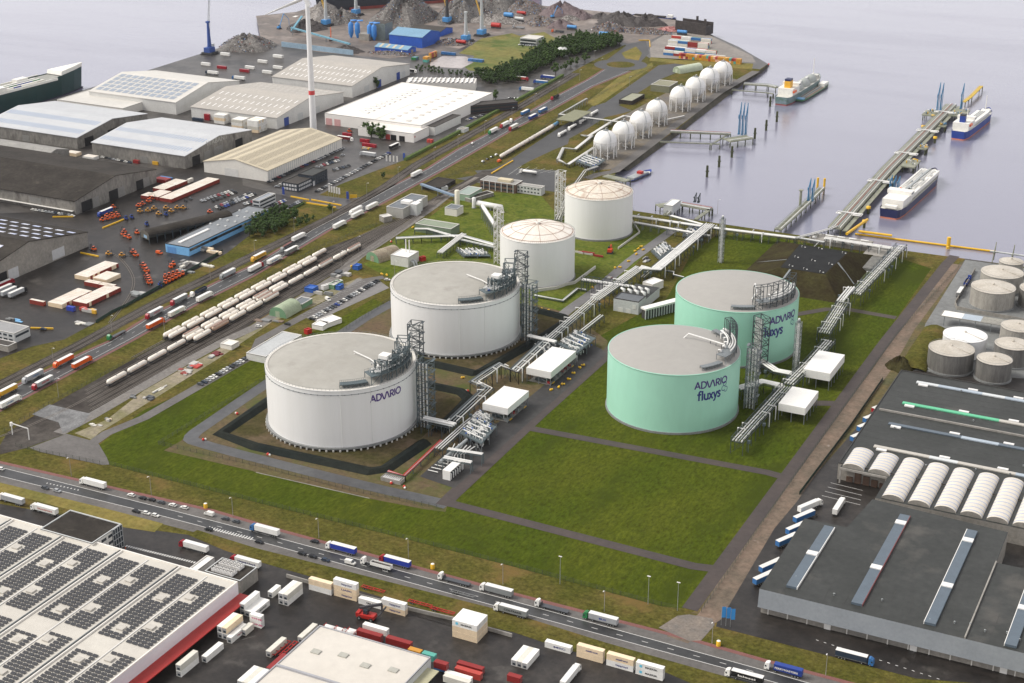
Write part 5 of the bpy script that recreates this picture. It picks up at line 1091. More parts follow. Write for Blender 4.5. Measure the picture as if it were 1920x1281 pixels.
# --- bottom centre hall
t,F=hall('pale flat roofed shed with four small skylights at the bottom edge','647,1400 426,1328 808,1233',9,0,'u',wl_pale,mat('cream_membrane',(.56,.52,.46),.65,0,.05,.03,(.6,.56,.5)),fascia=mat('grey_parapet',(.36,.36,.38),.5,0,.1,.2))
for s in('13:450,1048','13:655,1074','13:820,1152','13:1030,1186'):
 g=GS(s,9)[0];mb=MB();x,y=g.x-F.A.x,g.y-F.A.y;mb.box(x-2,y-1.5,8.8,x+2,y+1.5,9.3,mat('skylight_grey',(.42,.41,.36),.5,0,.1,.3));part('skylight',mb,t)
mb=MB();quadbox(mb,F,-5.5,20,5.5,-.02,F.lv-3,5.8,mat('olive_awning',(.42,.4,.26),.7,0,.1,.2));part('awning',mb,t)
mb=MB();g=G((521,1249),9);b=g.y-F.A.y;quadbox(mb,F,0.6,b-.5,8.8,F.lu-.6,b+.5,9.8,MATS['grey_parapet']);part('roof_step',mb,t)
# --- right hand warehouses
def strip(mbp,t,F,a0,b0,a1,b1,z,ms,nm='rooflight_strip'):
 n=len(ms);
 for i,m in enumerate(ms):
  mb=MB()
  if a1-a0>b1-b0:quadbox(mb,F,a0+(a1-a0)*i/n,b0,z,a0+(a1-a0)*(i+1)/n,b1,z+.6,m)
  else:quadbox(mb,F,a0,b0+(b1-b0)*i/n,z,a1,b0+(b1-b0)*(i+1)/n,z+.6,m)
  part(nm,mb,t)
stA=mat('pale_blue_strip',(.4,.46,.52),.4,0,.1,.2);stB=mat('white_strip',(.62,.64,.64),.4,0,.08,.2);stG=mat('green_strip',(.12,.5,.28),.5,0,.1,.2);stD=mat('slate_strip',(.1,.13,.16),.35,0,.1,.2);stE=mat('beige_strip',(.5,.47,.42),.5,0,.08,.2)
t,F=hall('large black roofed warehouse with long rooflight strips beside the tank farm','1572,868 2300,1018 1702,696',9.5,0,'u',wl_beige,rf_blk,fascia=trimd)
for(s0,s1,ms)in(('32:1115,300','32:2300,500',[stB,stA,stA,stB,stA,stB,stA]),('32:1010,455','32:2300,705',[stG,stG,stG,stG,stE,stE,stE]),('32:905,610','32:2300,905',[stD,stD,stA,stD,stA]),('32:795,780','32:2300,1100',[stE,stE,stB,stE,stE,stA,stE])):
 p,q=GS(s0,10)[0]-F.A,GS(s1,10)[0]-F.A;strip(None,t,F,p.x,p.y-1.4,q.x,p.y+1.4,9.3,ms)
 for f_ in(.02,.33,.62):
  mb=MB();a=p.x+(q.x-p.x)*f_;quadbox(mb,F,a,p.y-4.2 if f_==.02 else p.y+2,9.3,a+5.5,p.y-2 if f_==.02 else p.y+4,10,skyl);part('roof_vent',mb,t)
p=GS('32:835,512',9.5)[0]-F.A;mb=MB();quadbox(mb,F,p.x,p.y-.5,9.3,F.lu-3,p.y+.5,10.3,concr);part('fire_wall',mb,t)
def seams(t,x0,y0,x1,y1,z,step,along):
 for k in range(1,int(((y1-y0)if along=='x' else(x1-x0))/step)):
  mb=MB();q=k*step
  if along=='x':mb.box(x0,y0+q,z,x1,y0+q+.14,z+.05,trimd)
  else:mb.box(x0+q,y0,z,x0+q+.14,y1,z+.05,trimd)
  part('roof_seam',mb,t)
seams(t,2,1,F.lu-2,F.lv-1,9.28,7.5,'x');rr_=random.Random(4)
for k in range(16):mb=MB();x,y=rr_.uniform(6,F.lu-30),rr_.uniform(4,F.lv-6);mb.lathe([(.35,9.2),(.35,10.1),(.5,10.2),(.01,10.4)],pipe_g,8,(x,y));part('roof_vent',mb,t)
# barrel vault rooflights
vaultm=mat('vault_skin',(.66,.61,.53),.6,0,.05,.2,(.62,.575,.5));bluel=mat('pale_blue_rib',(.3,.4,.66),.5,0,.1,.5)
vx=[GS('32:%d,%d'%(540+190*i,940+44*i),9.5)[0].x for i in range(12)]
y_far,y_mid,y_near=GS('32:610,800',9.5)[0].y,GS('32:520,935',9.5)[0].y,GS('32:820,1175',9.5)[0].y
t=thing('vaulted_shed','black edged shed with a row of white barrel vault roofs','shed',(vx[0],y_near,0));o=Vector((vx[0],y_near,0));x2=GS('32:905,1000',9.5)[0].x-vx[0]
mb=MB();mb.box(x2,.5,0,x2+130,y_mid-y_near,9,wl_beige,rf_blk);mb.box(0,y_mid-y_near+.02,8.2,x2+130,y_far-y_near,9,trimd,rf_blk);part('roof_deck',mb,t)
for i in range(8):
 mb=MB();w_=(vx[i+1]-vx[i])*.84;x0=vx[i]-vx[0]+.8;ya=(y_mid-y_near+1)if i<2 else 2;yb=y_far-y_near-1;n=12
 V=[(x0+w_*(.5-.5*math.cos(math.pi*k/n)),y,9+2.8*math.sin(math.pi*k/n))for y in(ya,yb)for k in range(n+1)]
 mb.add(V,[(k,k+1,n+2+k,n+1+k)for k in range(n)],vaultm,True);mb.add(V[:n+1],[tuple(range(n+1))],wl_beige);mb.add(V[n+1:],[tuple(range(n+1))],wl_beige)
 m_=link('vault',mb.mesh('vault'),t);nr=7 if i<2 else 12
 rb=MB()
 for q in range(nr):
  y=ya+(yb-ya)*(q+.5)/nr
  V=[(x0+w_*(.5-.51*math.cos(math.pi*k/n)),y+d,9+2.86*math.sin(math.pi*k/n))for d in(-.22,.22)for k in range(n+1)];rb.add(V,[(k,k+1,n+2+k,n+1+k)for k in range(n)],bluel,True)
 link('rib',rb.mesh('rib'),m_)
mb=MB()
for k in range(2):mb.box(k*x2*.96,y_mid-y_near-.4,0,k*x2*.96+.8,y_mid-y_near+.4,8.4,concr)
mb.box(0,y_mid-y_near-.6,8,x2,y_mid-y_near,9.2,concr);part('portal',mb,t)
for k in range(6):
 mb=MB();mb.box(3+k*4.4,y_mid-y_near+3,0,6.4+k*4.4,y_mid-y_near+8,3+(k*7%4),mat('pallet_brown',(.12,.07,.045),.8,0,.3,.5));part('pallet_stack',mb,t)
 # near right warehouse with cut corner
zr_=13;L_=[G(p,zr_)for p in((1424,1104),(1508,972),(1588,989),(1636,936),(1890,998),(1868,1055),(1930,1068),(2250,1152),(2250,1338),(1920,1244))];o=Vector((L_[0].x,L_[0].y,0))
y0=L_[0].y;L_[-1].y=y0;L_[-2].y=y0
t=thing('dark_warehouse','near right warehouse with black roof and blue grey front wall','warehouse',o);P=[(p.x-o.x,p.y-o.y)for p in L_][::-1];mb=MB();mb.prism(P,zr_-.4,zr_,trimd,rf_blk);part('roof',mb,t)
mb=MB();P2=[(x+(.8 if i in(9,8)else 0),y+(1.6 if y<.01 else 0))for i,(x,y)in enumerate(P)];mb.prism(P2,0,zr_-.4,wl_beige);part('wall',mb,t)
mb=MB();xr=L_[-2].x-o.x;mb.add([(0,0,zr_),(xr,0,zr_),(xr,-1.2,4.2),(0,-1.2,4.2)],[(0,1,2,3)],wl_cladg);mb.add([(0,0,zr_),(0,-1.2,4.2),(-.05,9,4.2),(-.05,9,zr_)],[(0,1,2,3)],wl_cladg);mb.add([(0,-1.2,4.2),(xr,-1.2,4.2),(xr,1.7,4.2),(0,1.7,4.2)],[(0,1,2,3)],wl_cladg);part('front_cladding',mb,t)
mb=MB()
for k in range(16):mb.box(4+k*9,1.3,0,4.5+k*9,1.6,4.2,wl_cream)
part('column',mb,t);mb=MB()
for k in range(3):mb.box(30+k*38,1.2,0,33+k*38,1.6,3.4,capw)
part('door',mb,t)
class F0:uh=Vector((1,0,0));vh=Vector((0,1,0));X=staticmethod(lambda a,b,z:(a,b,z))
for k,(a,b,w_)in enumerate((('33:455,120','33:180,575',1),('33:1025,35','33:665,700',0),('33:1530,150','33:1215,850',0),('33:2060,520','33:1755,1000',0))):
 p,q=GS(a,zr_)[0]-o,GS(b,zr_)[0]-o;mb=MB();xm=(p.x+q.x)/2;quadbox(mb,F0,xm-2.4,q.y,zr_,xm+2.4,p.y,zr_+1.1,stD);part('rooflight_strip',mb,t);mb=MB();quadbox(mb,F0,xm+(2.42 if k<2 else-2.7),q.y,zr_,xm+(2.7 if k<2 else-2.42),p.y,zr_+1.15,[capw,mat('dull_red_trim',(.2,.06,.06),.5,0,.2,.3),capw,capw][k]);part('strip_edge',mb,t)
 for f_ in((.5,)if k==0 else(.36,.88)if k==1 else(.36,.86)if k==2 else(.5,)):mb=MB();y=q.y+(p.y-q.y)*f_;quadbox(mb,F0,xm-2.5,y,zr_+1.1,xm+2.5,y+3.5,zr_+1.6,skyl);part('roof_vent',mb,t)
seams(t,1,.5,xr-1,26,zr_+.005,9,'y')
for k in range(14):mb=MB();x,y=rr_.uniform(4,xr-10),rr_.uniform(3,24);mb.lathe([(.35,zr_),(.35,zr_+.9),(.5,zr_+1),(.01,zr_+1.2)],pipe_g,8,(x,y));part('vent_pipe',mb,t)
p,q=GS('33:1715,380',zr_)[0]-o,GS('33:1450,1000',zr_)[0]-o;mb=MB();quadbox(mb,F0,(p.x+q.x)/2-.3,0.1,zr_,(p.x+q.x)/2+.3,p.y,zr_+.9,concr);part('fire_wall',mb,t)
# long loading canopy of the tank farm
F=Fr('g:1080,350 910,330 1250,285',7);A=GS('g:910,330',7)[0];B=GS('g:2500,530',7)[0];C=GS('g:980,270',7)[0]
t=thing('loading_canopy','long patchy grey canopy between the white tank and the walled tank yard','canopy',(A.x,A.y,0));w_,d_=B.x-A.x,C.y-A.y;mb=MB();mb.box(0,0,6.6,w_,d_,7,mat('patchy_canopy',(.3,.29,.25),.7,0,.25,.08,(.22,.21,.19)));part('roof',mb,t);mb=MB();mb.box(1,.5,7,14,d_-.5,7.1,capw);part('white_sheet',mb,t);mb=MB();mb.box(14.1,.5,7,26,d_-.5,7.1,stA);part('blue_sheet',mb,t)
for i in range(8):
 mb=MB();mb.beam((3+i*10,.6,0),(3+i*10,.6,6.6),.4,steel);part('leg',mb,t)
def wall_line(name,label,pts,h,m,th=.4,cat='wall'):
 P=GS(pts);o=Vector((P[0].x,P[0].y,0));mb=MB();ribbon(mb,[p-o for p in P],th,m,h,0,None,h);return solo(name,mb,label,cat,o)
wall_line('yard_wall','low dirty concrete wall around the stained pale tanks','g:1330,-200 1090,200 1110,260 1300,300 2200,460',2.6,wl_beige)
wall_line('yard_wall','long pale blue sheet wall between the scrap yard and the container apron','e:180,560 1040,665',6,mat('pale_blue_wall',(.3,.42,.52),.6,0,.15,.1),.6)
wall_line('yard_wall','concrete retaining wall behind the stacked containers at the roadside','13:230,490 420,545 1180,745 1480,815 1920,940',1.8,concr,.6)
# scrap yard buildings
hall('tall bright blue shed in the scrap yard','f:72,450 -300,402 266,372',13,5,'u',blue_w,blue_r,fascia=blue_r)
hall('low blue shed with beige roof strips in front of the tall blue one','e:1690,600 1308,555 1815,565',5.5,2.5,'u',blue_w,blue_r,[('s',.4,5,0,4,wl_beige)],[(.15,.95,4,.05,.45,1,3,9,rf_beig)],fascia=blue_r)
hall('low brown roofed shed with blue walls behind the tall blue shed','f:290,385 -40,330 430,330',6,3,'u',blue_w,rf_brn,over=.2)
t,F=hall('white two storey office with large windows at the meadow','f:1445,475 1262,450 1530,435',8,0,'u',wl_pale,rf_pale,name='office_building',cat='office');windows(t,F,'f',2,7,4,2.4,.8,3.8)
t=thing('shredder_plant','grey shredder plant with tall blue cyclones and ducts in the scrap yard','machinery',GS('e:1180,480')[0]);mb=MB();mb.box(2,8,0,24,26,20,mat('teal_grey',(.2,.24,.23),.7,0,.25,.2),rf_brn);mb.box(-6,-4,0,8,6,8,concr);part('tower',mb,t);cyb=mat('cyclone_blue',(.05,.24,.62),.5,0,.15,.3)
for x,y in((-22,4),(-14,6),(6,2),(12,2)):mb=MB();mb.tube([(x,y,0),(x,y,6),(x,y,17),(x,y,19)],[1,3.2,3.2,1.6],cyb,14);mb.tube([(x,y,18),(x,y,21),(x+6,y+4,21)],1,cyb,10);part('cyclone',mb,t)
t=thing('conveyor','long blue grey conveyor running across the scrap yard mud','conveyor',GS('e:300,420')[0]);mb=MB();q=GS('e:1000,560')[0]-GS('e:300,420')[0];mb.beam((0,0,9),(q.x,q.y,3),2.6,mat('conveyor_blue',(.16,.36,.46),.6,0,.2,.2),1.6);part('belt_housing',mb,t);mb=MB();[mb.beam((q.x*f_,q.y*f_,0),(q.x*f_,q.y*f_,9-6*f_),.8,steel)for f_ in(.02,.3,.6,.95)];part('trestle',mb,t)
mb=MB();q2=GS('e:430,330')[0]-GS('e:300,420')[0];mb.beam((0,0,5),(q2.x,q2.y,14),2.4,MATS['conveyor_blue'],1.4);part('feed_arm',mb,t)
# VEHICLES, CONTAINERS, YARD GEAR
tyre=mat('tyre_rubber',(.018,.018,.018),.8,0,.1,1);chas=mat('chassis_grey',(.06,.06,.065),.6,.2,.2,.5)
def spec2(key,fn,*a):
 """spec whose parts may repeat at several places: items (name, mesh, sub-parts, places)"""
 k=(key,)+a
 if k not in SPECS:SPECS[k]=[(it[0],it[1].mesh(it[0]),[(n2,b2.mesh(n2))for n2,b2 in it[2]],it[3]if len(it)>3 else None)for it in fn(*a)]
 return SPECS[k]
def put(name,sp,label,cat,loc,rz=0,group=None):
 t=thing(name,label,cat,(loc[0],loc[1],loc[2]if len(loc)>2 else 0),rz,group)
 for nm,me,sub,locs in sp:
  for l in(locs or[None]):
   o=link(nm,me,t,l)
   for n2,m2 in sub:link(n2,m2,o)
 return t
def hull(mb,prof,w,m,inset=.0):
 """side profile [(x, z)] swept across the width w, sides pinched by inset at the top"""
 n=len(prof);zm=max(z for _,z in prof);V=[]
 for s in(-1,1):V+=[(x,s*(w/2-inset*(z/zm)**2),z)for x,z in prof]
 mb.add(V,[(i,(i+1)%n,n+(i+1)%n,n+i)for i in range(n)]+[tuple(range(n)),tuple(range(2*n-1,n-1,-1))],m);return mb
def wheel_mb(r=.33,w=.22):
 mb=MB();n=12
 for y in(-w/2,w/2):mb.add([(r*math.cos(2*math.pi*i/n),y,r*math.sin(2*math.pi*i/n))for i in range(n)],[tuple(range(n))],tyre)
 mb.add([(r*math.cos(2*math.pi*i/n),y,r*math.sin(2*math.pi*i/n))for y in(-w/2,w/2)for i in range(n)],[(i,(i+1)%n,n+(i+1)%n,n+i)for i in range(n)],tyre)
 mb.add([(r*.5*math.cos(2*math.pi*i/8),s*(w/2+.01),r*.5*math.sin(2*math.pi*i/8))for s in(-1,1)for i in range(8)],[tuple(range(8)),tuple(range(8,16))],pipe_g);return mb
def car_spec(c,kind):
 p=paint(c,.25);a=MB();g=MB();L={'car':4.4,'van':5.4}[kind];h=L/2
 if kind=='car':
  hull(a,[(-h,.35),(-h,.85),(-h+.15,.98),(h-1.15,.95),(h-.1,.78),(h,.35)],1.78,p,.05)
  hull(a,[(-h+.35,.95),(-h+.75,1.46),(.35,1.48),(.6,1.42),(.45,.95)],1.5,p)
  hull(g,[(-h+.22,.97),(-h+.68,1.43),(.5,1.43),(1.12,.96)],1.56,glassd)
 else:
  hull(a,[(-h,.4),(-h,2.1),(h-1.7,2.25),(h-.75,1.25),(h-.05,1.05),(h,.4)],1.95,p,.06);hull(g,[(h-1.62,1.3),(h-1.6,2.1),(h-.95,1.32)],1.98,glassd);hull(g,[(h-1.66,2.16),(h-.76,1.29),(h-.72,1.3),(h-1.6,2.22)],1.6,glassd)
 x=h-.85;w=wheel_mb()
 return[('body',a,[]),('window_glass',g,[]),('wheel',w,[],[(x,.8,.33),(x,-.8,.33),(-x,.8,.33),(-x,-.8,.33)])]
CN={'e4e2dc':'white','1c1d20':'black','a9abad':'silver','4b4e52':'dark grey','9c2430':'red','27418f':'blue','2e3b4c':'navy','8d3a2f':'brick red','e0622a':'orange','6b1f22':'dark red','d8d4c8':'off white','7c7d7c':'grey','f0eee8':'white','2b3fa0':'royal blue','c98f35':'ochre','2f7a4a':'green','b6453b':'red','3a6ea5':'blue','8c8f8e':'grey','efd9b8':'cream','8e2a28':'red brown','d9a838':'yellow','e8b9a0':'salmon','5aa89a':'teal'}
CC=['e4e2dc']*5+['1c1d20']*5+['a9abad']*6+['4b4e52']*5+['9c2430','27418f','2e3b4c','a9abad']
def cars(s0,s1,n,where,face,seed=1,cols=None,skip=0):
 """n cars side by side from s0 to s1, facing heading face; labels count from the left end"""
 rr=random.Random(seed);a,b=GS(s0)[0],GS(s1)[0]
 for i in range(n):
  p=a.lerp(b,i/max(1,n-1));c=cols[i]if cols else rr.choice(CC)
  if skip and rr.random()<skip:continue
  put('parked_car',spec2('car',car_spec,c,'car'),'%s car, %s from left in %s'%(CN[c],ORD[i],where),'car',(p.x+rr.uniform(-.2,.2),p.y+rr.uniform(-.2,.2),.2),face+rr.uniform(-.04,.04),'cars parked in rows')
def one_car(s,label,c,rz,kind='car'):
 p=GS(s)[0];put('delivery_van' if kind=='van' else 'parked_car',spec2('car',car_spec,c,kind),label,'van' if kind=='van' else 'car',(p.x,p.y,.2),rz,None)
PI=math.pi
def box_shell(c,L,W=2.55,z0=1.15,h=2.85,top=None,ribs=0):
 m=paint(c);mb=MB();mb.box(-L/2,-W/2,z0,L/2,W/2,z0+h,m,top or m);return mb
def reefer_side(c,L=12.19,H=2.9):
 m=paint(c,.5);mb=MB();W=1.22;n=24;mb.box(-L/2,-W,0,L/2,W,H,m)
 for i in range(n):
  x=-L/2+.2+(L-.4)*i/n
  for s in(-1,1):y=s*W;mb.box(x,min(y,y+s*.04),.18,x+.22,max(y,y+s*.04),H-.15,m)
 for s in(-1,1):
  mb.box(-L/2-.02,s*W-.05,-.0,L/2+.02,s*W+.05,.15,m);mb.box(-L/2-.02,s*W-.05,H-.12,L/2+.02,s*W+.05,H+.01,m)
 return mb
def cont_spec(c,L,H=2.9,reef=False,txt='',tc='2b2f78'):
 a=reefer_side(c,L,H);d=MB();e=MB();m=mat('door_rod',(.35,.34,.33),.5,.2,.1,1)
 for k in range(4):d.beam((L/2+.05,-.9+k*.6,.2),(L/2+.05,-.9+k*.6,H-.2),.07,m)
 d.box(L/2+.01,-1.15,.15,L/2+.04,1.15,H-.15,paint(c,.55))
 out=[('shell',a,[]),('door',d,[])]
 if reef:e.box(-L/2-.06,-1.05,.25,-L/2-.01,1.05,H-.3,mat('reefer_grille',(.35,.35,.35),.6,0,.1,1));e.box(-L/2-.1,-.8,.5,-L/2-.06,.5,1.5,glassd);out.append(('cooling_unit',e,[]))
 if txt:
  g=MB();tm=mat('lettering_'+tc,tc,.5,0,.05,1);lg=txt.startswith('*');w=txt.strip('*')
  if lg:sq=mat('sky_blue_logo','6cc5df',.5,0,.05,1)
  for s in(-1,1):
   x=-s*-1.0;text_on(g,w,(.9*1 if s<0 else-.9,s*1.29,H*.36),(-s,0,0),(0,0,1),1.15,tm,.03,5.6)
   if lg:g.box(*((-4.4,-1.3,H*.32,-3.2,-1.27,H*.74)if s<0 else(3.2,1.27,H*.32,4.4,1.3,H*.74)),sq)
  out.append(('lettering',g,[]))
 return out
def contain(s,label,c='f0eee8',L=12.19,z=0,ax='x',reef=True,txt='',tc='2b2f78',g='shipping containers',flip=0):
 p=GS(s,z)[0]if isinstance(s,str)else s
 return put('shipping_container',spec2('cont',cont_spec,c,L,2.9,reef,txt,tc),label,'container',(p[0],p[1],z+.06),(0 if ax=='x' else PI/2)+PI*flip,g)
def truck_spec(cab,body,kind,txt='',tc='2b2f78',L=13.6):
 out=[];cp=paint(cab,.3);a=MB();g=MB();x0=8.3
 hull(a,[(x0-2.2,.7),(x0-2.2,3.7),(x0-1.4,3.85),(x0-.25,3.1),(x0,2.0),(x0,.5),(x0-.9,.5),(x0-1,.7)],2.45,cp,.12)
 g.add([(x0+.01,-1.05,1.75),(x0+.01,1.05,1.75),(x0-.22,.98,2.75),(x0-.22,-.98,2.75)],[(0,1,2,3)],glassd);g.box(x0-1.1,-1.2,1.8,x0-.35,-1.13,2.6,glassd);g.box(x0-1.1,1.13,1.8,x0-.35,1.2,2.6,glassd)
 out.append(('cab',a,[('windscreen',g)]));c=MB();c.box(x0-6,-.45,.55,x0-1,.45,.95,chas);out.append(('chassis',c,[]))
 wl=[(x0-1.4,s*1.05,.5)for s in(-1,1)]+[(x0-5,s*1.0,.5)for s in(-1,1)]
 if kind!='tractor':
  wl+=[(-8.2+1.6+1.3*k,s*1.05,.5)for k in range(3)for s in(-1,1)];b=MB();xm=-8.2+L/2;W=2.55
  if kind in('box','curtain'):
   m=paint(body,.5);wt=mat('trailer_roof',(.74,.73,.7),.5,0,.08,.3);b.box(-8.2,-W/2,1.15,-8.2+L,W/2,3.98,m,wt);b.box(-8.2,-W/2-.01,1.1,-8.2+L,W/2+.01,1.3,paint('7c7d7c'));b.box(-8.22,-W/2-.02,3.88,-8.2+L+.02,W/2+.02,4.01,wt,wt)
   if kind=='curtain':
    for k in range(14):x=-8+L*k/14;b.box(x,-W/2-.03,1.3,x+.06,W/2+.03,3.9,m)
  elif kind=='tipper':
   m=paint(body,.5)
   for s in(-1,1):b.box(-8.2,s*1.22-.06,1.2,-8.2+L*.8,s*1.22+.06,2.9,m)
   b.box(-8.2,-1.2,1.2,-8.2+L*.8,1.2,1.4,m);b.box(-8.26,-1.2,1.2,-8.2,1.2,2.9,m);b.box(-8.2+L*.8,-1.2,1.2,-8.1+L*.8,1.2,3,m);b.box(-8.1,-1.15,1.4,-8.3+L*.8,1.15,2.2,mat('tipper_load',(.06,.05,.045),.9,0,.4,1))
  elif kind=='flat':b.box(-8.2,-1.25,1.1,-8.2+L,1.25,1.35,paint('4b4e52'));b.box(-8.4+L,-1.25,1.35,-8.2+L,1.25,2.6,paint('4b4e52'))
  elif kind=='tank':b.tube([(-8.2,0,2.5),(-7.8,0,2.5),(-9+L,0,2.5),(-8.6+L,0,2.5)],[.7,1.2,1.2,.7],paint(body,.35),16)
  elif kind=='cont':b.box(-8.1,-1.22,1.25,-8.1+12.2,1.22,4.1,paint(body,.5));[b.box(-8+k*.5,-1.26,1.35,-7.8+k*.5,1.26,4.0,paint(body,.5))for k in range(24)]
  sub=[]
  if txt:
   t_=MB();tm=mat('lettering_'+tc,tc,.5,0,.05,1)
   for s in(-1,1):text_on(t_,txt,(xm,s*1.36,2.1),(-s,0,0),(0,0,1),1.25,tm,.03,min(10,1.1*len(txt)))
   sub=[('lettering',t_)]
  out.append(('trailer_body',b,sub));f=MB();f.box(-8.1,-.5,.8,-8.4+L,.5,1.15,chas);f.beam((-8.25,-1.1,.55),(-8.25,1.1,.55),.15,chas);out.append(('trailer_frame',f,[]))
 out.append(('wheel',wheel_mb(.5,.35),[],wl));return out
def truck(s,label,cab,body,kind='box',face='L',txt='',tc='2b2f78',nm='lorry',rz=None,L=13.6):
 p=GS(s)[0];r={'L':PI,'R':0,'U':PI/2,'D':-PI/2}[face]if rz is None else rz
 put(nm,spec2('truck',truck_spec,cab,body,kind,txt,tc,L),label,'lorry',(p.x,p.y,.14),r,None)
Wh,Gr,Sv='f0eee8','8c8f8e','a9abad'
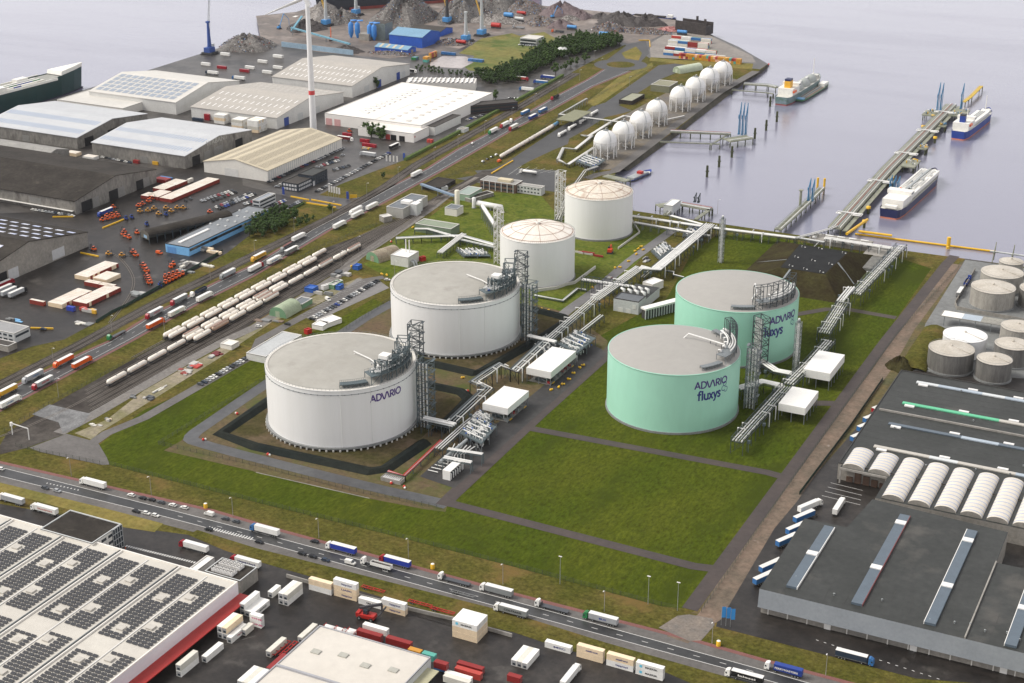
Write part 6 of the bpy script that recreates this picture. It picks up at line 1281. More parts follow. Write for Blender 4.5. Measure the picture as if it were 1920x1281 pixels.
for a in(('p:175,913','white articulated lorry with white cab at the left end of the front road',Wh,Wh),('p:84,962','white lorry with faint red lettering waiting in the yard entrance',Wh,Wh,'box','L','TRANSPORT','d08a80'),('p:22,943','silver trailer lorry cut off by the left edge in the yard entrance',Wh,Sv),('p:497,1001','white lorry with a blue cab on the front road','3a6ea5',Wh),('p:640,1035','royal blue curtain sided lorry with a white cab on the front road',Wh,'2b3fa0','curtain'),('p:706,1064','white tipper lorry beside the blue lorry with the red cab',Wh,Wh,'tipper'),('p:741,1060','royal blue curtain sided lorry with a red cab on the road shoulder','9c2430','2b3fa0','curtain'),('p:852,1093','empty flatbed lorry with blue cab panel, left of the grey tippers',Wh,'f0eee8','flat'),('p:931,1114','grey sided lorry with white cab on the upper shoulder',Wh,Gr,'curtain'),('p:958,1152','grey lorry with COLTRANS lettering in the lower lane',Wh,Gr,'curtain','L','COLTRANS','26282c'),('p:1035,1144','empty flatbed lorry with cream cab panel, left of the green cab lorry',Wh,Gr,'flat'),('p:1126,1167','silver lorry with a dark green cab and blue lettering','2f7a4a',Sv,'curtain','L','BLG','24408e'),('p:1395,1276','white and black lorry with white lettering at the bottom right',Wh,'1c1d20','curtain','L','lalessi','e8e4e0'),('p:1469,1263','royal blue container lorry with white lettering at the bottom right',Wh,'27418f','cont','L','FERRYMASTERS','e8e4e0'),('p:1602,1240','dark blue lorry with bright blue cab beside the near right warehouse','3a6ea5','2e3b4c','curtain','R'),('p:364,1032','white box lorry with a red cab nearest the white office block','9c2430',Wh),('p:461,1061','white lorry with a red cab and navy lettering behind the plant room','9c2430',Wh,'box','L','Hapag-Lloyd'),('02:50,400','yellow trailer lorry at the left edge of the harbour road','d9a838','d9a838','curtain','D'),('02:80,478','white and blue trailer lorry in the near lane at the left edge',Wh,Wh,'curtain','U','LINES','3a6ea5'),('02:248,288','pale grey lorry with blue lettering at the lower left',Sv,Sv,'curtain','D','CARGO','3a6ea5'),('02:322,335','grey lorry with a red rear and red lettering at the lower left','9c2430',Sv,'curtain','D','REEFER','b02a34'),('02:478,172','orange trailer lorry in the far lane at the lower left','e0622a','e0622a','curtain','D'),('02:618,182','orange trailer lorry in the near lane at the lower left','e0622a','e0622a','curtain','U'),('01:1158,1090','red fronted grey lorry with red lettering in the far lane','9c2430',Sv,'curtain','D','DEINZE','b02a34'),('01:1168,1170','orange lorry in the near lane beside the red fronted one','e0622a','e0622a','curtain','U','LINEA','c04a20'),('01:1330,1080','white lorry with a faded green side panel',Wh,'d8d4c8','curtain','U','CARE','5aa89a'),('01:1343,990','red fronted grey lorry without bright lettering','9c2430',Gr,'curtain','D'),('01:1490,925','tipper lorry with a dark blue body and white cab',Wh,'2e3b4c','tipper','D'),('01:1537,968','clean white box lorry beside the blue tipper',Wh,Wh,'box','U'),('01:1708,795','plain grey box lorry in the far lane',Gr,Sv,'curtain','D'),('11:20,665','bright yellow trailer lorry','d9a838','d9a838','curtain','D','LOGISTICS','8a5a10'),('11:140,690','white box lorry behind the yellow trailer',Wh,Wh,'box','U','freight','3a6ea5'),('11:0,745','white lorry with a red cab below the yellow trailer','9c2430',Wh,'box','U'),('11:238,592','open dark tipper lorry with rusty load',Gr,'4b4e52','tipper','D'),('11:268,618','dark grey curtain lorry with white cab',Wh,'7c7d7c','curtain','U'),('11:322,518','white box lorry with a red stripe, between the grey lorry and the dotted kerb',Wh,Wh,'box','U','/','9c2430'),('11:628,425','white box lorry with dark doors beside the dotted kerb',Wh,Wh,'box','U'),('11:748,318','white box lorry, far one of the pair by the junction',Wh,Wh,'box','D'),('11:762,346','white box lorry, near one of the pair by the junction',Wh,Wh,'box','U'),('11:872,285','white box lorry just past the junction pair',Wh,Wh,'box','U'),('11:1205,40','white box lorry opposite the company flags',Wh,Wh,'box','U'),('c:1500,700','white lorry with a dark green cab by the hedge','2f7a4a',Wh,'box','D'),('c:1640,625','white lorry with a red cab behind the green cab lorry','9c2430',Wh,'curtain','D'),('c:1745,655','red and white lorry in the near lane','9c2430','d8d4c8','curtain','D'),('c:1755,555','white tractor unit without a trailer',Wh,Wh,'tractor','D'),('20:100,858','first blue trailer lorry on the far harbour road','3a6ea5','3a6ea5','curtain','U'),('20:158,890','blue and white trailer lorry in the near lane of the far harbour road','3a6ea5','27418f','curtain','U'),('20:232,842','second blue trailer lorry on the far harbour road','3a6ea5','3a6ea5','curtain','U'),('20:322,742','dark tipper lorry with a red cab near the roundabout','9c2430','1c1d20','tipper','D'),('01:875,1245','green lorry carrying blue steel frames','2f7a4a','2e3b4c','flat','D'),('d:1090,300','white gas tanker lorry parked across the grey terminal yard',Wh,Wh,'tank','L'),('20:378,1015','white gas tanker lorry nearest the fat white pipe',Wh,Wh,'tank','D'),('20:452,968','white gas tanker lorry leaving the loading bay',Wh,Wh,'tank','D'),('20:535,920','white gas tanker lorry under the pipe bridge',Wh,Wh,'tank','D'),('20:616,862','white gas tanker lorry beyond the pipe bridge',Wh,Wh,'tank','D'),('f:1580,950','blue trailer lorry farthest in the hedge car park','27418f','27418f','curtain','L'),('f:1495,1010','blue and white trailer lorry in the hedge car park','27418f','3a6ea5','curtain','L'),('f:1325,1095','blue tractor with white trailer at the yellow gate','3a6ea5',Wh,'curtain','L'),('f:1265,965','red trailer lorry with white roof beside the trees','9c2430','b6453b','box','R'),('e:1720,872','black sided lorry with white roof beside the taupe roofed hall',Wh,'1c1d20','curtain','R'),('b:1215,1175','pale grey trailer behind the small white hut',Sv,Sv,'curtain','L'),('b:1535,1075','white and black trailer in front of the white loading block',Wh,'1c1d20','curtain','U'),('b:945,985','purple trailer with white roof by the beige roofed hall',Wh,'6b1f22','curtain','R'),('01:790,330','blue trailer with white roof in the forklift yard','27418f','27418f','box','D'),('01:40,870','red and blue trailer at the left edge, back of the trailer row','9c2430','9c2430','box','U'),('01:45,905','white roofed trailer, second in the trailer row at the left edge','1c1d20',Sv,'box','U'),('01:80,925','white roofed trailer, third in the trailer row at the left edge','1c1d20',Sv,'box','U'),('01:135,935','white roofed trailer, front of the trailer row at the left edge','1c1d20',Sv,'box','U'),('31:1440,930','grey curtain trailer beside the yard wall of the tank farm',Gr,'7c7d7c','curtain','U'),('31:1495,845','open blue tipper beside the yard wall of the tank farm','27418f','27418f','tipper','U'),('32:315,1262','white trailer parked at an angle between the two right hand warehouses',Wh,Wh,'box','U','','2b2f78','lorry',R(64)),('32:530,1265','white trailer parked in front of the pallet shed',Wh,Wh,'box','U'),('f:1230,345','grey tanker lorry in the scrap yard',Sv,Sv,'tipper','L'),('f:1700,395','orange tipper lorry in the scrap yard','e0622a','4b4e52','tipper','L'),('00:1590,560','white lorry at the head of the row on the container apron','2e3b4c',Wh,'box','L'),('00:1790,600','blue and white lorry at the end of the row on the container apron','3a6ea5',Wh,'box','L'),('03:100,0' if 0 else '23:440,1260','white trailer with dark lettering cut off by the bottom edge',Wh,Wh,'box','U')):truck(*a)
for k,s in enumerate(('32:735,625','32:690,690','32:640,765','33:215,95','33:160,185','33:85,275','23:1880,470','23:1835,560','32:800,550')):
 p=GS(s)[0];put('docked_trailer',spec2('truck',truck_spec,Wh,'3a6ea5' if k<8 else '9c2430','box','','',13.6)[2:],'%s trailer docked at an angle to the right hand warehouses, %s from the top'%('blue ended' if k<8 else 'red',ORD[(k+1)if k<8 else 0]),'trailer',(p.x+2.5,p.y+7,.1),R(64),'trailers docked at an angle')
 # cars on and beside the front road
for i,(s,c,rz)in enumerate((('02:340,1108','4b4e52',0),('02:430,1130','a9abad',0),('02:985,1163','e4e2dc',PI),('02:1070,1185','1c1d20',PI),('02:1138,1198','1c1d20',PI),('02:1208,1217','4b4e52',PI),('02:1296,1238','e4e2dc',PI),('02:1382,1257','e4e2dc',PI),('02:5,965','e4e2dc',PI),('03:1022,5','1c1d20',0),('03:1098,18','e4e2dc',0),('03:1166,35','e4e2dc',0),('03:1690,60','4b4e52',PI),('03:1770,80','4b4e52',PI),('03:1565,140','1c1d20',PI),('13:25,235','1c1d20',0),('13:440,231','1c1d20',PI),('13:346,322','1c1d20',0),('13:427,344','1c1d20',0),('13:522,370','2e3b4c',0))):
 one_car(s,'%s car on the front road, %s of its cars counted from the left edge'%(CN[c],ORD[i]),c,rz)
one_car('p:657,1058','white van in the lower shoulder near the blue lorries','e4e2dc',0,'van');one_car('03:1570,27','white and green estate van on the front road shoulder','e4e2dc',PI,'van');one_car('c:1258,832','white car alone on the harbour road','e4e2dc',PI/2);one_car('11:540,975','white van alone in the grey car park','e4e2dc',-.5,'van');one_car('11:985,825','white car behind the second wide tank','e4e2dc',.3)
one_car('11:235,1158','black car alone on the access road','1c1d20',PI);one_car('01:1195,625','orange van in front of the sky blue workshop','e0622a',0,'van');one_car('11:20,1175','white car on the storage strip near the green shed','e4e2dc',.3);one_car('01:325,1197','dark car beside the yellow kerb at the small office','2e3b4c',.3)
cars('11:420,1120','11:910,835',26,'the car park row by the grass bank',0,4);cars('01:250,300','01:545,345',13,'the row along the big dark hall',0,31);cars('00:770,1185','00:975,1225',8,'the row in front of the letter hall',0,32);cars('02:1505,330','02:1860,130',15,'the access road row beside the lawn',0,5)
cars('a:860,785','a:1740,380',34,'the row along the beige roofed hall',.6,6);cars('a:960,840','a:1780,445',22,'the second row beside the black office',.6,7,skip=.15)
cars('a:1440,900','a:2300,440',26,'the row along the flag field',.5,8);cars('a:1490,590','a:1690,530',7,'the short back row behind the black office',-.5,9);cars('a:1640,640','a:1820,590',6,'the short front row behind the black office',-.5,10)
cars('a:50,1010','a:90,1005',2,'the far row of the staff car park',-.5,11);cars('a:130,985','a:420,890',8,'the back row of the staff car park',-.5,12);cars('a:190,1010','a:460,910',7,'the second row of the staff car park',-.5,13);cars('a:230,1090','a:640,920',14,'the third row of the staff car park',-.5,14);cars('a:270,1105','a:690,930',14,'the fourth row of the staff car park',-.5,15)
cars('a:570,1050','a:660,1030',4,'the short row left of the gate office',-.5,16);cars('a:890,1075','a:1050,1010',8,'the row in front of the gate office',-.5,17);cars('a:1050,1110','a:1240,1020',9,'the row by the gate office fence',-.4,18)
cars('c:1500,400','c:1610,410',5,'the middle clump by the hedge',PI/2,19);cars('c:1590,340','c:1720,350',6,'the upper clump by the hedge',PI/2,20);cars('c:1700,290','c:1800,290',4,'the top clump by the hedge',PI/2,21);cars('c:1200,550','c:1390,490',6,'the lower line by the hedge',.4,22);cars('f:1240,545','f:1460,560',9,'the row by the white scrap yard office',PI/2,23)
cars('f:1560,580','f:1800,470',12,'the row beside the tree belt',.3,24);cars('d:1290,0' if 0 else 'c:1380,1050','c:1540,970',4,'the line inside the gas terminal fence',PI/2,25);cars('r:1510,620','r:1580,590',2,'the pair below the red container block',-.5,26,['1c1d20','4b4e52'])
# --- containers: left port yard blocks (white roofs, red sides)
def block(s,nx,ny,where,c='8d3a2f',z=0,lv=1,wx=12.6,wy=2.55,ax='x',cols=None,roof=True,seed=1,far=False):
 """grid of containers with their near left corner at s; ax gives the long side"""
 p=GS(s)[0];rr=random.Random(seed)
 for k in range(lv):
  for i in range(nx):
   for j in range(ny):
    if ax=='x':q=(p.x+wx*(i+.5),p.y+wy*(j+.5))
    else:q=(p.x+wy*(i+.5),p.y+wx*(j+.5))
    cc=rr.choice(cols)if cols else c
    lb='%s container, %s along, %s in%s, %s'%(CN[cc],ORD[i],ORD[j],'' if lv==1 else ', '+('bottom','second','third','fourth')[k]+' layer',where)
    if far:
     m_=paint(cc,.5);a_,b_=(wx/2-.2,1.2)if ax=='x' else(1.2,wx/2-.2);FAR.box(q[0]-a_,q[1]-b_,.06+2.9*k,q[0]+a_,q[1]+b_,2.86+2.9*k,m_,paint('d8d4c8')if cc in('8c8f8e','d8d4c8')else m_);continue
    put('shipping_container',spec2('pc' if roof else 'cont',port_cont if roof else cont_spec,cc,wx-.4),lb,'container',(*q,.06+2.9*k),0 if ax=='x' else PI/2,'shipping containers')
FAR=MB()
def port_cont(c,L):
 a=reefer_side(c,L);rf=MB();rf.box(-L/2+.05,-1.17,2.92,L/2-.05,1.17,2.96,mat('chalky_container_roof',(.72,.67,.6),.6,0,.1,.15,(.62,.55,.46)));return[('shell',a,[]),('roof_panel',rf,[])]
block('r:1110,615',1,18,'long front block below the beige roofed hall');block('r:915,580',1,7,'middle left block below the beige roofed hall');block('r:830,580',1,4,'farthest left block below the beige roofed hall',wx=8);block('r:1010,470',1,6,'rear left block below the beige roofed hall');block('r:1190,400',1,6,'rear middle block below the beige roofed hall');block('r:1620,400',1,8,'right hand block below the beige roofed hall')
block('h:355,955',1,1,'left end of the lower yard block');block('h:575,985',1,12,'lower left part of the yard block',cols=['efd9b8','8d3a2f']);block('h:870,972',1,14,'lower right part of the yard block',cols=['8d3a2f','8d3a2f','efd9b8']);block('h:895,655',1,13,'upper part of the yard block',cols=['efd9b8','8d3a2f','8d3a2f']);block('h:1010,738',2,2,'thin part of the yard block');block('h:1115,690',1,6,'middle part of the yard block','efd9b8')
contain('h:855,1040','royal blue half height container beside the yellow machine','2b3fa0',6.1,ax='x',reef=False);contain('r:1575,330','small white topped container between the red blocks','d8d4c8',6.1,ax='y',reef=False)
# white stacks between the white halls
WW=['f0eee8']*4+['efd9b8','d8d4c8']
block('a:600,175',1,6,'stack beside the taupe roofed hall',lv=4,cols=WW,roof=False,ax='x',seed=5);block('a:410,130',1,5,'middle stack behind the pale roof',lv=3,cols=WW,roof=False,seed=6);block('a:200,70',1,6,'left stack behind the pale roof',lv=3,cols=WW,roof=False,seed=7);block('00:1530,900',1,1,'red and orange stack beside the white wall','9c2430',lv=2,wx=6.4,roof=False);block('00:1440,905',1,1,'navy box beside the red stack','2e3b4c',roof=False)
block('00:490,1165',1,3,'cream group behind the dark hall','efd9b8',wx=12.6,seed=8);block('00:620,1195',1,3,'second cream group behind the dark hall','f0eee8',wx=12.6,seed=8)
contain('00:1025,1225','red container on the dark hall roof line','8e2a28',6.1,ax='x',reef=False);contain('00:1170,1235','yellow container behind the dark hall','d9a838',6.1,ax='x',reef=False)
for i,(s,c,z)in enumerate((('e:145,690','f0eee8',0),('e:145,690','f0eee8',2.9),('e:135,690','f0eee8',5.8),('00:1545,490','f0eee8',0),('00:1665,515','9c2430',0),('00:1690,415','f0eee8',0),('00:1690,415','f0eee8',2.9),('00:1835,540','9c2430',0),('00:1875,515','f0eee8',0),('10:50,470','f0eee8',0),('10:85,550','f0eee8',0),('10:165,515','f0eee8',0))):
 contain(s,'%s container on the wet apron behind the halls, %s in reading order'%(CN[c],ORD[i]),c,z=z,ax='x',reef=False,txt='',g='shipping containers')
 # terminal on the point
PC=['8c8f8e','d8d4c8','8e2a28','3a6ea5','e4e2dc','b6453b','2f7a4a','d8d4c8'];block('v:870,390',6,1,'front row of the point',lv=2,cols=PC,roof=False,seed=3,far=True);block('v:885,355',5,3,'second block of the point',lv=2,cols=PC,roof=False,seed=4,far=True)
block('v:915,290',4,3,'third block of the point',lv=2,cols=PC,roof=False,seed=5,far=True);block('v:950,245',4,2,'rear block of the point',lv=2,cols=PC,roof=False,seed=6,far=True);OC=['c98f35','b6453b','d9a838','e8b9a0','c98f35','8e2a28','5aa89a']
block('v:1025,425',27,1,'low orange row below the point',lv=2,cols=OC,roof=False,seed=7,ax='y',wx=6.3,wy=2.75,far=True)
solo('shipping_containers',FAR,'many stacked coloured containers on the rounded far point','containers',kind='stuff')
# bottom yard
B='shipping containers'
for(s,n,t_,lb,c)in(('13:492,595',2,['',''],'cream and white stack at the left end of the roadside wall',['f0eee8','efd9b8']),('13:680,640',3,['Hapag-Lloyd','UASC','Hapag-Lloyd'],'three high stack beside the cream stack',['efd9b8','efd9b8','f0eee8']),('13:865,700',1,['CMA CGM'],'single box between the two lettered stacks',['f0eee8']),('13:1040,750',2,['Hapag-Lloyd','Hapag-Lloyd'],'two high stack behind the reach stacker',['efd9b8','f0eee8']),('23:350,1030',1,['MSC'],'single box at the road bank',['f0eee8']),('23:590,1100',2,['','seafront'],'cream two high stack at the road bank',['efd9b8','efd9b8']),('23:815,1165',2,['Hapag-Lloyd','seafront'],'two high stack left of the two sky blue logo boxes',['f0eee8','efd9b8']),('23:1035,1230',2,['*MAERSK','*MAERSK'],'rightmost two high stack at the road bank',['f0eee8','f0eee8'])):
 for k in range(n):contain(s,'%s container, %s of %s'%(CN[c[k]],('only one' if n==1 else('bottom','middle','top')[k]if n==3 else('bottom','top')[k]),lb),c[k],z=2.9*k,txt=t_[k],tc='26282c' if 'M' in t_[k]else '2b2f78')if isinstance(s,tuple)else put('shipping_container',spec2('cont',cont_spec,c[k],12.19,2.9,True,t_[k],'26282c' if 'MA' in t_[k]else '2b2f78'),'%s container, %s of %s'%(CN[c[k]],('only one' if n==1 else('bottom','middle','top')[k]if n==3 else('bottom','top')[k]),lb),'container',(GS(s)[0].x,GS(s)[0].y,.06+2.9*k),0,B)
p=GS('13:1575,950')[0]
for j in range(4):
 for k in range(3):put('shipping_container',spec2('cont',cont_spec,'f0eee8' if k==2 else 'efd9b8',12.19,2.9,True,'*MAERSK' if(k==2 and j==0)else '','26282c'),'cream white container, %s layer, %s row, tallest block in the bottom yard'%(('bottom','middle','top')[k],ORD[j]),'container',(p.x,p.y+2.55*j,.06+2.9*k),0,B)
def ystack(s,cells,where):
 p=GS(s)[0]
 for(i,j,k,c,L,tx,tc)in cells:put('shipping_container',spec2('cont',cont_spec,c,L,2.9,True,tx,tc),'%s container, %s column, %s level, %s deep, %s'%(CN[c],ORD[i],ORD[k],ORD[j],where),'container',(p.x+2.55*i,p.y+12.6*j,.06+2.9*k),PI/2,B)
w_=Wh;cr='d8d4c8'
ystack('u:420,1130',[(0,0,0,w_,12.19,'',''),(0,0,1,cr,12.19,'','')],'front group beside the red awning');ystack('u:640,960',[(0,0,0,cr,12.19,'',''),(1,0,0,w_,12.19,'','')][1:],'second group beside the red awning')
ystack('u:860,715',[(0,0,0,w_,12.19,'',''),(0,0,1,w_,12.19,'',''),(1,0,0,w_,12.19,'',''),(1,0,1,'efd9b8',12.19,'','')],'double stack beside the red awning');ystack('u:960,770',[(0,0,0,w_,12.19,'TRITON','b02a34')],'spot before the small white box');ystack('u:1068,725',[(0,0,0,cr,6.1,'','')],'spot of the small white box')
ystack('u:1100,470',[(0,0,0,cr,12.19,'',''),(0,0,1,w_,12.19,'',''),(1,0,0,w_,12.19,'',''),(2,0,0,w_,12.19,'MAERSK','26282c')],'group behind the ONE boxes');ystack('u:1080,1240',[(0,0,0,w_,12.19,'',''),(1,0,0,cr,12.19,'',''),(2,0,0,w_,12.19,'','')],'group at the bottom edge')
ystack('t:1130,170',[(0,0,0,w_,12.19,'',''),(0,0,1,w_,12.19,'',''),(1,0,0,w_,12.19,'',''),(1,0,1,cr,12.19,'','')],'stack left of the reach stacker');ystack('t:920,110',[(0,0,0,w_,7,'','')],'spot by the narrow white ramp');ystack('23:60,1100',[(0,0,0,w_,12.19,'',''),(1,0,0,cr,12.19,'',''),(2,0,0,w_,12.19,'','')],'three box row in the open yard')
ystack('03:1900,1190' if 0 else 't:1420,740',[(0,0,0,cr,12.19,'','')],'spot left of the pale shed corner');ystack('t:950,950',[(0,0,0,cr,12.19,'','')],'spot beside the red empty chassis');ystack('t:960,1200',[(0,0,0,'8e2a28',12.19,'','')],'left wall of the pale shed')
p=GS('u:1150,665')[0]
for k in range(2):put('shipping_container',spec2('cont',cont_spec,Wh,6.1,2.9,False,'ONE','d0457a'),'white container with pink ONE lettering, %s one'%('lower','upper')[k],'container',(p.x+.5,p.y+1,.06+2.9*k),0,B)
for i,(s,c,L,z,ax)in enumerate((('13:855,945','8e2a28',12.19,2.9,'x'),('13:855,955','8e2a28',12.19,0,'x'),('13:900,900','f0eee8',12.19,2.9,'x'),('13:1075,1000','8e2a28',12.19,2.9,'x'),('13:1195,1075','c98f35',6.1,2.9,'x'),('13:1300,1105','5aa89a',6.1,2.9,'x'),('13:1390,1170','8e2a28',6.1,2.9,'x'),('13:1392,1185','3a6ea5',6.1,0,'x'),('13:1595,1230','b6453b',12.19,0,'x'),('13:1610,1190','8e2a28',12.19,0,'x'),('13:1520,1265','f0eee8',12.19,0,'x'),('13:1510,1290','d8d4c8',12.19,2.9,'x'),('23:20,1270','8e2a28',6.1,0,'x'))):
 contain(s,'%s container by the pale shed, %s counted from its back corner'%(CN[c],ORD[i]),c,L,z,ax,False)
 # skips in the scrap yard
block('f:80,745',1,3,'orange and yellow stack by the mud patch',lv=2,cols=OC,roof=False,wx=6.3,seed=2);block('f:150,700',1,6,'yellow row by the mud patch',lv=2,cols=['d9a838','c98f35','b6453b'],roof=False,wx=3.2,seed=3);block('f:-60,720',1,3,'green row by the mud patch',lv=1,cols=['2f7a4a','3a6ea5','c98f35'],roof=False,wx=6.3,seed=4);block('f:620,735',3,2,'blue group beside the meadow','3a6ea5',roof=False,wx=6.3);block('f:300,650',3,1,'dark blue skip row','3a6ea5',roof=False,wx=6.3)
for i,(s,n)in enumerate((('b:905,925',2),('b:1115,1000',2),('b:1140,1050',3))):block(s,n,1,'bright red group %s in front of the white factory'%('behind','beside','below')[i],'9c2430',roof=False,wx=5)
block('c:700,815',2,1,'brick red pair on the road by the hedge','b6453b',roof=False,wx=4,ax='y',wy=3);block('a:1650,380' if 0 else 'r:1030,330',1,4,'red and blue row beside the dark hall',lv=1,cols=['8e2a28','3a6ea5','8e2a28'],roof=False,seed=2)
# --- tank wagons
def wagon_spec(c,band):
 L=17;a=MB();m=mat('wagon_'+c,c,.4,0,.12,.25,stretch=(1,.3,1));a.tube([(-L/2,0,2.75),(-L/2+.35,0,2.75),(-L/2+1.3,0,2.75),(L/2-1.3,0,2.75),(L/2-.35,0,2.75),(L/2,0,2.75)],[.4,1.05,1.6,1.6,1.05,.4],m,18)
 out=[('tank_barrel',a,[])];f=MB();f.box(-9,-.9,.95,9,.9,1.25,chas)
 for x in(-6.5,6.5):f.box(x-1.6,-1,.5,x+1.6,1,.95,chas)
 for x in(-9.2,9.2):
  for s in(-1,1):f.beam((x-.2,s*.85,1.1),(x+.2,s*.85,1.1),.3,chas)
 out.append(('underframe',f,[]));b=MB();ob=mat('orange_band',(.5,.2,.1),.5,0,.15,.5)
 b.box(-L/2+1.3,-1.64,2.5,L/2-1.3,-1.55,2.72,ob);b.box(-L/2+1.3,1.55,2.5,L/2-1.3,1.64,2.72,ob)
 if band:b.box(-L/2+.6,-.75,4.2,L/2-.6,.75,4.5,mat('rusty_sunshield',(.22,.13,.1),.8,0,.3,.4,(.32,.22,.18)))
 out.append(('coloured_band',b,[]));d=MB();d.lathe([(.45,4.1),(.45,4.45),(.01,4.5)],steel,10);d.box(-2,-.5,4.2,2,.5,4.26,steel);out.append(('top_hatch',d,[]))
 out.append(('wheel',wheel_mb(.46,.14),[],[(x+dx,s*.75,.5)for x in(-6.5,6.5)for dx in(-.9,.9)for s in(-1,1)]));return out
WC,WB='ebe3d6','b89c86'
def wagons(x,y0,n,where,odd=(),pitch=19.3,first=0):
 for i in range(n):
  o=i in odd;put('tank_wagon',spec2('wagon',wagon_spec,WB if(o and i%2)else WC,o),'%s tank wagon, %s from the near end of the %s'%('rusty topped' if o else 'white',ORD[i],where),'tank wagon',(x,y0+pitch*(i+.5),.18),PI/2,'tank wagons on the sidings')
wagons(-614,731,10,'farthest wagon row');wagons(-609.8,731,9,'second wagon row');wagons(-597.3,656,15,'longest wagon row',(8,12,14));wagons(-601.6,735,6,'third wagon row',(0,4));wagons(-593,735,5,'short near wagon row',(1,4))
wagons(-597-12,1154+0,0,'')
p=GS('c:1605,1010')[0];q=GS('20:340,945')[0];n=11
for i in range(n):
 r_=p.lerp(q,(i+.5)/n);put('tank_wagon',spec2('wagon',wagon_spec,WC if i<n-1 else '5b93b5',False),'%s tank wagon, %s of the train inside the gas terminal'%('white' if i<n-1 else 'blue',ORD[i]),'tank wagon',(r_.x,r_.y,.2),math.atan2(q.y-p.y,q.x-p.x),'tank wagons on the sidings')
p=GS('c:1575,1050')[0];put('shunter',spec2('car',car_spec,'e0622a','van'),'small red shunting tractor at the head of the gas train','shunter',(p.x,p.y,.3),PI/2)
# --- rails
railm=mat('rail_steel',(.3,.26,.22),.5,.4,.2,.5);sleep=mat('sleeper',(.1,.09,.08),.9,0,.3,.5)
def track(name,label,P):
 mb=MB()
 if isinstance(P,str):P=smooth(GS(P),2)
 for s in(-.72,.72):ribbon(mb,P,.22,railm,.26,s,None,.12)
 ribbon(mb,P,2.5,sleep,.13,0,(.28,.9));solo(name,mb,label,'railway track',group='railway tracks')
for i,x in enumerate((-613.5,-609.2,-605.4,-601.6,-597.3,-593,-589,-584.5)):
 P=[Vector((x,655-4*i,0)),Vector((x,900,0)),Vector((x-2+(-598-x)*.25,980,0)),Vector((-604+(x+600)*.12,1080,0)),Vector((-606+(x+600)*.1,1150,0))]
 if i in(0,1):P=[Vector((x,700,0))]+P[1:]
 track('railway_track','railway track carrying tank wagons, %s from the harbour road'%ORD[i],smooth(P,2))
track('railway_track','curved track leaving the sidings towards the lower left',[Vector((-597.3,655,0)),Vector((-598,620,0)),Vector((-602,590,0)),Vector((-612,560,0)),Vector((-640,500,0))])
ballB=MB();ribbon(ballB,[Vector((x,y,0))for x,y in((-657,560),(-657,700),(-660.5,780),(-658.8,900),(-657,1000),(-662,1090),(-672,1160),(-685,1400),(-697,1560))],11,ballast,.1);solo('railway_bed',ballB,'dark ballast strip of the railway between the hedge and the harbour road','railway bed',kind='structure')
for s in(-2.4,2.4):track('railway_track','%s track of the railway left of the harbour road'%('left' if s<0 else 'right'),[Vector((x+s,y,0))for x,y in((-657,560),(-657,700),(-660.5,780),(-658.8,900),(-657,1000),(-662,1090),(-672,1160),(-685,1400),(-697,1560))])
track('railway_track','curving dockside track between the forklifts and the container block','s:200,270 330,330 420,420 500,520 560,640 570,740 530,880 430,1040 200,1330')
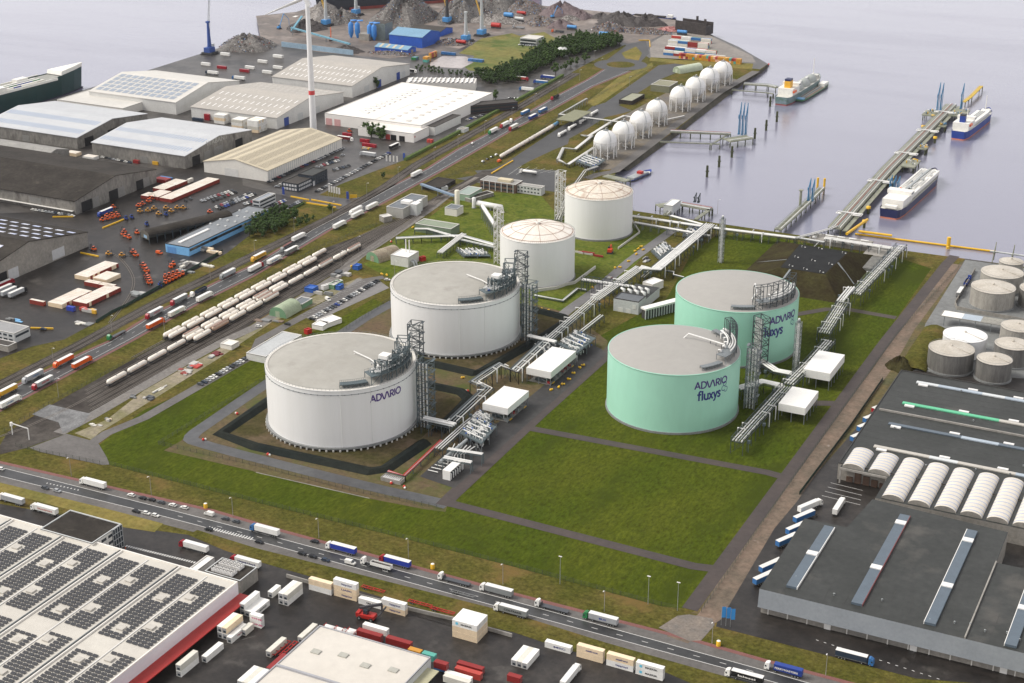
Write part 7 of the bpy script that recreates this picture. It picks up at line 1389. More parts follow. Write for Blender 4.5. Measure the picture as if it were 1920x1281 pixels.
# HARBOUR: ships, jetties, cranes, scrap, trees, posts, fences
jet_c=mat('jetty_concrete',(.3,.3,.24),.8,0,.25,.15,(.2,.21,.15));pile_m=mat('mossy_pile',(.09,.1,.05),.9,0,.4,.4);arm_b=mat('loading_arm_blue',(.06,.2,.36),.5,0,.2,.5)
def LP(s,z=WZ):return GS(s,z)[0]
def ship(name,label,s0,s1,W,Hh,hull_m,boot,deck,sup,bulb=False,deckz=None,sheer=1.5,fc=None):
 a,b=LP(s0),LP(s1);L=(b-a).length;t=thing(name,label,'ship',(a.x,a.y,WZ),math.atan2(b.y-a.y,b.x-a.x));mb=MB();st=[]
 for f_,w,sh in((0,.7,.3),(.03,.86,.2),(.12,1,0),(.3,1,0),(.6,1,0),(.8,.96,.15),(.9,.72,.5),(.96,.38,.8),(1.0,.06,1)):st.append((f_*L,w*W/2,Hh+sh*sheer))
 def lay(z0,z1f,wf0,wf1,m,o=0):
  n=len(st);V=[(x+(0 if z0 is None else 0),s*w*wf0,(z0))for s in(-1,1)for x,w,h in st]+[(x+(3*(x/L)**6),s*w*wf1,z1f(h))for s in(-1,1)for x,w,h in st]
  fs=[(i,i+1,2*n+i+1,2*n+i)for i in range(n-1)]+[(n+i,n+i+1,3*n+i+1,3*n+i)for i in range(n-1)]+[(0,n,3*n,2*n),(n-1,2*n-1,4*n-1,3*n-1)]
  mb_=MB();mb_.add(V,fs,m);return mb_,V,n
 A,V,n=lay(-1,lambda h:1.2,.86,.94,boot);part('boot_top',A,t);B,V,n=lay(1.2,lambda h:h,.94,1,hull_m);part('hull',B,t)
 D=MB();top=V[2*n:];D.add([(x,y*.97,z-.9)for x,y,z in top],[(i,i+1,n+i+1,n+i)for i in range(n-1)],deck);part('deck',D,t)
 if fc:
  q=MB();P_=[(x+3*(x/L)**6,w,h)for x,w,h in st if x>=fc[0]*L];k=len(P_)
  V=[(x,s*w,h)for s in(-1,1)for x,w,h in P_]+[(x+1.5,s*w*.96,h+fc[1])for s in(-1,1)for x,w,h in P_]
  q.add(V,[(i,i+1,2*k+i+1,2*k+i)for i in range(k-1)]+[(k+i,k+i+1,3*k+i+1,3*k+i)for i in range(k-1)]+[(2*k+i,2*k+i+1,3*k+i+1,3*k+i)for i in range(k-1)]+[(0,k,3*k,2*k)],fc[2]);part('forecastle_cover',q,t)
 for nm,x0,x1,y0,y1,z0,z1,m in sup:
  q=MB();q.box(x0*L,y0*W/2,z0,x1*L,y1*W/2,z1,m)
  if nm=='bridge_house':q.box(x0*L+.2,y0*W/2-.05,z1-2.2,x1*L+.06,y1*W/2+.05,z1-1.1,glassd)
  part(nm,q,t)
 if bulb:q=MB();q.ball((L+1,0,.8),3.4,boot,14,10);part('bulbous_bow',q,t)
 return t,L
shw=paint('e9e6de',.4);dk_g=mat('ship_deck_pale',(.5,.5,.46),.7,0,.2,.2,(.6,.58,.53));boot_r=mat('antifouling_red',(.3,.06,.05),.6,0,.2,.2);hb=paint('27418f',.4);orang=paint('e0622a',.4);pur=paint('232a52',.4)
t,L=ship('gas_carrier','white decked gas carrier with navy hull moored at the long jetty','31:900,362','31:1240,60',20,7.6,pur,mat('orange_boot',(.6,.2,.12),.6,0,.15,.2),dk_g,[('accommodation',.07,.27,-.86,.86,7,13.5,shw),('bridge_house',.2,.26,-1,1,13.5,16.5,shw),('tank_cover',.28,.9,-.8,.8,8,11.5,shw),('catwalk',.28,.9,-.08,.08,11.5,13,pipe_g),('aft_deck_house',.02,.06,-.5,.5,8,10,shw)])
mb=MB();rr=random.Random(2);[mb.tube([(L*rr.uniform(.3,.88),y,11.5),(L*rr.uniform(.3,.88),y,12.6)],.5,pipe_w,6)for y in(-6,-4,-2,2,4,6)for _ in range(4)];[mb.ball((L*x,y,12.2),1.2,orang if y>4 else pipe_g,8,5)for x,y in((.36,5),(.4,-2),(.55,3),(.62,-4),(.75,2))];part('deck_piping',mb,t)
t,L=ship('gas_tanker','white gas tanker with bright blue hull at the outer end of the long jetty','x:1240,900','x:1690,560',17,8,hb,mat('orange_boot',(.6,.2,.12)),dk_g,[('accommodation',.06,.26,-.9,.9,7,15,shw),('bridge_house',.22,.27,-1,1,15,18,shw),('funnel',.09,.14,-.3,.3,15,21,hb),('funnel_cap',.09,.14,-.28,.28,21,22.5,chas),('tank_cover',.32,.82,-.7,.7,7.5,10.5,shw),('lifeboat',.08,.15,-1.05,-.8,12,14,orang),('forecastle',.86,.95,-.5,.5,8,9.5,shw)])
mb=MB();mb.tube([(.9*L,0,9),(.9*L,0,24)],.4,shw,6);mb.tube([(.26*L,0,18),(.26*L,0,25)],.35,shw,6);part('mast',mb,t);mb=MB();[mb.tube([(.35*L,y,10.8),(.8*L,y,10.8)],.35,pipe_g,6)for y in(-2,0,2)];part('deck_piping',mb,t)
t,L=ship('gas_carrier','gas carrier with yellow funnel and grey green hull at the upper jetty','w:190,620','w:740,280',18,8,mat('grey_green_hull',(.1,.17,.14),.5,0,.15,.3,(.2,.26,.3)),boot_r,dk_g,[('accommodation',.1,.28,-.9,.9,7,15,shw),('bridge_house',.24,.29,-1,1,15,18,shw),('funnel',.13,.2,-.4,.3,15,22,mat('funnel_yellow',(.8,.42,.03),.5,0,.1,.3)),('funnel_cap',.13,.2,-.38,.28,22,24,pur),('lifeboat',.1,.17,-1.08,-.82,11,13,orang),('catwalk',.3,.88,-.1,.1,12,13.5,pipe_w),('bow_house',.88,.95,-.4,.4,8,11,dk_g)])
mb=MB();[mb.tube([(L*a_,0,8),(L*(a_+.03),0,8),(L*(b_-.03),0,8),(L*b_,0,8)],[2,6,6,2],mat('cargo_tank_grey',(.38,.4,.38),.6,0,.15,.2),18)for a_,b_ in((.32,.48),(.5,.66),(.68,.84))];part('cargo_tank',mb,t);mb=MB();mb.tube([(.86*L,0,9),(.86*L,0,30)],.4,shw,6);part('mast',mb,t)
t,L=ship('tank_barge','low green tank barge alongside the gas carrier with the yellow funnel','w:460,575','w:885,315',11,2.6,mat('barge_green',(.07,.2,.09),.5,0,.15,.3),chas,mat('barge_deck',(.28,.3,.26),.7,0,.2,.3),[('wheelhouse',.78,.93,-.6,.6,2,5.5,shw),('bow_house',.02,.09,-.7,.7,2,3.6,paint('7fb2d8',.4)),('catwalk',.12,.76,-.1,.1,2.4,3.4,pipe_g)],sheer=.6)
mb=MB();[mb.tube([(.13*L,y,2.6),(.75*L,y,2.6)],.35,pipe_g if i%2 else rust,6)for i,y in enumerate((-3.5,-2,2,3.5))];part('deck_piping',mb,t)
t,L=ship('cargo_ship','large dark green hulled vehicle ship cut off by the left edge','p:-430,322','p:152,165',30,20,mat('dark_green_hull',(.008,.045,.045),.4,0,.15,.05),mat('navy_boot',(.04,.035,.07),.6,0,.1,.2),mat('ship_deck_grey',(.33,.33,.3),.7,0,.2,.1),[('white_bulwark',.02,.88,.93,1.0,19,21.5,shw),('white_bulwark',.02,.88,-1.0,-.93,19,21.5,shw),('deck_house',.66,.7,-.9,-.2,19,25,shw),('vent_block',.78,.82,.3,.8,19,24,shw),('bridge_house',.5,.6,-1,1,20,34,shw),('ramp_cover',.62,.66,-.6,.9,20,22,orang)],sheer=3,fc=(.88,4,shw))
t_,L_s=t,L
for i in range(26):
 q=MB();rr.seed(i);x,y=L*rr.uniform(.62,.85),rr.choice((-11,-7.5,-4,0,4,8,11));x=L*(.63+.028*(i%8));y=(-10,-3.5,3,9.5)[i//8]if i<32 else 0;c=rr.choice([shw,shw,shw,paint('d8d4c8'),paint('2f7a4a'),paint('27418f')]);q.box(-5.5,-1.3,0,5.5,1.3,3,c);q.box(-5.3,-1.1,3,5.3,1.1,3.06,shw)
 o=solo('deck_trailer',q,'%s row trailer, %s from the bow on the deck of the dark green ship'%(ORD[i//8],ORD[7-i%8]),'trailer',t_.matrix_basis@Vector((x,y,19.2)),t_.rotation_euler.z,'trailers on the ship deck')
t,L=ship('bulk_carrier','black and red hulled bulk carrier behind the scrap heaps at the top edge','p:1010,-8','p:597,27',30,20,mat('black_hull',(.03,.035,.05),.5,0,.15,.1),boot_r,mat('red_deck',(.3,.07,.06),.7,0,.2,.1),[('hatch_cover',.1+.16*k,.22+.16*k,-.6,.6,20,23,boot_r)for k in range(5)],True)
mb=MB();mb.box(.02*L,-13,1.3,.88*L,-15.1,8,boot_r);mb.box(.02*L,13,1.3,.88*L,15.1,8,boot_r);part('red_boot_band',mb,t)
t,L=ship('river_barge','dark red river barge with a white wheelhouse at the left quay of the scrap yard','e:20,360','e:380,232',10,2.4,boot_r,chas,dk_g,[('wheelhouse',.86,.96,-.5,.5,2,5,shw),('cargo_hatch',.06,.8,-.7,.7,2,3.4,paint('7c7d7c'))],sheer=.5)
ship('river_barge','white and blue barge behind the dark heaps on the far quay','v:560,6','v:985,40',10,2.4,hb,chas,dk_g,[('wheelhouse',.84,.96,-.6,.6,2,6,shw),('cargo_hatch',.06,.78,-.7,.7,2,3.6,rf_dark)],sheer=.5)
ship('work_barge','short blue barge moored at the quay below the nearest sphere','21:870,85','21:1030,15',9,2,hb,chas,dk_g,[('deck_cargo',.1,.8,-.8,.8,1.6,3,pipe_g),('wheelhouse',.5,.62,-.5,.5,1.6,5,red_m)],sheer=.3)
ship('work_boat','small red work boat just off the rounded point','p:1434,125','p:1440,123',4,1.6,red_m,chas,dk_g,[('wheelhouse',.3,.6,-.6,.6,1.2,3.2,shw)],sheer=.4)
# jetties
def jetty(label,pts,w,z=1.0,mats=(jet_c,pile_m),pipes=0,rails=True,step=12,pc=None,name='jetty',rz=None):
 P=GS(pts,z);o=Vector((P[0].x,P[0].y,0));P=[Vector((p.x-o.x,p.y-o.y,0))for p in P];t=thing(name,label,'jetty',o);mb=MB();ribbon(mb,P,w,mats[0],z,0,None,.9);part('deck',mb,t);A,B=offs(P,-w*.42),offs(P,w*.42);me={}
 pm=MB();pm.tube([(0,0,WZ-1),(0,0,z-.9)],.45,mats[1],8);pme=pm.mesh('pile')
 for side in(A,B):
  for a,b in zip(side,side[1:]):
   n=max(1,int((b-a).length/step))
   for i in range(n+1):q=a.lerp(b,i/n);link('pile',pme,t,(q.x,q.y,0))
 if rails:
  mb=MB()
  for s in(-1,1):
   E_=offs(P,s*w*.48)
   for a,b in zip(E_,E_[1:]):
    mb.beam((a.x,a.y,z+1.1),(b.x,b.y,z+1.1),.12,pc or steel);n=max(1,int((b-a).length/3))
    for i in range(n+1):q=a.lerp(b,i/n);mb.beam((q.x,q.y,z),(q.x,q.y,z+1.1),.1,pc or steel)
  part('railing',mb,t)
 for k in range(pipes):
  mb=MB();pp=offs(P,-w*.38+w*.6*k/max(1,pipes-1));mb.tube([(p.x,p.y,z+1.0)for p in pp],.38,[pipe_w,pipe_g,mat('dull_red_pipe',(.4,.16,.15),.5,0,.2,.3),pipe_w,pipe_g][k%5],6);part('pipe',mb,t)
 return t,P
def arm(label,s,z,h,m=arm_b,n=2,z0=1):
 g=GS(s,z)[0];t=thing('loading_crane',label,'loading arm',(g.x,g.y,z0))
 for k in range(n):
  mb=MB();x=k*3.2;mb.tube([(x,0,0),(x,0,h*.55),(x+1,1,h)],[.8,.6,.35],m,8);mb.tube([(x+1,1,h),(x+1.6,-1,h*.5),(x+1.4,-.4,1)],[.35,.3,.3],m,6);mb.box(x-.9,-.9,0,x+.9,.9,1.2,m);mb.box(x-.5,-2.2,h*.5,x+.5,-.6,h*.62,m);part('arm',mb,t)
jt,P=jetty('long main jetty with pipework reaching out to the two right hand ships','31:500,430 900,-20 p:1784,196',11,1.5,pipes=5,step=14)
mb=MB();d=(P[-1]-P[0]).normalized();nrm=Vector((d.y,-d.x,0));LJ=(P[-1]-P[0]).length
ribbon(mb,[p+nrm*8 for p in P],3.4,jet_c,.4,0,None,.7);part('lower_walkway',mb,jt)
for f_ in(.075,.3,.52,.72,.9):
 c_=P[0].lerp(P[-1],f_)if f_>.5 else P[0]+d*LJ*f_;mb=MB()
 for k in(0,1.4):mb.tube([c_+nrm*5+d*(k+0)+Vector((0,0,3)),c_+nrm*(12-k)+d*k+Vector((0,0,3)),c_+nrm*(12-k)+d*(6-k)+Vector((0,0,3)),c_-nrm*(8-k)+d*(6-k)+Vector((0,0,3)),c_-nrm*(8-k)+d*k+Vector((0,0,3)),c_-nrm*4+d*k+Vector((0,0,3))],.4,pipe_w,6)
 part('pipe_loop',mb,jt)
rr.seed(5)
for f_,s_,w_,l_ in((.47,1,12,26),(.6,1,8,12),(.93,1,16,30),(.9,-1,12,22),(.33,1,6,10),(.8,1,7,9)):
 g=P[0]+d*LJ*f_+nrm*s_*(6+w_/2);o=Vector(jt.location);t=thing('jetty_platform','equipment platform on the %s of the long jetty, %s out from shore'%('ship side' if s_>0 else 'open water side',{.47:'about half',.6:'six tenths',.93:'nearly all',.9:'nine tenths',.33:'one third',.8:'four fifths'}[f_]),'platform',(o.x+g.x,o.y+g.y,0),math.atan2(d.y,d.x));mb=MB();mb.box(-l_/2,-w_/2,.6,l_/2,w_/2,1.6,jet_c);part('deck',mb,t);mb=MB()
 for k in range(10):x,y=rr.uniform(-l_*.42,l_*.42),rr.uniform(-w_*.4,w_*.4);mb.tube([(x,y,1.6),(x,y,3.6),(x+2,y,3.6),(x+2,y,1.6)],.3,rr.choice([pipe_w,pipe_g,arm_b,yel_m]),6)
 part('pipework',mb,t);mb=MB()
 for x in(-1,0,1):
  for y in(-1,1):mb.tube([(x*l_*.42,y*w_*.4,WZ-1),(x*l_*.42,y*w_*.4,.6)],.5,pile_m,8)
 part('pile',mb,t)
arm('tall blue loading arms left of the long jetty end','x:930,470',2,30);arm('tall blue loading arm beside the bright blue ship','x:1290,420',2,26,n=1);arm('blue loading arms folded beside the white gas carrier','31:915,130',2,12,n=3)
jetty('yellow walkway beyond the end of the long jetty','x:1340,325 1440,250 1600,90',3.5,1.5,(mat('yellow_walkway',(.6,.42,.06),.6,0,.2,.3),pile_m),step=30,pc=yel_m)
for i,s in enumerate(('x:900,950','x:760,1100','x:590,1290','31:750,325','31:720,430','x:720,780','x:870,620')):
 g=LP(s);t=thing('mooring_dolphin','yellow mooring post beside the long jetty, %s'%('farthest on the ship side','second farthest on the ship side','third on the ship side','below the white gas carrier stern','at the foot of the yellow gangway','nearest one on the open side','farthest one on the open side')[i],'mooring post',(g.x,g.y,WZ));mb=MB();mb.tube([(0,0,-1),(0,0,5)],1.1,pile_m,10);part('pile',mb,t);mb=MB();mb.lathe([(1.9,4.6),(1.9,6.4),(.01,6.6)],yel_m,14);part('cap',mb,t)
jetty('second jetty with a blue loading arm and yellow tip','31:75,440 300,230 400,130',6,1.2,pipes=2);arm('blue loading arm on the second jetty','31:300,225',1.2,19,n=2);g=GS('31:240,265',1)[0];t=thing('jetty_tower','pale tower on the second jetty','tower',(g.x,g.y,1));mb=MB();mb.tube([(0,0,0),(0,0,13)],1.1,jet_c,8);part('column',mb,t);mb=MB();mb.box(-1.6,-1.6,13,1.6,1.6,13.6,jet_c);part('platform',mb,t)
for s,l in(('31:370,130','left'),('31:420,135','right')):g=LP(s);solo('mooring_post',MB().tube([(0,0,-1),(0,0,9)],1.0,yel_m,8),'%s yellow post at the tip of the second jetty'%l,'mooring post',g)
jetty('trestle jetty from the quay road to the loading platform near the third sphere','20:1190,985 1640,1005',5,1.5,pipes=3,step=9);jetty('thin lower walkway beside the trestle jetty','20:1110,1062 1560,1078',1.6,.8,step=40);jetty('slanting walkway down to the loading platform','20:1490,1085 1620,1005',1.6,.8,step=30)
jetty('concrete loading platform at the end of the trestle jetty','20:1610,1050 1780,1025',14,1.5,pipes=2,step=8,name='loading_platform');arm('tall blue loading arms on the platform right of the spheres','20:1700,1005',1.5,31,n=3)
jetty('upper jetty leading to the gas carrier with the yellow funnel','20:1740,628 1920,640 30:70,655',6,1.5,pipes=2);jetty('thin walkway below the upper jetty','20:1650,672 1920,695 30:40,702',1.6,.8,step=40)
jetty('left walkway to the small loading island behind the tall tanks','21:1150,330 1262,240',4,1.2,pipes=2);jetty('small loading island with pipes behind the tall tanks','21:1270,250 1495,290',7,1.2,pipes=3,step=7,name='loading_platform');jetty('left part of the small loading island under the white box','21:1095,262 1260,240',9,1.2,step=7,name='loading_platform');jetty('right walkway to the small loading island','21:1380,362 1490,285',3,1.2)
simple('white louvred box on the small loading island','21:1205,268 1142,255 1262,222',6.5,wl_pale,capw,'equipment_house','plant building',fascia=wl_pale);jetty('clumsy pier stub under the small blue barge','21:700,35 870,75',8,.8,step=8)
arm('small dark loading arm on the small island','21:1370,235',1.2,8,steel_d,2)
for i,s in enumerate(('20:1905,980','20:1820,1042','20:1648,1182','20:1552,1255','20:1462,1330','30:15,800','30:65,915')):
 g=LP(s);t=thing('timber_dolphin','mossy timber pile cluster in the water, %s counted from the small loading island upwards'%ORD[[4,3,2,1,0,6,5][i]],'pile cluster',(g.x,g.y,WZ));
 for x,y in((-.7,0),(.7,0),(0,.9)):mb=MB();mb.tube([(x,y,-1),(x*.8,y*.8,10.5)],.5,pile_m,8);part('pile',mb,t)
 mb=MB();mb.box(-1.3,-.8,5,1.3,1.4,5.8,pile_m);part('brace',mb,t)
def boom(label,pts,r,z,m=yel_m):P=GS(pts,z);o=P[0].copy();mb=MB();mb.tube([p-o for p in P],r,m,8);return solo('yellow_boom',mb,label,'barrier',o)
boom('long yellow floating boom below the white gas carrier','31:655,475 1710,608',.8,WZ+.8);boom('short raised yellow beam parallel to the floating boom','31:680,455 930,488',1,WZ+3.5);boom('slanting yellow gangway at the foot of the long jetty','31:590,475 745,368',1.1,1.5);boom('yellow post standing in the floating boom','31:1350,582 1350,575',1,WZ+2)
solo('mooring_post',MB().tube([(0,0,-1),(0,0,9)],1.5,yel_m,8),'stout yellow post halfway along the floating boom','mooring post',LP('31:1350,585'))
t=thing('pipe_gantry','grey green steel gantries at the right edge behind the tank farm','gantry',GS('31:1680,690')[0]);mb=MB()
for k in range(6):x=k*13;mb.beam((x,0,0),(x+1,3,15),.5,jet_c);mb.beam((x,6,0),(x+1,3,15),.5,jet_c);mb.beam((x,0,7),(x,6,7),.4,jet_c)
mb.tube([(-3,3,7.4),(72,3,7.4)],.5,pipe_g,6);mb.tube([(-3,4.4,7.4),(72,4.4,7.4)],.4,pipe_w,6);part('frame',mb,t)
# cranes
cr_b=mat('crane_blue',(.07,.28,.6),.5,0,.15,.3);cr_n=mat('crane_navy',(.03,.08,.3),.5,0,.15,.3);cr_w=mat('crane_pale',(.5,.52,.52),.5,.1,.15,.3);cr_y=mat('crane_yellow',(.72,.45,.07),.5,0,.15,.3)
def crane(label,s,h,tower,boomm,az,bl,el=70,base=cr_b):
 g=GS(s)[0];t=thing('harbour_crane',label,'crane',g);mb=MB();mb.box(-7,-7,.6,7,7,2.6,chas);[mb.box(x-1,y-3,0,x+1,y+3,1,chas)for x in(-7,7)for y in(-5,5)];part('undercarriage',mb,t)
 mb=MB();mb.box(-4,-6,2.6,4,5,8,base);mb.box(-2,4,8,2,7,11,cr_w);part('machine_house',mb,t);mb=MB();mb.tube([(0,0,8),(0,0,h)],[2.6,1.3],tower,10);mb.box(-1.8,-1.8,h,1.8,1.8,h+2,tower);part('tower',mb,t)
 mb=MB();d_=Vector((math.cos(az)*math.cos(R(el)),math.sin(az)*math.cos(R(el)),math.sin(R(el))));p=Vector((0,0,h*.45));q=p+d_*bl
 sd_=Vector((-math.sin(az),math.cos(az),0))*1.3
 for s_ in(-1,1):
  for u in(0,2.2):mb.beam(p+sd_*s_+Vector((0,0,u)),q+sd_*s_*.3,.35,boomm)
 n=12
 for i in range(n):a=p.lerp(q,i/n);b=p.lerp(q,(i+1)/n);k0,k1=1-.7*i/n,1-.7*(i+1)/n;mb.beam(a+sd_*k0,b-sd_*k1,.2,boomm);mb.beam(a+Vector((0,0,2.2*(1-i/n)))-sd_*k0,b+sd_*k1,.2,boomm)
 part('boom',mb,t);mb=MB();mb.beam((0,0,h+2),q,.15,steel_d);mb.beam(q,q-Vector((0,0,bl*.35)),.12,steel_d);part('cable',mb,t)
crane('blue mobile harbour crane on the left quay behind the halls','00:1575,405',36,cr_n,cr_w,YAW+R(82),60,77,cr_n);crane('harbour crane with grey tower beside the pale scrap heap','e:715,310',38,cr_w,cr_y,YAW+R(150),50);crane('harbour crane in front of the black and red ship','e:1075,185',36,cr_w,cr_w,YAW+R(60),50)
crane('harbour crane right of the biggest scrap heap','f:375,280',40,chas,cr_y,YAW+R(140),50);crane('pale short crane beside the mixed scrap rows','f:600,500',34,cr_w,cr_w,YAW+R(100),20);crane('tall crane with yellow lattice boom by the dry field','f:790,430',46,cr_w,cr_y,YAW+R(150),55)
def handler(label,s,c,rz,h=12,m=None):
 g=GS(s)[0];p=m or paint(c,.4);t=thing('material_handler',label,'excavator',g,rz);mb=MB();mb.box(-2.5,-2,0,2.5,2,1.4,chas);part('tracks',mb,t);mb=MB();mb.box(-2.5,-1.6,1.4,1.8,1.6,3.6,p);part('body',mb,t);mb=MB();mb.box(.2,.4,3.6,1.8,1.6,5,glassd);part('cab',mb,t);mb=MB();mb.beam((1,0,3),(h*.5,0,h),.7,p);mb.beam((h*.5,0,h),(h,0,h*.55),.5,p);mb.beam((h,0,h*.55),(h,0,2),.3,p);part('arm',mb,t)
handler('blue material handler on the left quay by the barge','e:150,350','',R(80),18,cr_b);handler('blue material handler in front of the biggest heap','e:1650,275','',.3,14,cr_b);handler('orange material handler by the grey shredder','e:770,490','e0622a',R(120),15);handler('blue material handler beside the purple brown heap','f:1640,215','',R(60),15,cr_b)
handler('yellow material handler at the top edge','f:850,140','',R(100),16,cr_y);handler('yellow loader on the scrap beside the roundabout road','20:660,215','',0,6,cr_y);handler('orange excavator on the lawn between the tall tanks','21:735,620','c8472a',R(100),6)
# scrap heaps
def scrapm(n,a,b,c):return mat(n,a,.6,.1,.55,.35,b,bump=.6,bscale=1.2,patch=(c,.55,.55))
sm1=scrapm('steel_scrap',(.075,.068,.063),(.14,.128,.117),(.3,.28,.26));sm2=scrapm('pale_scrap',(.25,.23,.21),(.16,.14,.13),(.5,.47,.44));sm3=scrapm('dark_turnings',(.03,.025,.025),(.055,.045,.042),(.08,.065,.06));sm4=scrapm('purple_brown_ore',(.1,.07,.075),(.14,.1,.1),(.18,.14,.14));sm5=scrapm('mixed_scrap',(.1,.075,.06),(.2,.16,.13),(.12,.24,.4))
bits=[paint('d9d6d0'),paint('8f8a86'),paint('8d3a2f'),paint('3a6ea5'),paint('2c2a2a')]
def heap(label,s,rx,ry,h,m,seed=0,bit=500,rz=.2):
 g=GS(s)[0];rr=random.Random(seed);n,k=34,10;V=[(0,0,h)];mb=MB();ph=[rr.uniform(0,6.28)for _ in range(6)]
 def hr(u,a):return h*(1-u**1.45)*(1+.22*math.sin(3*a+ph[0])+.12*math.sin(5*a+ph[1]))*(.9+.2*rr.random())
 for i in range(1,k+1):
  for j in range(n):a=2*math.pi*j/n;u=i/k;q=u*(1+.1*math.sin(4*a+ph[2])+.08*math.sin(7*a+ph[3]));V.append((rx*q*math.cos(a),ry*q*math.sin(a),max(0,hr(u,a))if i<k else-.2))
 fs=[(0,1+j,1+(j+1)%n)for j in range(n)]+[(1+i*n+j,1+(i+1)*n+j,1+(i+1)*n+(j+1)%n,1+i*n+(j+1)%n)for i in range(k-1)for j in range(n)]
 mb.add(V,fs,m);t=thing('scrap_heap',label,'scrap heap',g,rz);part('heap',mb,t);d_=MB()
 for _ in range(int(bit*2.2)):
  a,u=rr.uniform(0,6.28),math.sqrt(rr.random())*.98;x,y=rx*u*math.cos(a),ry*u*math.sin(a);z=h*(1-u**1.45)*(1+.22*math.sin(3*a+ph[0])+.12*math.sin(5*a+ph[1]));s_=rr.uniform(.5,1.6)
  p=Vector((x,y,z));e1=Vector((rr.uniform(-1,1),rr.uniform(-1,1),rr.uniform(-.4,.8)))*s_;e2=Vector((rr.uniform(-1,1),rr.uniform(-1,1),rr.uniform(-.2,.8)))*s_*.7;d_.add([p,p+e1,p+e1+e2,p+e2+Vector((0,0,.3))],[(0,1,2),(0,2,3)],m if rr.random()<.55 else rr.choice(bits if m in(sm1,sm5)else bits[:2]if m is sm2 else[m]))
 if bit:o=part('loose_scrap',d_,t);o['kind']='stuff'
heap('biggest grey steel scrap heap in front of the black and red ship','e:1640,235',42,60,30,sm1,1,1800);heap('pale scrap heap beside the red bow of the ship','e:680,210',26,34,16,sm2,2,700);heap('dark scrap heap right of the pale heap','e:900,240',22,40,12,sm1,3,500);heap('dark fine scrap heap by the left quay','e:480,340',26,30,10,sm3,4,200)
heap('grey scrap heap behind the stacked cream containers at the left','10:-60,350',34,36,13,sm1,5,1000,.3);heap('grey scrap heap right of the biggest heap','f:560,190',34,60,20,sm1,6,1100);heap('large scrap heap behind the yellow crane','f:960,90',38,60,24,sm1,7,1200);heap('scrap heap sloping down to the far quay','f:1280,130',30,40,13,sm5,8,600);heap('pale scrap bank behind the blue drums','f:930,270',38,16,9,sm2,9,500)
heap('low purple brown heap at the far quay','f:1760,170',34,26,13,sm4,10,80);heap('purple brown heap beside the blue handler','20:520,130',16,20,8,sm4,11,60);heap('mixed scrap heap with green bins','f:1500,290',22,20,9,sm5,12,600);heap('brown earth heap behind the orange tipper','f:1740,320',20,18,8,sm4,13,60);heap('white goods scrap beside the brown heap','20:430,150',14,12,5,sm2,14,300)
heap('black heap at the middle of the far quay','v:450,75',34,24,12,sm3,15,100);heap('black heap behind the pink scrap','v:700,80',26,22,11,sm3,16,100);heap('small black heap at the left end of the far quay','v:260,20',16,12,6,sm3,17,40);heap('mixed scrap with blue bins near the roundabout','v:330,140',24,22,8,sm5,18,700);heap('long mixed scrap below the black heaps','v:690,165',36,14,5,sm5,19,700)
heap('pink scrap bales near the rounded point','v:950,145',18,9,4,scrapm('pink_scrap',(.42,.16,.15),(.5,.24,.22),(.6,.4,.36)),20,250);heap('mixed scrap rows in front of the pale short crane','f:440,520',26,16,5,sm5,21,700);heap('scrap car bodies beside the low blue shed','e:1500,650',30,8,3,sm5,22,400);heap('grey gravel heap behind the taupe roofed hall','e:960,620',22,12,6,sm3,23,0);heap('dark spoil heap at the end of the grassy bank','g:440,950',9,10,6,moundm,24,0)
t=thing('hulk','dark cut up ship section lying on the far point','wreck',GS('v:1180,165')[0],-.2);mb=MB();mb.box(-22,-9,0,22,-8,14,sm3);mb.box(-22,8,0,22,9,14,sm3);mb.box(-22,-8,0,22,8,1,sm3);mb.box(21,-8,1,22,8,11,sm3);mb.box(19,-9,14,22,-8,20,sm3);mb.box(-2,7,14,1,8,19,sm3);part('hull_section',mb,t)
for i,(s,c)in enumerate((('f:1110,215',cr_b),('f:960,340',red_m),('v:280,215',cr_b),('f:1870,360',cr_b),('f:1265,190',red_m),('v:1060,190',cr_b),('f:1240,260',wl_pale),('f:540,540',red_m))):
 g=GS(s)[0];t=thing('processing_drum','%s machine drum lying in the scrap yard, %s of eight'%({cr_b:'blue',red_m:'red',wl_pale:'grey'}[c],ORD[i]),'machine',g);mb=MB();mb.tube([(-6,0,4),(6,0,4)],3 if i<3 else 2,c,14);part('drum',mb,t);mb=MB();mb.box(-6,-2,0,6,2,2,chas);part('frame',mb,t)
 # long grassy bank beside the tank farm
A_=GS('g:740,470')[0];B_=GS('g:420,960')[0];mb=MB();n=12;w0=16
for i in range(n):pass
V=[];
for j in range(13):
 p=A_.lerp(B_,j/12)
 for i in range(9):a=math.pi*i/8;V.append((p.x+8-8.5*math.cos(a)-A_.x,p.y-A_.y,5*math.sin(a)*(1 if 0<j<12 else.3)+rnd.uniform(0,.5)))
mb.add(V,[(j*9+i,j*9+i+1,(j+1)*9+i+1,(j+1)*9+i)for j in range(12)for i in range(8)],verge,True);solo('grass_bank',mb,'long rounded grassy bank left of the tank farm','bank',(A_.x,A_.y,0),kind='structure')
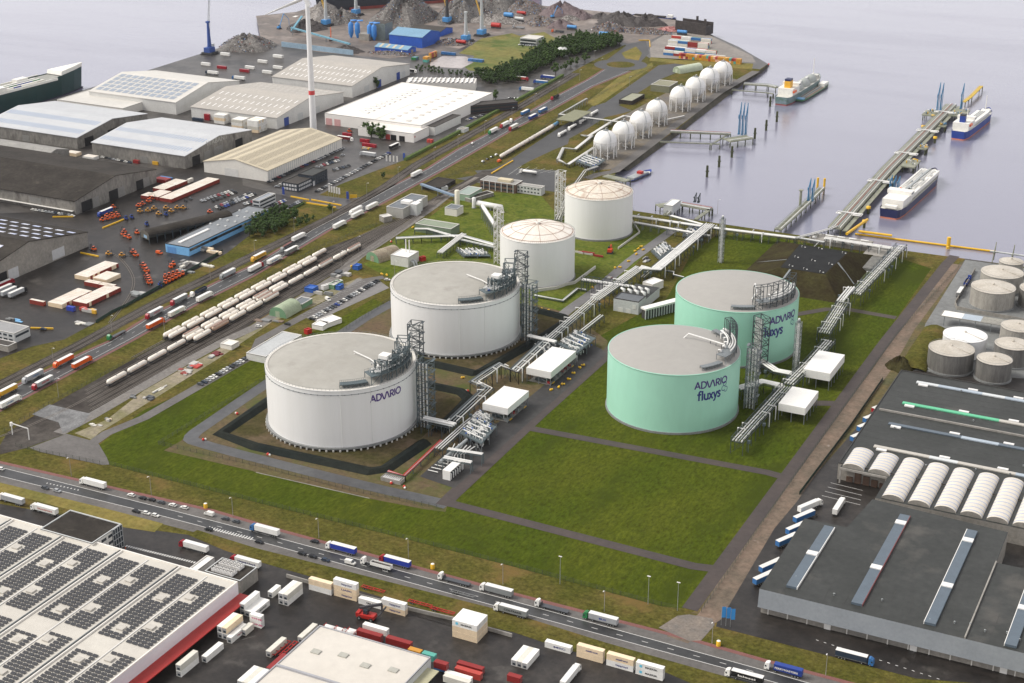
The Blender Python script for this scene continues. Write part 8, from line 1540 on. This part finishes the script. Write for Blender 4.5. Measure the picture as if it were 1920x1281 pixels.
# trees
leafs=[mat('leaf_dark',(.03,.055,.018),.9,0,.4,.5,(.05,.08,.025),spec=.15),mat('leaf_mid',(.055,.09,.022),.9,0,.4,.5,(.04,.07,.02),spec=.15)];bark=mat('bark',(.09,.07,.05),.9,0,.3,1)
def tree_meshes(seed,m):
 rr=random.Random(seed);c=MB();cl=[(rr.gauss(0,.9),rr.gauss(0,.9),rr.uniform(1.8,6.4))for _ in range(13)]
 for x,y,z in cl:
  k=1.5-abs(z-3.6)*.22
  for _ in range(34):
   v=Vector((rr.gauss(0,1),rr.gauss(0,1),rr.gauss(0,.8))).normalized()*k*rr.uniform(.6,1.05);p=Vector((x,y,z))+v;e=Vector((rr.uniform(-1,1),rr.uniform(-1,1),rr.uniform(-.5,.5)))*.5;f_=Vector((rr.uniform(-1,1),rr.uniform(-1,1),rr.uniform(-.5,.5)))*.5;c.add([p,p+e,p+f_],[(0,1,2)],m);
  c.ball((x,y,z),k*.62,m,6,4)
 t=MB();t.tube([(0,0,0),(.1,0,2.4),(.2,.1,5)],[.25,.17,.06],bark,6);t.tube([(.1,0,1.8),(1,.6,3.4)],[.12,.05],bark,5);t.tube([(.1,0,2.2),(-.9,-.5,4)],[.12,.05],bark,5)
 return c.mesh('crown'),t.mesh('trunk')
TM=[tree_meshes(s,leafs[s%2 if s<4 else 1])for s in range(6)]
def tree(p,sc,label,group,k,nm='tree',sz=1):
 t=thing(nm,label,'tree' if nm=='tree' else 'shrub',(p.x,p.y,0),rnd.uniform(0,6),group);t.scale=(sc,sc,sc*sz);link('crown',TM[k][0],t);link('trunk',TM[k][1],t)
def inpoly(x,y,P):
 c=False
 for(x1,y1),(x2,y2)in zip(P,P[1:]+P[:1]):
  if(y1>y)!=(y2>y)and x<(x2-x1)*(y-y1)/(y2-y1)+x1:c=not c
 return c
def wood(pts,step,sc,label,group,ks,nm='tree',sz=1):
 P=[(p.x,p.y)for p in GS(pts)];x0,x1=min(p[0]for p in P),max(p[0]for p in P);y0,y1=min(p[1]for p in P),max(p[1]for p in P);y=y0
 while y<y1:
  x=x0
  while x<x1:
   a,b=x+rnd.uniform(-.35,.35)*step,y+rnd.uniform(-.35,.35)*step
   if inpoly(a,b,P):tree(Vector((a,b,0)),sc*rnd.uniform(.75,1.25),label,group,rnd.choice(ks),nm,sz)
   x+=step
  y+=step
wood('20:0,520 0,620 190,545 370,445 560,410 820,350 800,300 500,285 330,335 200,400',6.8,1.5,'dark green tree in the dense belt below the scrap yard','trees of the dark belt',(0,2,0,1));wood('f:620,880 860,900 1250,780 1400,800 1230,1000 850,1020',6.8,1.3,'dark tree at the lower end of the belt behind the white factory','trees at the lower end of the belt',(0,2))
wood('f:-20,780 300,830 620,880 860,920 850,990 560,930 0,860',7,.7,'low dark bush in the strip behind the taupe roofed halls','bushes behind the halls',(0,1,2),'bush',.8);wood('f:1260,560 1480,600 1240,790 600,840 900,770 1200,700',22,.7,'scattered shrub on the rough meadow','shrubs on the meadow',(1,3,4),'bush',.7)
wood('11:-60,430 60,340 240,330 330,360 250,440 100,500 -60,500',6.5,1.35,'dark green tree in the clump beside the sky blue workshop','trees beside the workshop',(0,2,1));wood('11:330,360 470,350 560,280 575,300 400,410 280,450',6,.75,'dark bush between the clump and the junction','bushes by the junction',(0,1),'bush')
for i,(s,sc,k)in enumerate((('10:905,665',2.0,0),('10:865,1030',2.2,1),('10:935,1045',2.3,1),('10:820,1010',1.8,3),('20:328,560',2,3),('20:400,522',1.3,1),('20:440,500',1.6,1),('20:487,485',1.4,1),('20:548,470',1.7,3),('c:100,720',1.5,1),('c:170,790',1.6,1),('11:950,60',.9,0),('c:1530,300',1.6,1),('c:1400,360',1.3,1),('c:1300,400',1.0,1),('f:1520,560',1.7,1))):
 tree(GS(s)[0],sc,'single green tree, %s of the lone trees counted from the white halls to the roundabout'%ORD[i],'lone trees',k)
def hedge(label,P,w,h,m):
 rr=random.Random(len(label));mb=MB();P=[Vector((p.x,p.y,0))for p in P];tot=0;o=P[0]
 for a,b in zip(P,P[1:]):
  n=int((b-a).length*16)
  for i in range(n):
   p=a.lerp(b,rr.random())-o+Vector((rr.uniform(-w,w)/2,rr.uniform(-w,w)/2,h*math.sqrt(rr.random())));e=Vector((rr.uniform(-1,1),rr.uniform(-1,1),rr.uniform(-.6,.6)))*.6;f_=Vector((rr.uniform(-1,1),rr.uniform(-1,1),rr.uniform(-.6,.6)))*.6;mb.add([p,p+e,p+f_],[(0,1,2)],m)
  mb.beam(a-o+Vector((0,0,h*.4)),b-o+Vector((0,0,h*.4)),w*.6,m,h*.8)
 solo('hedge',mb,label,'hedge',o)
hedge('long green hedge between the white factory car park and the railway',[Vector((-688,1168,0)),Vector((-690,1250,0)),Vector((-699,1440,0)),Vector((-704,1540,0))],4,3,mat('hedge_leaf',(.07,.12,.02),.9,0,.4,.4,(.1,.14,.03)))
hedge('low shrubs along the dark fence by the gate office',GS('11:200,330 360,250'),2,1.5,leafs[1])
# wind turbine
g=GS('p:588,247')[0];t=thing('wind_turbine','white wind turbine with one red band rising out of the photo beside the white factory','wind turbine',g);twm=mat('turbine_white',(.78,.77,.76),.4,0,.03,.2);hH=122
mb=MB();mb.lathe([(3.3,0),(2.9,34),(1.9,hH)],twm,28);part('tower',mb,t);mb=MB();mb.lathe([(3.0,36),(2.96,40)],mat('red_band',(.62,.06,.06),.5,0,.05,.5),28);part('red_band',mb,t)
rt=Vector((CA,SA,0));fw=Vector((-SA*CP,CA*CP,-SP_));up=rt.cross(fw);A3=(rt*-.88-up*.28+fw*.38).normalized();B3=(rt*-.03-up*.27-fw*.96).normalized();nn=A3.cross(B3).normalized();hubp=Vector((0,0,hH+1.5))+nn*(4 if nn.dot(fw)<0 else-4)
mb=MB();mb.beam(hubp-nn*1,Vector((0,0,hH+1.5))-(hubp-Vector((0,0,hH+1.5)))*1.2,3.6,twm);part('nacelle',mb,t);mb=MB();mb.ball(hubp,2.1,twm,14,10);part('hub',mb,t)
for k in range(3):
 dd=Matrix.Rotation(math.radians(120*k),3,nn)@A3;pp=(nn.cross(dd)*.45+nn*.89).normalized();mb=MB();V=[]
 for r_,c_,th in((1,1.6,1.2),(6,3.6,.9),(14,3.2,.6),(30,2,.35),(43,1.1,.18),(46,.3,.08)):b_=hubp+dd*r_;V+=[b_+pp*c_*.4,b_+nn*th*.5,b_-pp*c_*.6,b_-nn*th*.5]
 mb.add(V,[(4*i+j,4*i+(j+1)%4,4*i+4+(j+1)%4,4*i+4+j)for i in range(5)for j in range(4)],twm,True);part('blade',mb,t)
 # lamps
def lamp_spec(h,arm_,dbl):
 a=MB();a.tube([(0,0,0),(0,0,h)],[.16,.09],concr if not dbl else pipe_g,6)
 if arm_:a.tube([(0,0,h),(0,arm_,h+.4)],.07,pipe_g,5)
 b=MB();(b.box(-.8,-.25,h,.8,.25,h+.25,skyl)if dbl else b.box(-.2,arm_-.4,h+.3,.2,arm_+.6,h+.5,skyl));return[('pole',a,[]),('lamp_head',b,[])]
for i,s in enumerate(('134,893','284,929','437,969','598,1009','766,1047','943,1096','1133,1147','1335,1207','1548,1267')):put('street_lamp',spec2('lamp',lambda h,a,d:[x+()for x in map(tuple,lamp_spec(h,a,d))],11,-1.5,False),'street lamp on the upper verge of the front road, %s from the left'%ORD[i],'street lamp',GS('p:'+s)[0],0,'street lamps')
for i,s in enumerate(('1050,1095','1215,1133','1270,1145')):put('lamp_mast',spec2('lamp',lambda h,a,d:[x+()for x in map(tuple,lamp_spec(h,a,d))],14.5,0,True),'tall double headed lamp mast at the lawn fence, %s from the left'%ORD[i],'lamp mast',GS('p:'+s)[0],0,'lamp masts')
for i,s in enumerate(('101,687','210,624','309,627','395,527','478,480','552,437','624,405','688,370','747,339','814,301','859,277','909,250','960,225','1003,198','1046,175','1087,152','1127,130','1114,115','110,745','640,500','740,520','1345,402','1180,165','672,472')):put('street_lamp',spec2('lamp',lambda h,a,d:[x+()for x in map(tuple,lamp_spec(h,a,d))],12,1.5,False),'street lamp beside the harbour road and sidings, %s from the near end'%ORD[i],'street lamp',GS('p:'+s)[0],-PI/2,'street lamps')
# fences
fm_=mat('fence_wire',(.07,.08,.06),.7,.2,.2,1);fgreen=mat('fence_green',(.02,.05,.035),.7,0,.3,.5)
def fence(label,pts,h=2.4,step=4,m=None,solid=False):
 P=GS(pts)if isinstance(pts,str)else pts;o=Vector((P[0].x,P[0].y,0));P=[Vector((p.x-o.x,p.y-o.y,0))for p in P];t=thing('fence',label,'fence',o);m=m or fm_;mb=MB();wr=MB()
 for a,b in zip(P,P[1:]):
  n=max(1,int((b-a).length/step))
  for i in range(n):q=a.lerp(b,i/n);mb.beam((q.x,q.y,0),(q.x,q.y,h),.14,m)
  for z_ in((.3,.8,1.3,1.8,2.3)if not solid else()):wr.beam((a.x,a.y,z_),(b.x,b.y,z_),.05,m)
  if solid:wr.beam((a.x,a.y,h/2),(b.x,b.y,h/2),.08,m,h)
 o_=part('fence_post',mb,t);o_['kind']='stuff';part('fence_panel' if solid else 'fence_wire',wr,t)
fence('dark wire fence between the front road verge and the lawn','205,872 480,942 742,1006 960,1062 1240,1137 1268,1143');fence('wire fence around the bund road of the nearest tank','735,560 650,618 480,722 297,834 480,874 655,920 832,956');fence('wire fence between the lawn lane and the cobbled track','1315,1148 1500,880 1680,630 1800,500');fence('dark green screen fence behind the forklift yard','s:0,1330 240,1180 450,1085 860,850 1500,500 1900,260',2.2,6,fgreen,True)
fence('fence between the grassy verge and the railway sidings','02:0,700 400,460 1240,10 11:-40,870 460,590 800,450 1060,350');fence('green fence along the cobbled track side of the warehouse yard','32:235,1150 620,640 860,290',2,6,fgreen,True);fence('fence between the gas terminal and the harbour road','11:1400,60 1640,-20 20:-40,1180 320,900 600,740 1060,500');fence('fence along the lower edge of the grey forecourt','02:120,790 300,835 800,935')
def flags(pts,c,h,lab,w=1.0):
 for i,s in enumerate(pts):g=GS(s)[0];t=thing('banner',lab%ORD[i],'banner',g,YAW);mb=MB();mb.tube([(0,0,0),(0,0,h)],.09,pipe_g,6);part('pole',mb,t);mb=MB();mb.box(.1,-.03,h-5.5,.1+w*1.4,.03,h,c);part('flag',mb,t)
flags(['a:%d,%d'%(1575+30*i,945+7*i)for i in range(5)],capw,9,'white company flag by the yellow kerb, %s from the left');flags(['b:%d,%d'%(1430+42*i,1265+3*i)for i in range(4)],capw,8,'white company flag by the white factory gate, %s from the left');flags(['23:1568,850','23:1603,856','23:1636,866'],mat('banner_blue',(.05,.3,.7),.5,0,.05,.5),9.5,'sky blue banner at the corner of the right hand yard, %s from the left',1.3)
for s,l,c in(('b:1650,1220','royal blue sign pillar at the white factory gate',door_bl),('a:1805,985','blue and white sign pillar by the yellow kerb',hb),('a:1035,930','blue sign pillar beside the black office',hb)):g=GS(s)[0];t=thing('sign_pillar',l,'sign',g);mb=MB();mb.box(-1,-.3,0,1,.3,6.5,c);part('panel',mb,t);mb=MB();mb.box(-1.2,-.5,0,1.2,.5,.3,concr);part('plinth',mb,t)
g=GS('a:1830,975')[0];t=thing('sign_board','yellow board beside the blue and white sign pillar','sign',g,YAW);mb=MB();mb.box(0,-.1,.6,6,.1,3.4,yel_m);part('panel',mb,t);mb=MB();mb.box(.5,-.08,0,.7,.08,.6,steel);mb.box(5.3,-.08,0,5.5,.08,.6,steel);part('post',mb,t)
for i,(s,e)in enumerate((('11:262,198','11:398,224'),('11:415,222','11:640,264'),('11:380,245','11:600,280'),('d:650,297','d:780,220'),('d:785,215','d:908,142'),('01:395,352','01:550,350'),('01:770,435','01:930,370'),('01:605,620','01:740,648'),('b:800,575','b:900,530'),('20:950,305','20:1030,305'),('20:1032,310','20:1035,355'),('01:230,1185','01:400,1190'))):
 a,b=GS(s)[0],GS(e)[0];mb=MB();mb.beam((0,0,.5),b-a+Vector((0,0,.5)),.9,yel_m,1.0);solo('yellow_barrier',mb,'low yellow kerb barrier, %s of twelve around the yards and junctions'%ORD[i],'barrier',a)
for i,s in enumerate(('02:1543,1250','13:1325,425','23:1548,1005')):g=GS(s)[0];t=thing('roadside_bin','yellow and white road cabinet beside the red cycle path, %s from the left'%ORD[i],'cabinet',g);mb=MB();mb.lathe([(1,0),(1,2.4),(.8,2.6)],yel_m,12);part('body',mb,t);mb=MB();mb.lathe([(.85,2.6),(.01,2.9)],capw,12);part('lid',mb,t)
# forklifts and yard machines
def fork_spec(c):
 p=paint(c,.4);a=MB();a.box(-2.4,-1.2,.7,.6,1.2,2,p);a.box(-2.7,-1.1,.8,-2.4,1.1,1.9,p);b=MB();b.box(-1.4,-.85,2,.2,.85,3.3,glassd,p);m_=MB();m_.box(1.9,-.8,.2,2.2,-.55,4.6,chas);m_.box(1.9,.55,.2,2.2,.8,4.6,chas);m_.box(1.95,-.8,4.3,2.15,.8,4.6,chas);m_.box(.6,-.9,.7,1.9,.9,1.5,p);f_=MB();f_.box(2.2,-.7,.2,4.2,-.45,.35,chas);f_.box(2.2,.45,.2,4.2,.7,.35,chas)
 return[('body',a,[]),('cab',b,[]),('mast',m_,[]),('fork',f_,[]),('wheel',wheel_mb(.7,.5),[],[(1.2,1.15,.7),(1.2,-1.15,.7),(-1.8,1.0,.7),(-1.8,-1.0,.7)])]
FK=[('s:550,280',3.3,'by the lone red trailer'),('s:590,330',3.3,'second by the lone red trailer')]+[('s:%d,%d'%(700+25*i,480+42*i),3.3,'%s of the upper curved row'%ORD[i])for i in range(3)]+[('s:%d,%d'%(755+14*i,640+34*i),3.3,'%s of the lower curved row'%ORD[i])for i in range(4)]+[('s:%d,%d'%(1045+52*i,735-26*i),2.2,'%s along the green screen fence'%ORD[i])for i in range(6)]+[('s:%d,%d'%(1040+60*i,650-20*i),2.2,'%s of the back line by the green screen'%ORD[i])for i in range(4)]+[('s:1120,500',2.5,'left of the white box van'),('s:1160,460',2.5,'behind the white box van'),('01:700,598',3.0,'beside the grey hall corner'),('r:560,1130',2.8,'first of the cluster left of the open shed'),('r:600,1160',2.8,'second of the cluster left of the open shed'),('r:650,1180',2.8,'third of the cluster left of the open shed'),('r:580,1095',2.8,'fourth of the cluster left of the open shed'),('r:770,1110',2.8,'alone left of the open shed gable')]+[('r:%d,%d'%(270+75*i,920-18*i),.8,'%s of the front line by the blue trailer'%ORD[i])for i in range(4)]+[('r:%d,%d'%(340+70*i,860-12*i),.8,'%s of the back line by the blue trailer'%ORD[i])for i in range(3)]+[('r:430,730',.6,'raised one behind the blue trailer'),('r:810,710',.6,'first below the red container block'),('r:870,680',.6,'second below the red container block'),('r:960,640',.6,'third below the red container block'),('r:1010,600',.6,'fourth below the red container block'),('r:1880,800',.6,'at the far end of the open shed'),('b:1000,885',0,'behind the bright red containers')]
for s,rz,l in FK:g=GS(s)[0];put('forklift',spec2('fork',fork_spec,'e0622a'),'orange forklift, '+l,'forklift',g,rz,'orange forklifts')
for s,l in(('r:615,900','first'),('r:700,880','second'),('r:1215,840','third'),('r:925,990','fourth'),('s:970,780','fifth')):put('terminal_tractor',spec2('fork',fork_spec,'27418f'),'blue terminal tractor with white roof in the forklift yard, %s from the left hall'%l,'tractor',GS(s)[0],-.6)
for i,s in enumerate(('r:830,790','r:950,780','r:1040,750','r:1110,830','r:1220,740','r:1300,790','r:1390,740','r:1480,740','s:200,310','s:400,330')):put('yard_tractor',spec2('fork',fork_spec,'c98f35'),'yellow tugmaster beside the open shed, %s from the left'%ORD[i],'tractor',GS(s)[0],.7,'yellow yard tractors')
g=GS('13:835,800')[0];t=thing('reach_stacker','red reach stacker with black boom in the bottom container yard','reach stacker',g,.1);mb=MB();mb.box(-4.5,-2,1,4,2,2.6,red_m);mb.box(-4.8,-1.9,1.4,-3.2,1.9,3.2,red_m);part('body',mb,t);mb=MB();mb.box(-1.5,-1,2.6,.5,.6,4.6,glassd);part('cab',mb,t);mb=MB();mb.beam((-4,.9,4.2),(7,.9,8.5),1.1,chas);mb.beam((0,.9,2.6),(2.5,.9,6.6),.5,chas);part('boom',mb,t);mb=MB();mb.beam((7,.9,8.5),(7,.9,5),.7,chas);mb.beam((7,-3,4.6),(7,5,4.6),.6,chas);part('spreader',mb,t);mw=wheel_mb(.9,.8).mesh('wheel');[link('wheel',mw,t,(x,y,.9))for x in(-3,2.8)for y in(-2,2)]
for s,l,c,ax,n_ in(('13:880,592','red empty container chassis, left one along the roadside wall','b02a24','x',1),('13:1230,700','red empty container chassis, middle one along the roadside wall','b02a24','x',1),('13:1400,755','red empty container chassis, right one along the roadside wall','b02a24','x',1),('t:1020,950','red empty chassis left of the pale shed, farther one','b02a24','y',1),('t:1130,960','red empty chassis left of the pale shed, nearer one','b02a24','y',1),('p:868,1117','grey car trailer behind a dark pickup in the lower lane','7c7d7c','x',1)):
 g=GS(s)[0];t=thing('trailer_chassis',l,'trailer',g,0 if ax=='x' else PI/2);m_=paint(c,.5);mb=MB();mb.box(-6,-.9,1,6,-.6,1.3,m_);mb.box(-6,.6,1,6,.9,1.3,m_);[mb.box(x,-1.2,1,x+.3,1.2,1.3,m_)for x in(-6,-3,0,3,5.7)];part('frame',mb,t);mw2=wheel_mb(.5,.35).mesh('wheel');[link('wheel',mw2,t,(x,y,.5))for x in(-4.5,-3.3)for y in(-1,1)]
for i,(s)in enumerate(('13:560,850','13:640,870','13:700,885','13:735,880')):g=GS(s,3)[0];t=thing('tank_container','white tank container with red end frame behind the pale shed, %s from the left'%ORD[i],'tank container',(g.x,g.y,.1));mb=MB();mb.tube([(-3,0,1.6),(-2.6,0,1.6),(2.6,0,1.6),(3,0,1.6)],[.6,1.15,1.15,.6],pipe_w,14);part('vessel',mb,t);mb=MB();[mb.beam((x,y,0),(x,y,2.8),.15,red_m)for x in(-3,3)for y in(-1.2,1.2)];[mb.beam((x,-1.2,z_),(x,1.2,z_),.15,red_m)for x in(-3,3)for z_ in(.1,2.7)];part('end_frame',mb,t)
# the person in orange by the white office block
g=GS('03:942,285')[0];hv=mat('orange_workwear',(.75,.13,.04),.8,0,.1,3);skn=mat('skin',(.5,.3,.22),.6,0,.05,3);mb=MB()
for s_ in(-1,1):mb.tube([(.02*s_,.1*s_,0),(0,.1*s_,.5),(0,.09*s_,.92)],[.06,.08,.11],hv,8);mb.tube([(0,.2*s_,1.42),(.04,.27*s_,1.15),(.12,.25*s_,.9)],[.065,.055,.045],hv,8)
mb.tube([(0,0,.88),(0,0,1.1),(0,0,1.4),(0,0,1.48),(0,0,1.56)],[.15,.15,.19,.1,.06],hv,10);mb.ball((0,0,1.66),.11,skn,10,8,1.15);solo('person',mb,'person in orange workwear standing beside the zebra line by the white office block','person',(g.x,g.y,.06))
# painted bars, parking lines, small markers
mb=MB();a,b=GS('03:945,255')[0],GS('03:1480,385')[0];ribbon(mb,[a,b],1.6,white_l,.075,0,(.7,.7));a,b=GS('03:0,35')[0],GS('03:320,115')[0];ribbon(mb,[a,b],1.6,white_l,.075,0,(.7,.7))
a,b=GS('03:1560,118')[0],GS('03:1900,205')[0];ribbon(mb,[a,b],2.6,white_l,.11,0,(.6,1));a,b=GS('02:350,1065')[0],GS('02:600,1120')[0];ribbon(mb,[a,b],.9,white_l,.12,0,(.6,1.6))
for k in range(4):ribbon(mb,[GS('32:%d,%d'%(470-22*k,1062+32*k))[0],GS('32:%d,%d'%(710-6*k,1120+36*k))[0]],.25,white_l,.08)
for k in range(3):ribbon(mb,GS('23:%d,%d 13:%d,%d'%(-1500+60*k,780,1180,770))if 0 else[GS('13:1150,770')[0],GS('13:1480,862')[0]],.2,white_l,.08,k*0)
ribbon(mb,GS('03:1000,1200 1916,930'),.3,shoulder,.08);ribbon(mb,[GS('33:360,960')[0],GS('33:1300,1260')[0]],.3,white_l,.08,0,(1.2,2.4))
for k in range(6):ribbon(mb,[GS('d:%d,%d'%(850+95*k,310-6*k))[0],GS('d:%d,%d'%(1010+95*k,200+10*k))[0]],.25,white_l,.075)
for k in range(24):ribbon(mb,[GS('11:420,1100')[0].lerp(GS('11:880,830')[0],k/24)+Vector((-9,0,0)),GS('11:420,1100')[0].lerp(GS('11:880,830')[0],k/24)+Vector((-4.5,0,0))],.12,white_l,.11)
solo('yard_marking',mb,'white zebra bars, bay lines and dashes painted on the yards','road marking',kind='structure')
def ball_spec(c,k):
 a=MB();m_=paint(c,.5);a.ball((0,0,.7),.8,m_,8,6);b=MB();b.ball((1.3,.3,.6),.65,paint('e9e6de')if c!='e2b32c' else m_,8,6);return[('float',a,[]),('float',b,[])]
for i,(s,c)in enumerate((('12:90,855','c8372a'),('12:1015,1072','c8372a'),('12:1112,1098','c8372a'),('12:1545,280','e2b32c'),('12:1590,380','c8372a'),('02:1525,745','c8372a'),('02:1780,550','c8372a'),('21:920,610','e2b32c'),('21:950,590','e2b32c'),('21:980,600','e2b32c'),('21:935,630','e2b32c'),('21:975,575','e2b32c'),('21:870,685','e2b32c'),('21:775,735','e2b32c'),('21:815,730','e2b32c'),('21:600,880','e2b32c'),('21:225,1045','e2b32c'),('21:270,1055','e2b32c'),('11:940,780','e2b32c'),('11:980,787','e2b32c'),('11:1180,430','e2b32c'),('11:715,725','e2b32c'),('22:290,372','e2b32c'),('22:350,352','e2b32c'),('22:375,328','e2b32c'),('22:420,290','e2b32c'),('22:468,245','e2b32c'),('22:512,205','e2b32c'),('22:540,185','e2b32c'),('11:1015,540','c8372a'))):
 put('marker_float',spec2('ballm',ball_spec,c,0),'%s marker floats on the plant ground, %s of thirty'%('yellow' if c=='e2b32c' else 'red and white',ORD[i]),'marker',GS(s)[0],rnd.uniform(0,6),'marker floats')
for i,(s,w_,d_,h_,c)in enumerate((('02:1450,185',7,10,1.2,'b6453b'),('02:1380,235',8,6,1,'8d3a2f'),('02:1600,110',7,9,1,'6b1f22'),('02:1200,360',2,10,.5,'d8d4c8'),('02:1010,420',4,4,1,'4b4e52'),('02:1120,430',5,5,1,'4b4e52'),('02:810,595',3,3,1.5,'efd9b8'),('02:720,630',6,3,1,'d8d4c8'),('21:580,632',16,2.6,2.2,'8e2a28'),('21:730,800',4,6,.8,'9c2430'),('21:1000,680',5,12,1,'1c1d20'),('s:650,900',12,8,1.5,'8c8f8e'),('s:1560,460',16,4,1.5,'d8d4c8'),('s:1350,570',12,4,1.4,'8c8f8e'),('s:1700,260',18,5,3,'efd9b8'),('s:1310,470',5,8,3.4,'d8d4c8'),('11:100,1130',14,8,1,'7c6a5c'),('11:640,790',10,8,2.4,'4b4e52'),('h:1040,1040',12,5,2,'b6453b'),('h:1110,1060',7,3,2.6,'d9a838'),('11:500,930',12,3,2.6,'a9abad'),('u:1080,150',4,3,6,'e4e2dc'),('b:1180,1080',9,5,1,'d9a838'),('01:625,1150',9,5,1,'d8d4c8'),('01:110,1125',10,3,1,'7fb2d8'))):
 g=GS(s)[0];t=thing('material_stack','%s heap of stored yard material, %s of twenty five listed from the sidings'%(CN.get(c,'pale'),ORD[i]),'stored material',(g.x,g.y,.1));rr.seed(i);m_=paint(c,.6)
 for k in range(7):mb=MB();x,y=rr.uniform(-w_/2,w_/2),rr.uniform(-d_/2,d_/2);a_=rr.uniform(.12,.3);mb.box(x-w_*a_,y-d_*a_,0,x+w_*a_,y+d_*a_,h_*rr.uniform(.4,1),rr.choice([m_,m_,paint('7c7d7c',.6),paint('b9b6b0')]));part('stacked_item',mb,t)
t=thing('foot_bridge','blue grey bridge crossing the sidings beside the pale green building','bridge',GS('11:1240,145')[0]);q=GS('11:1490,190',5)[0]-GS('11:1240,145')[0];mb=MB();mb.beam((0,0,5),(q.x,q.y,5),2.6,mat('bridge_blue',(.2,.27,.36),.5,0,.15,.2),1.4);part('deck',mb,t);mb=MB();[mb.beam((q.x*f_,q.y*f_,0),(q.x*f_,q.y*f_,4.4),.6,steel)for f_ in(.02,.5,.98)];part('support',mb,t)
t=thing('signal_gantry','white frame gate over the tracks at the near end of the sidings','gantry',GS('02:95,700')[0]);q=GS('02:220,740')[0]-GS('02:95,700')[0];mb=MB();mb.beam((0,0,0),(0,0,7),.4,pipe_w);mb.beam((q.x,q.y,0),(q.x,q.y,7),.4,pipe_w);mb.beam((0,0,7),(q.x,q.y,7),.4,pipe_w);part('frame',mb,t);mb=MB();mb.box(-.6,-.6,5.4,.6,.6,7.6,capw);part('signal_box',mb,t)
# ---------------------------------------------------------------- air
me=bpy.data.meshes.new('haze');bm=bmesh.new();bmesh.ops.create_cube(bm,size=1);bm.to_mesh(me);bm.free()
ho=link('haze',me,None,(0,1800,205));ho.scale=(5000,5000,425);tag(ho,'thin pale haze lying over the whole harbour','haze',kind='stuff')
hm=bpy.data.materials.new('haze_air');hm.use_nodes=True;hn=hm.node_tree.nodes;hn.clear();pv=hn.new('ShaderNodeVolumePrincipled');ou=hn.new('ShaderNodeOutputMaterial')
pv.inputs['Density'].default_value=.000012;pv.inputs['Color'].default_value=(.93,.93,.97,1);hm.node_tree.links.new(pv.outputs[0],ou.inputs['Volume']);me.materials.append(hm)
check_labels()
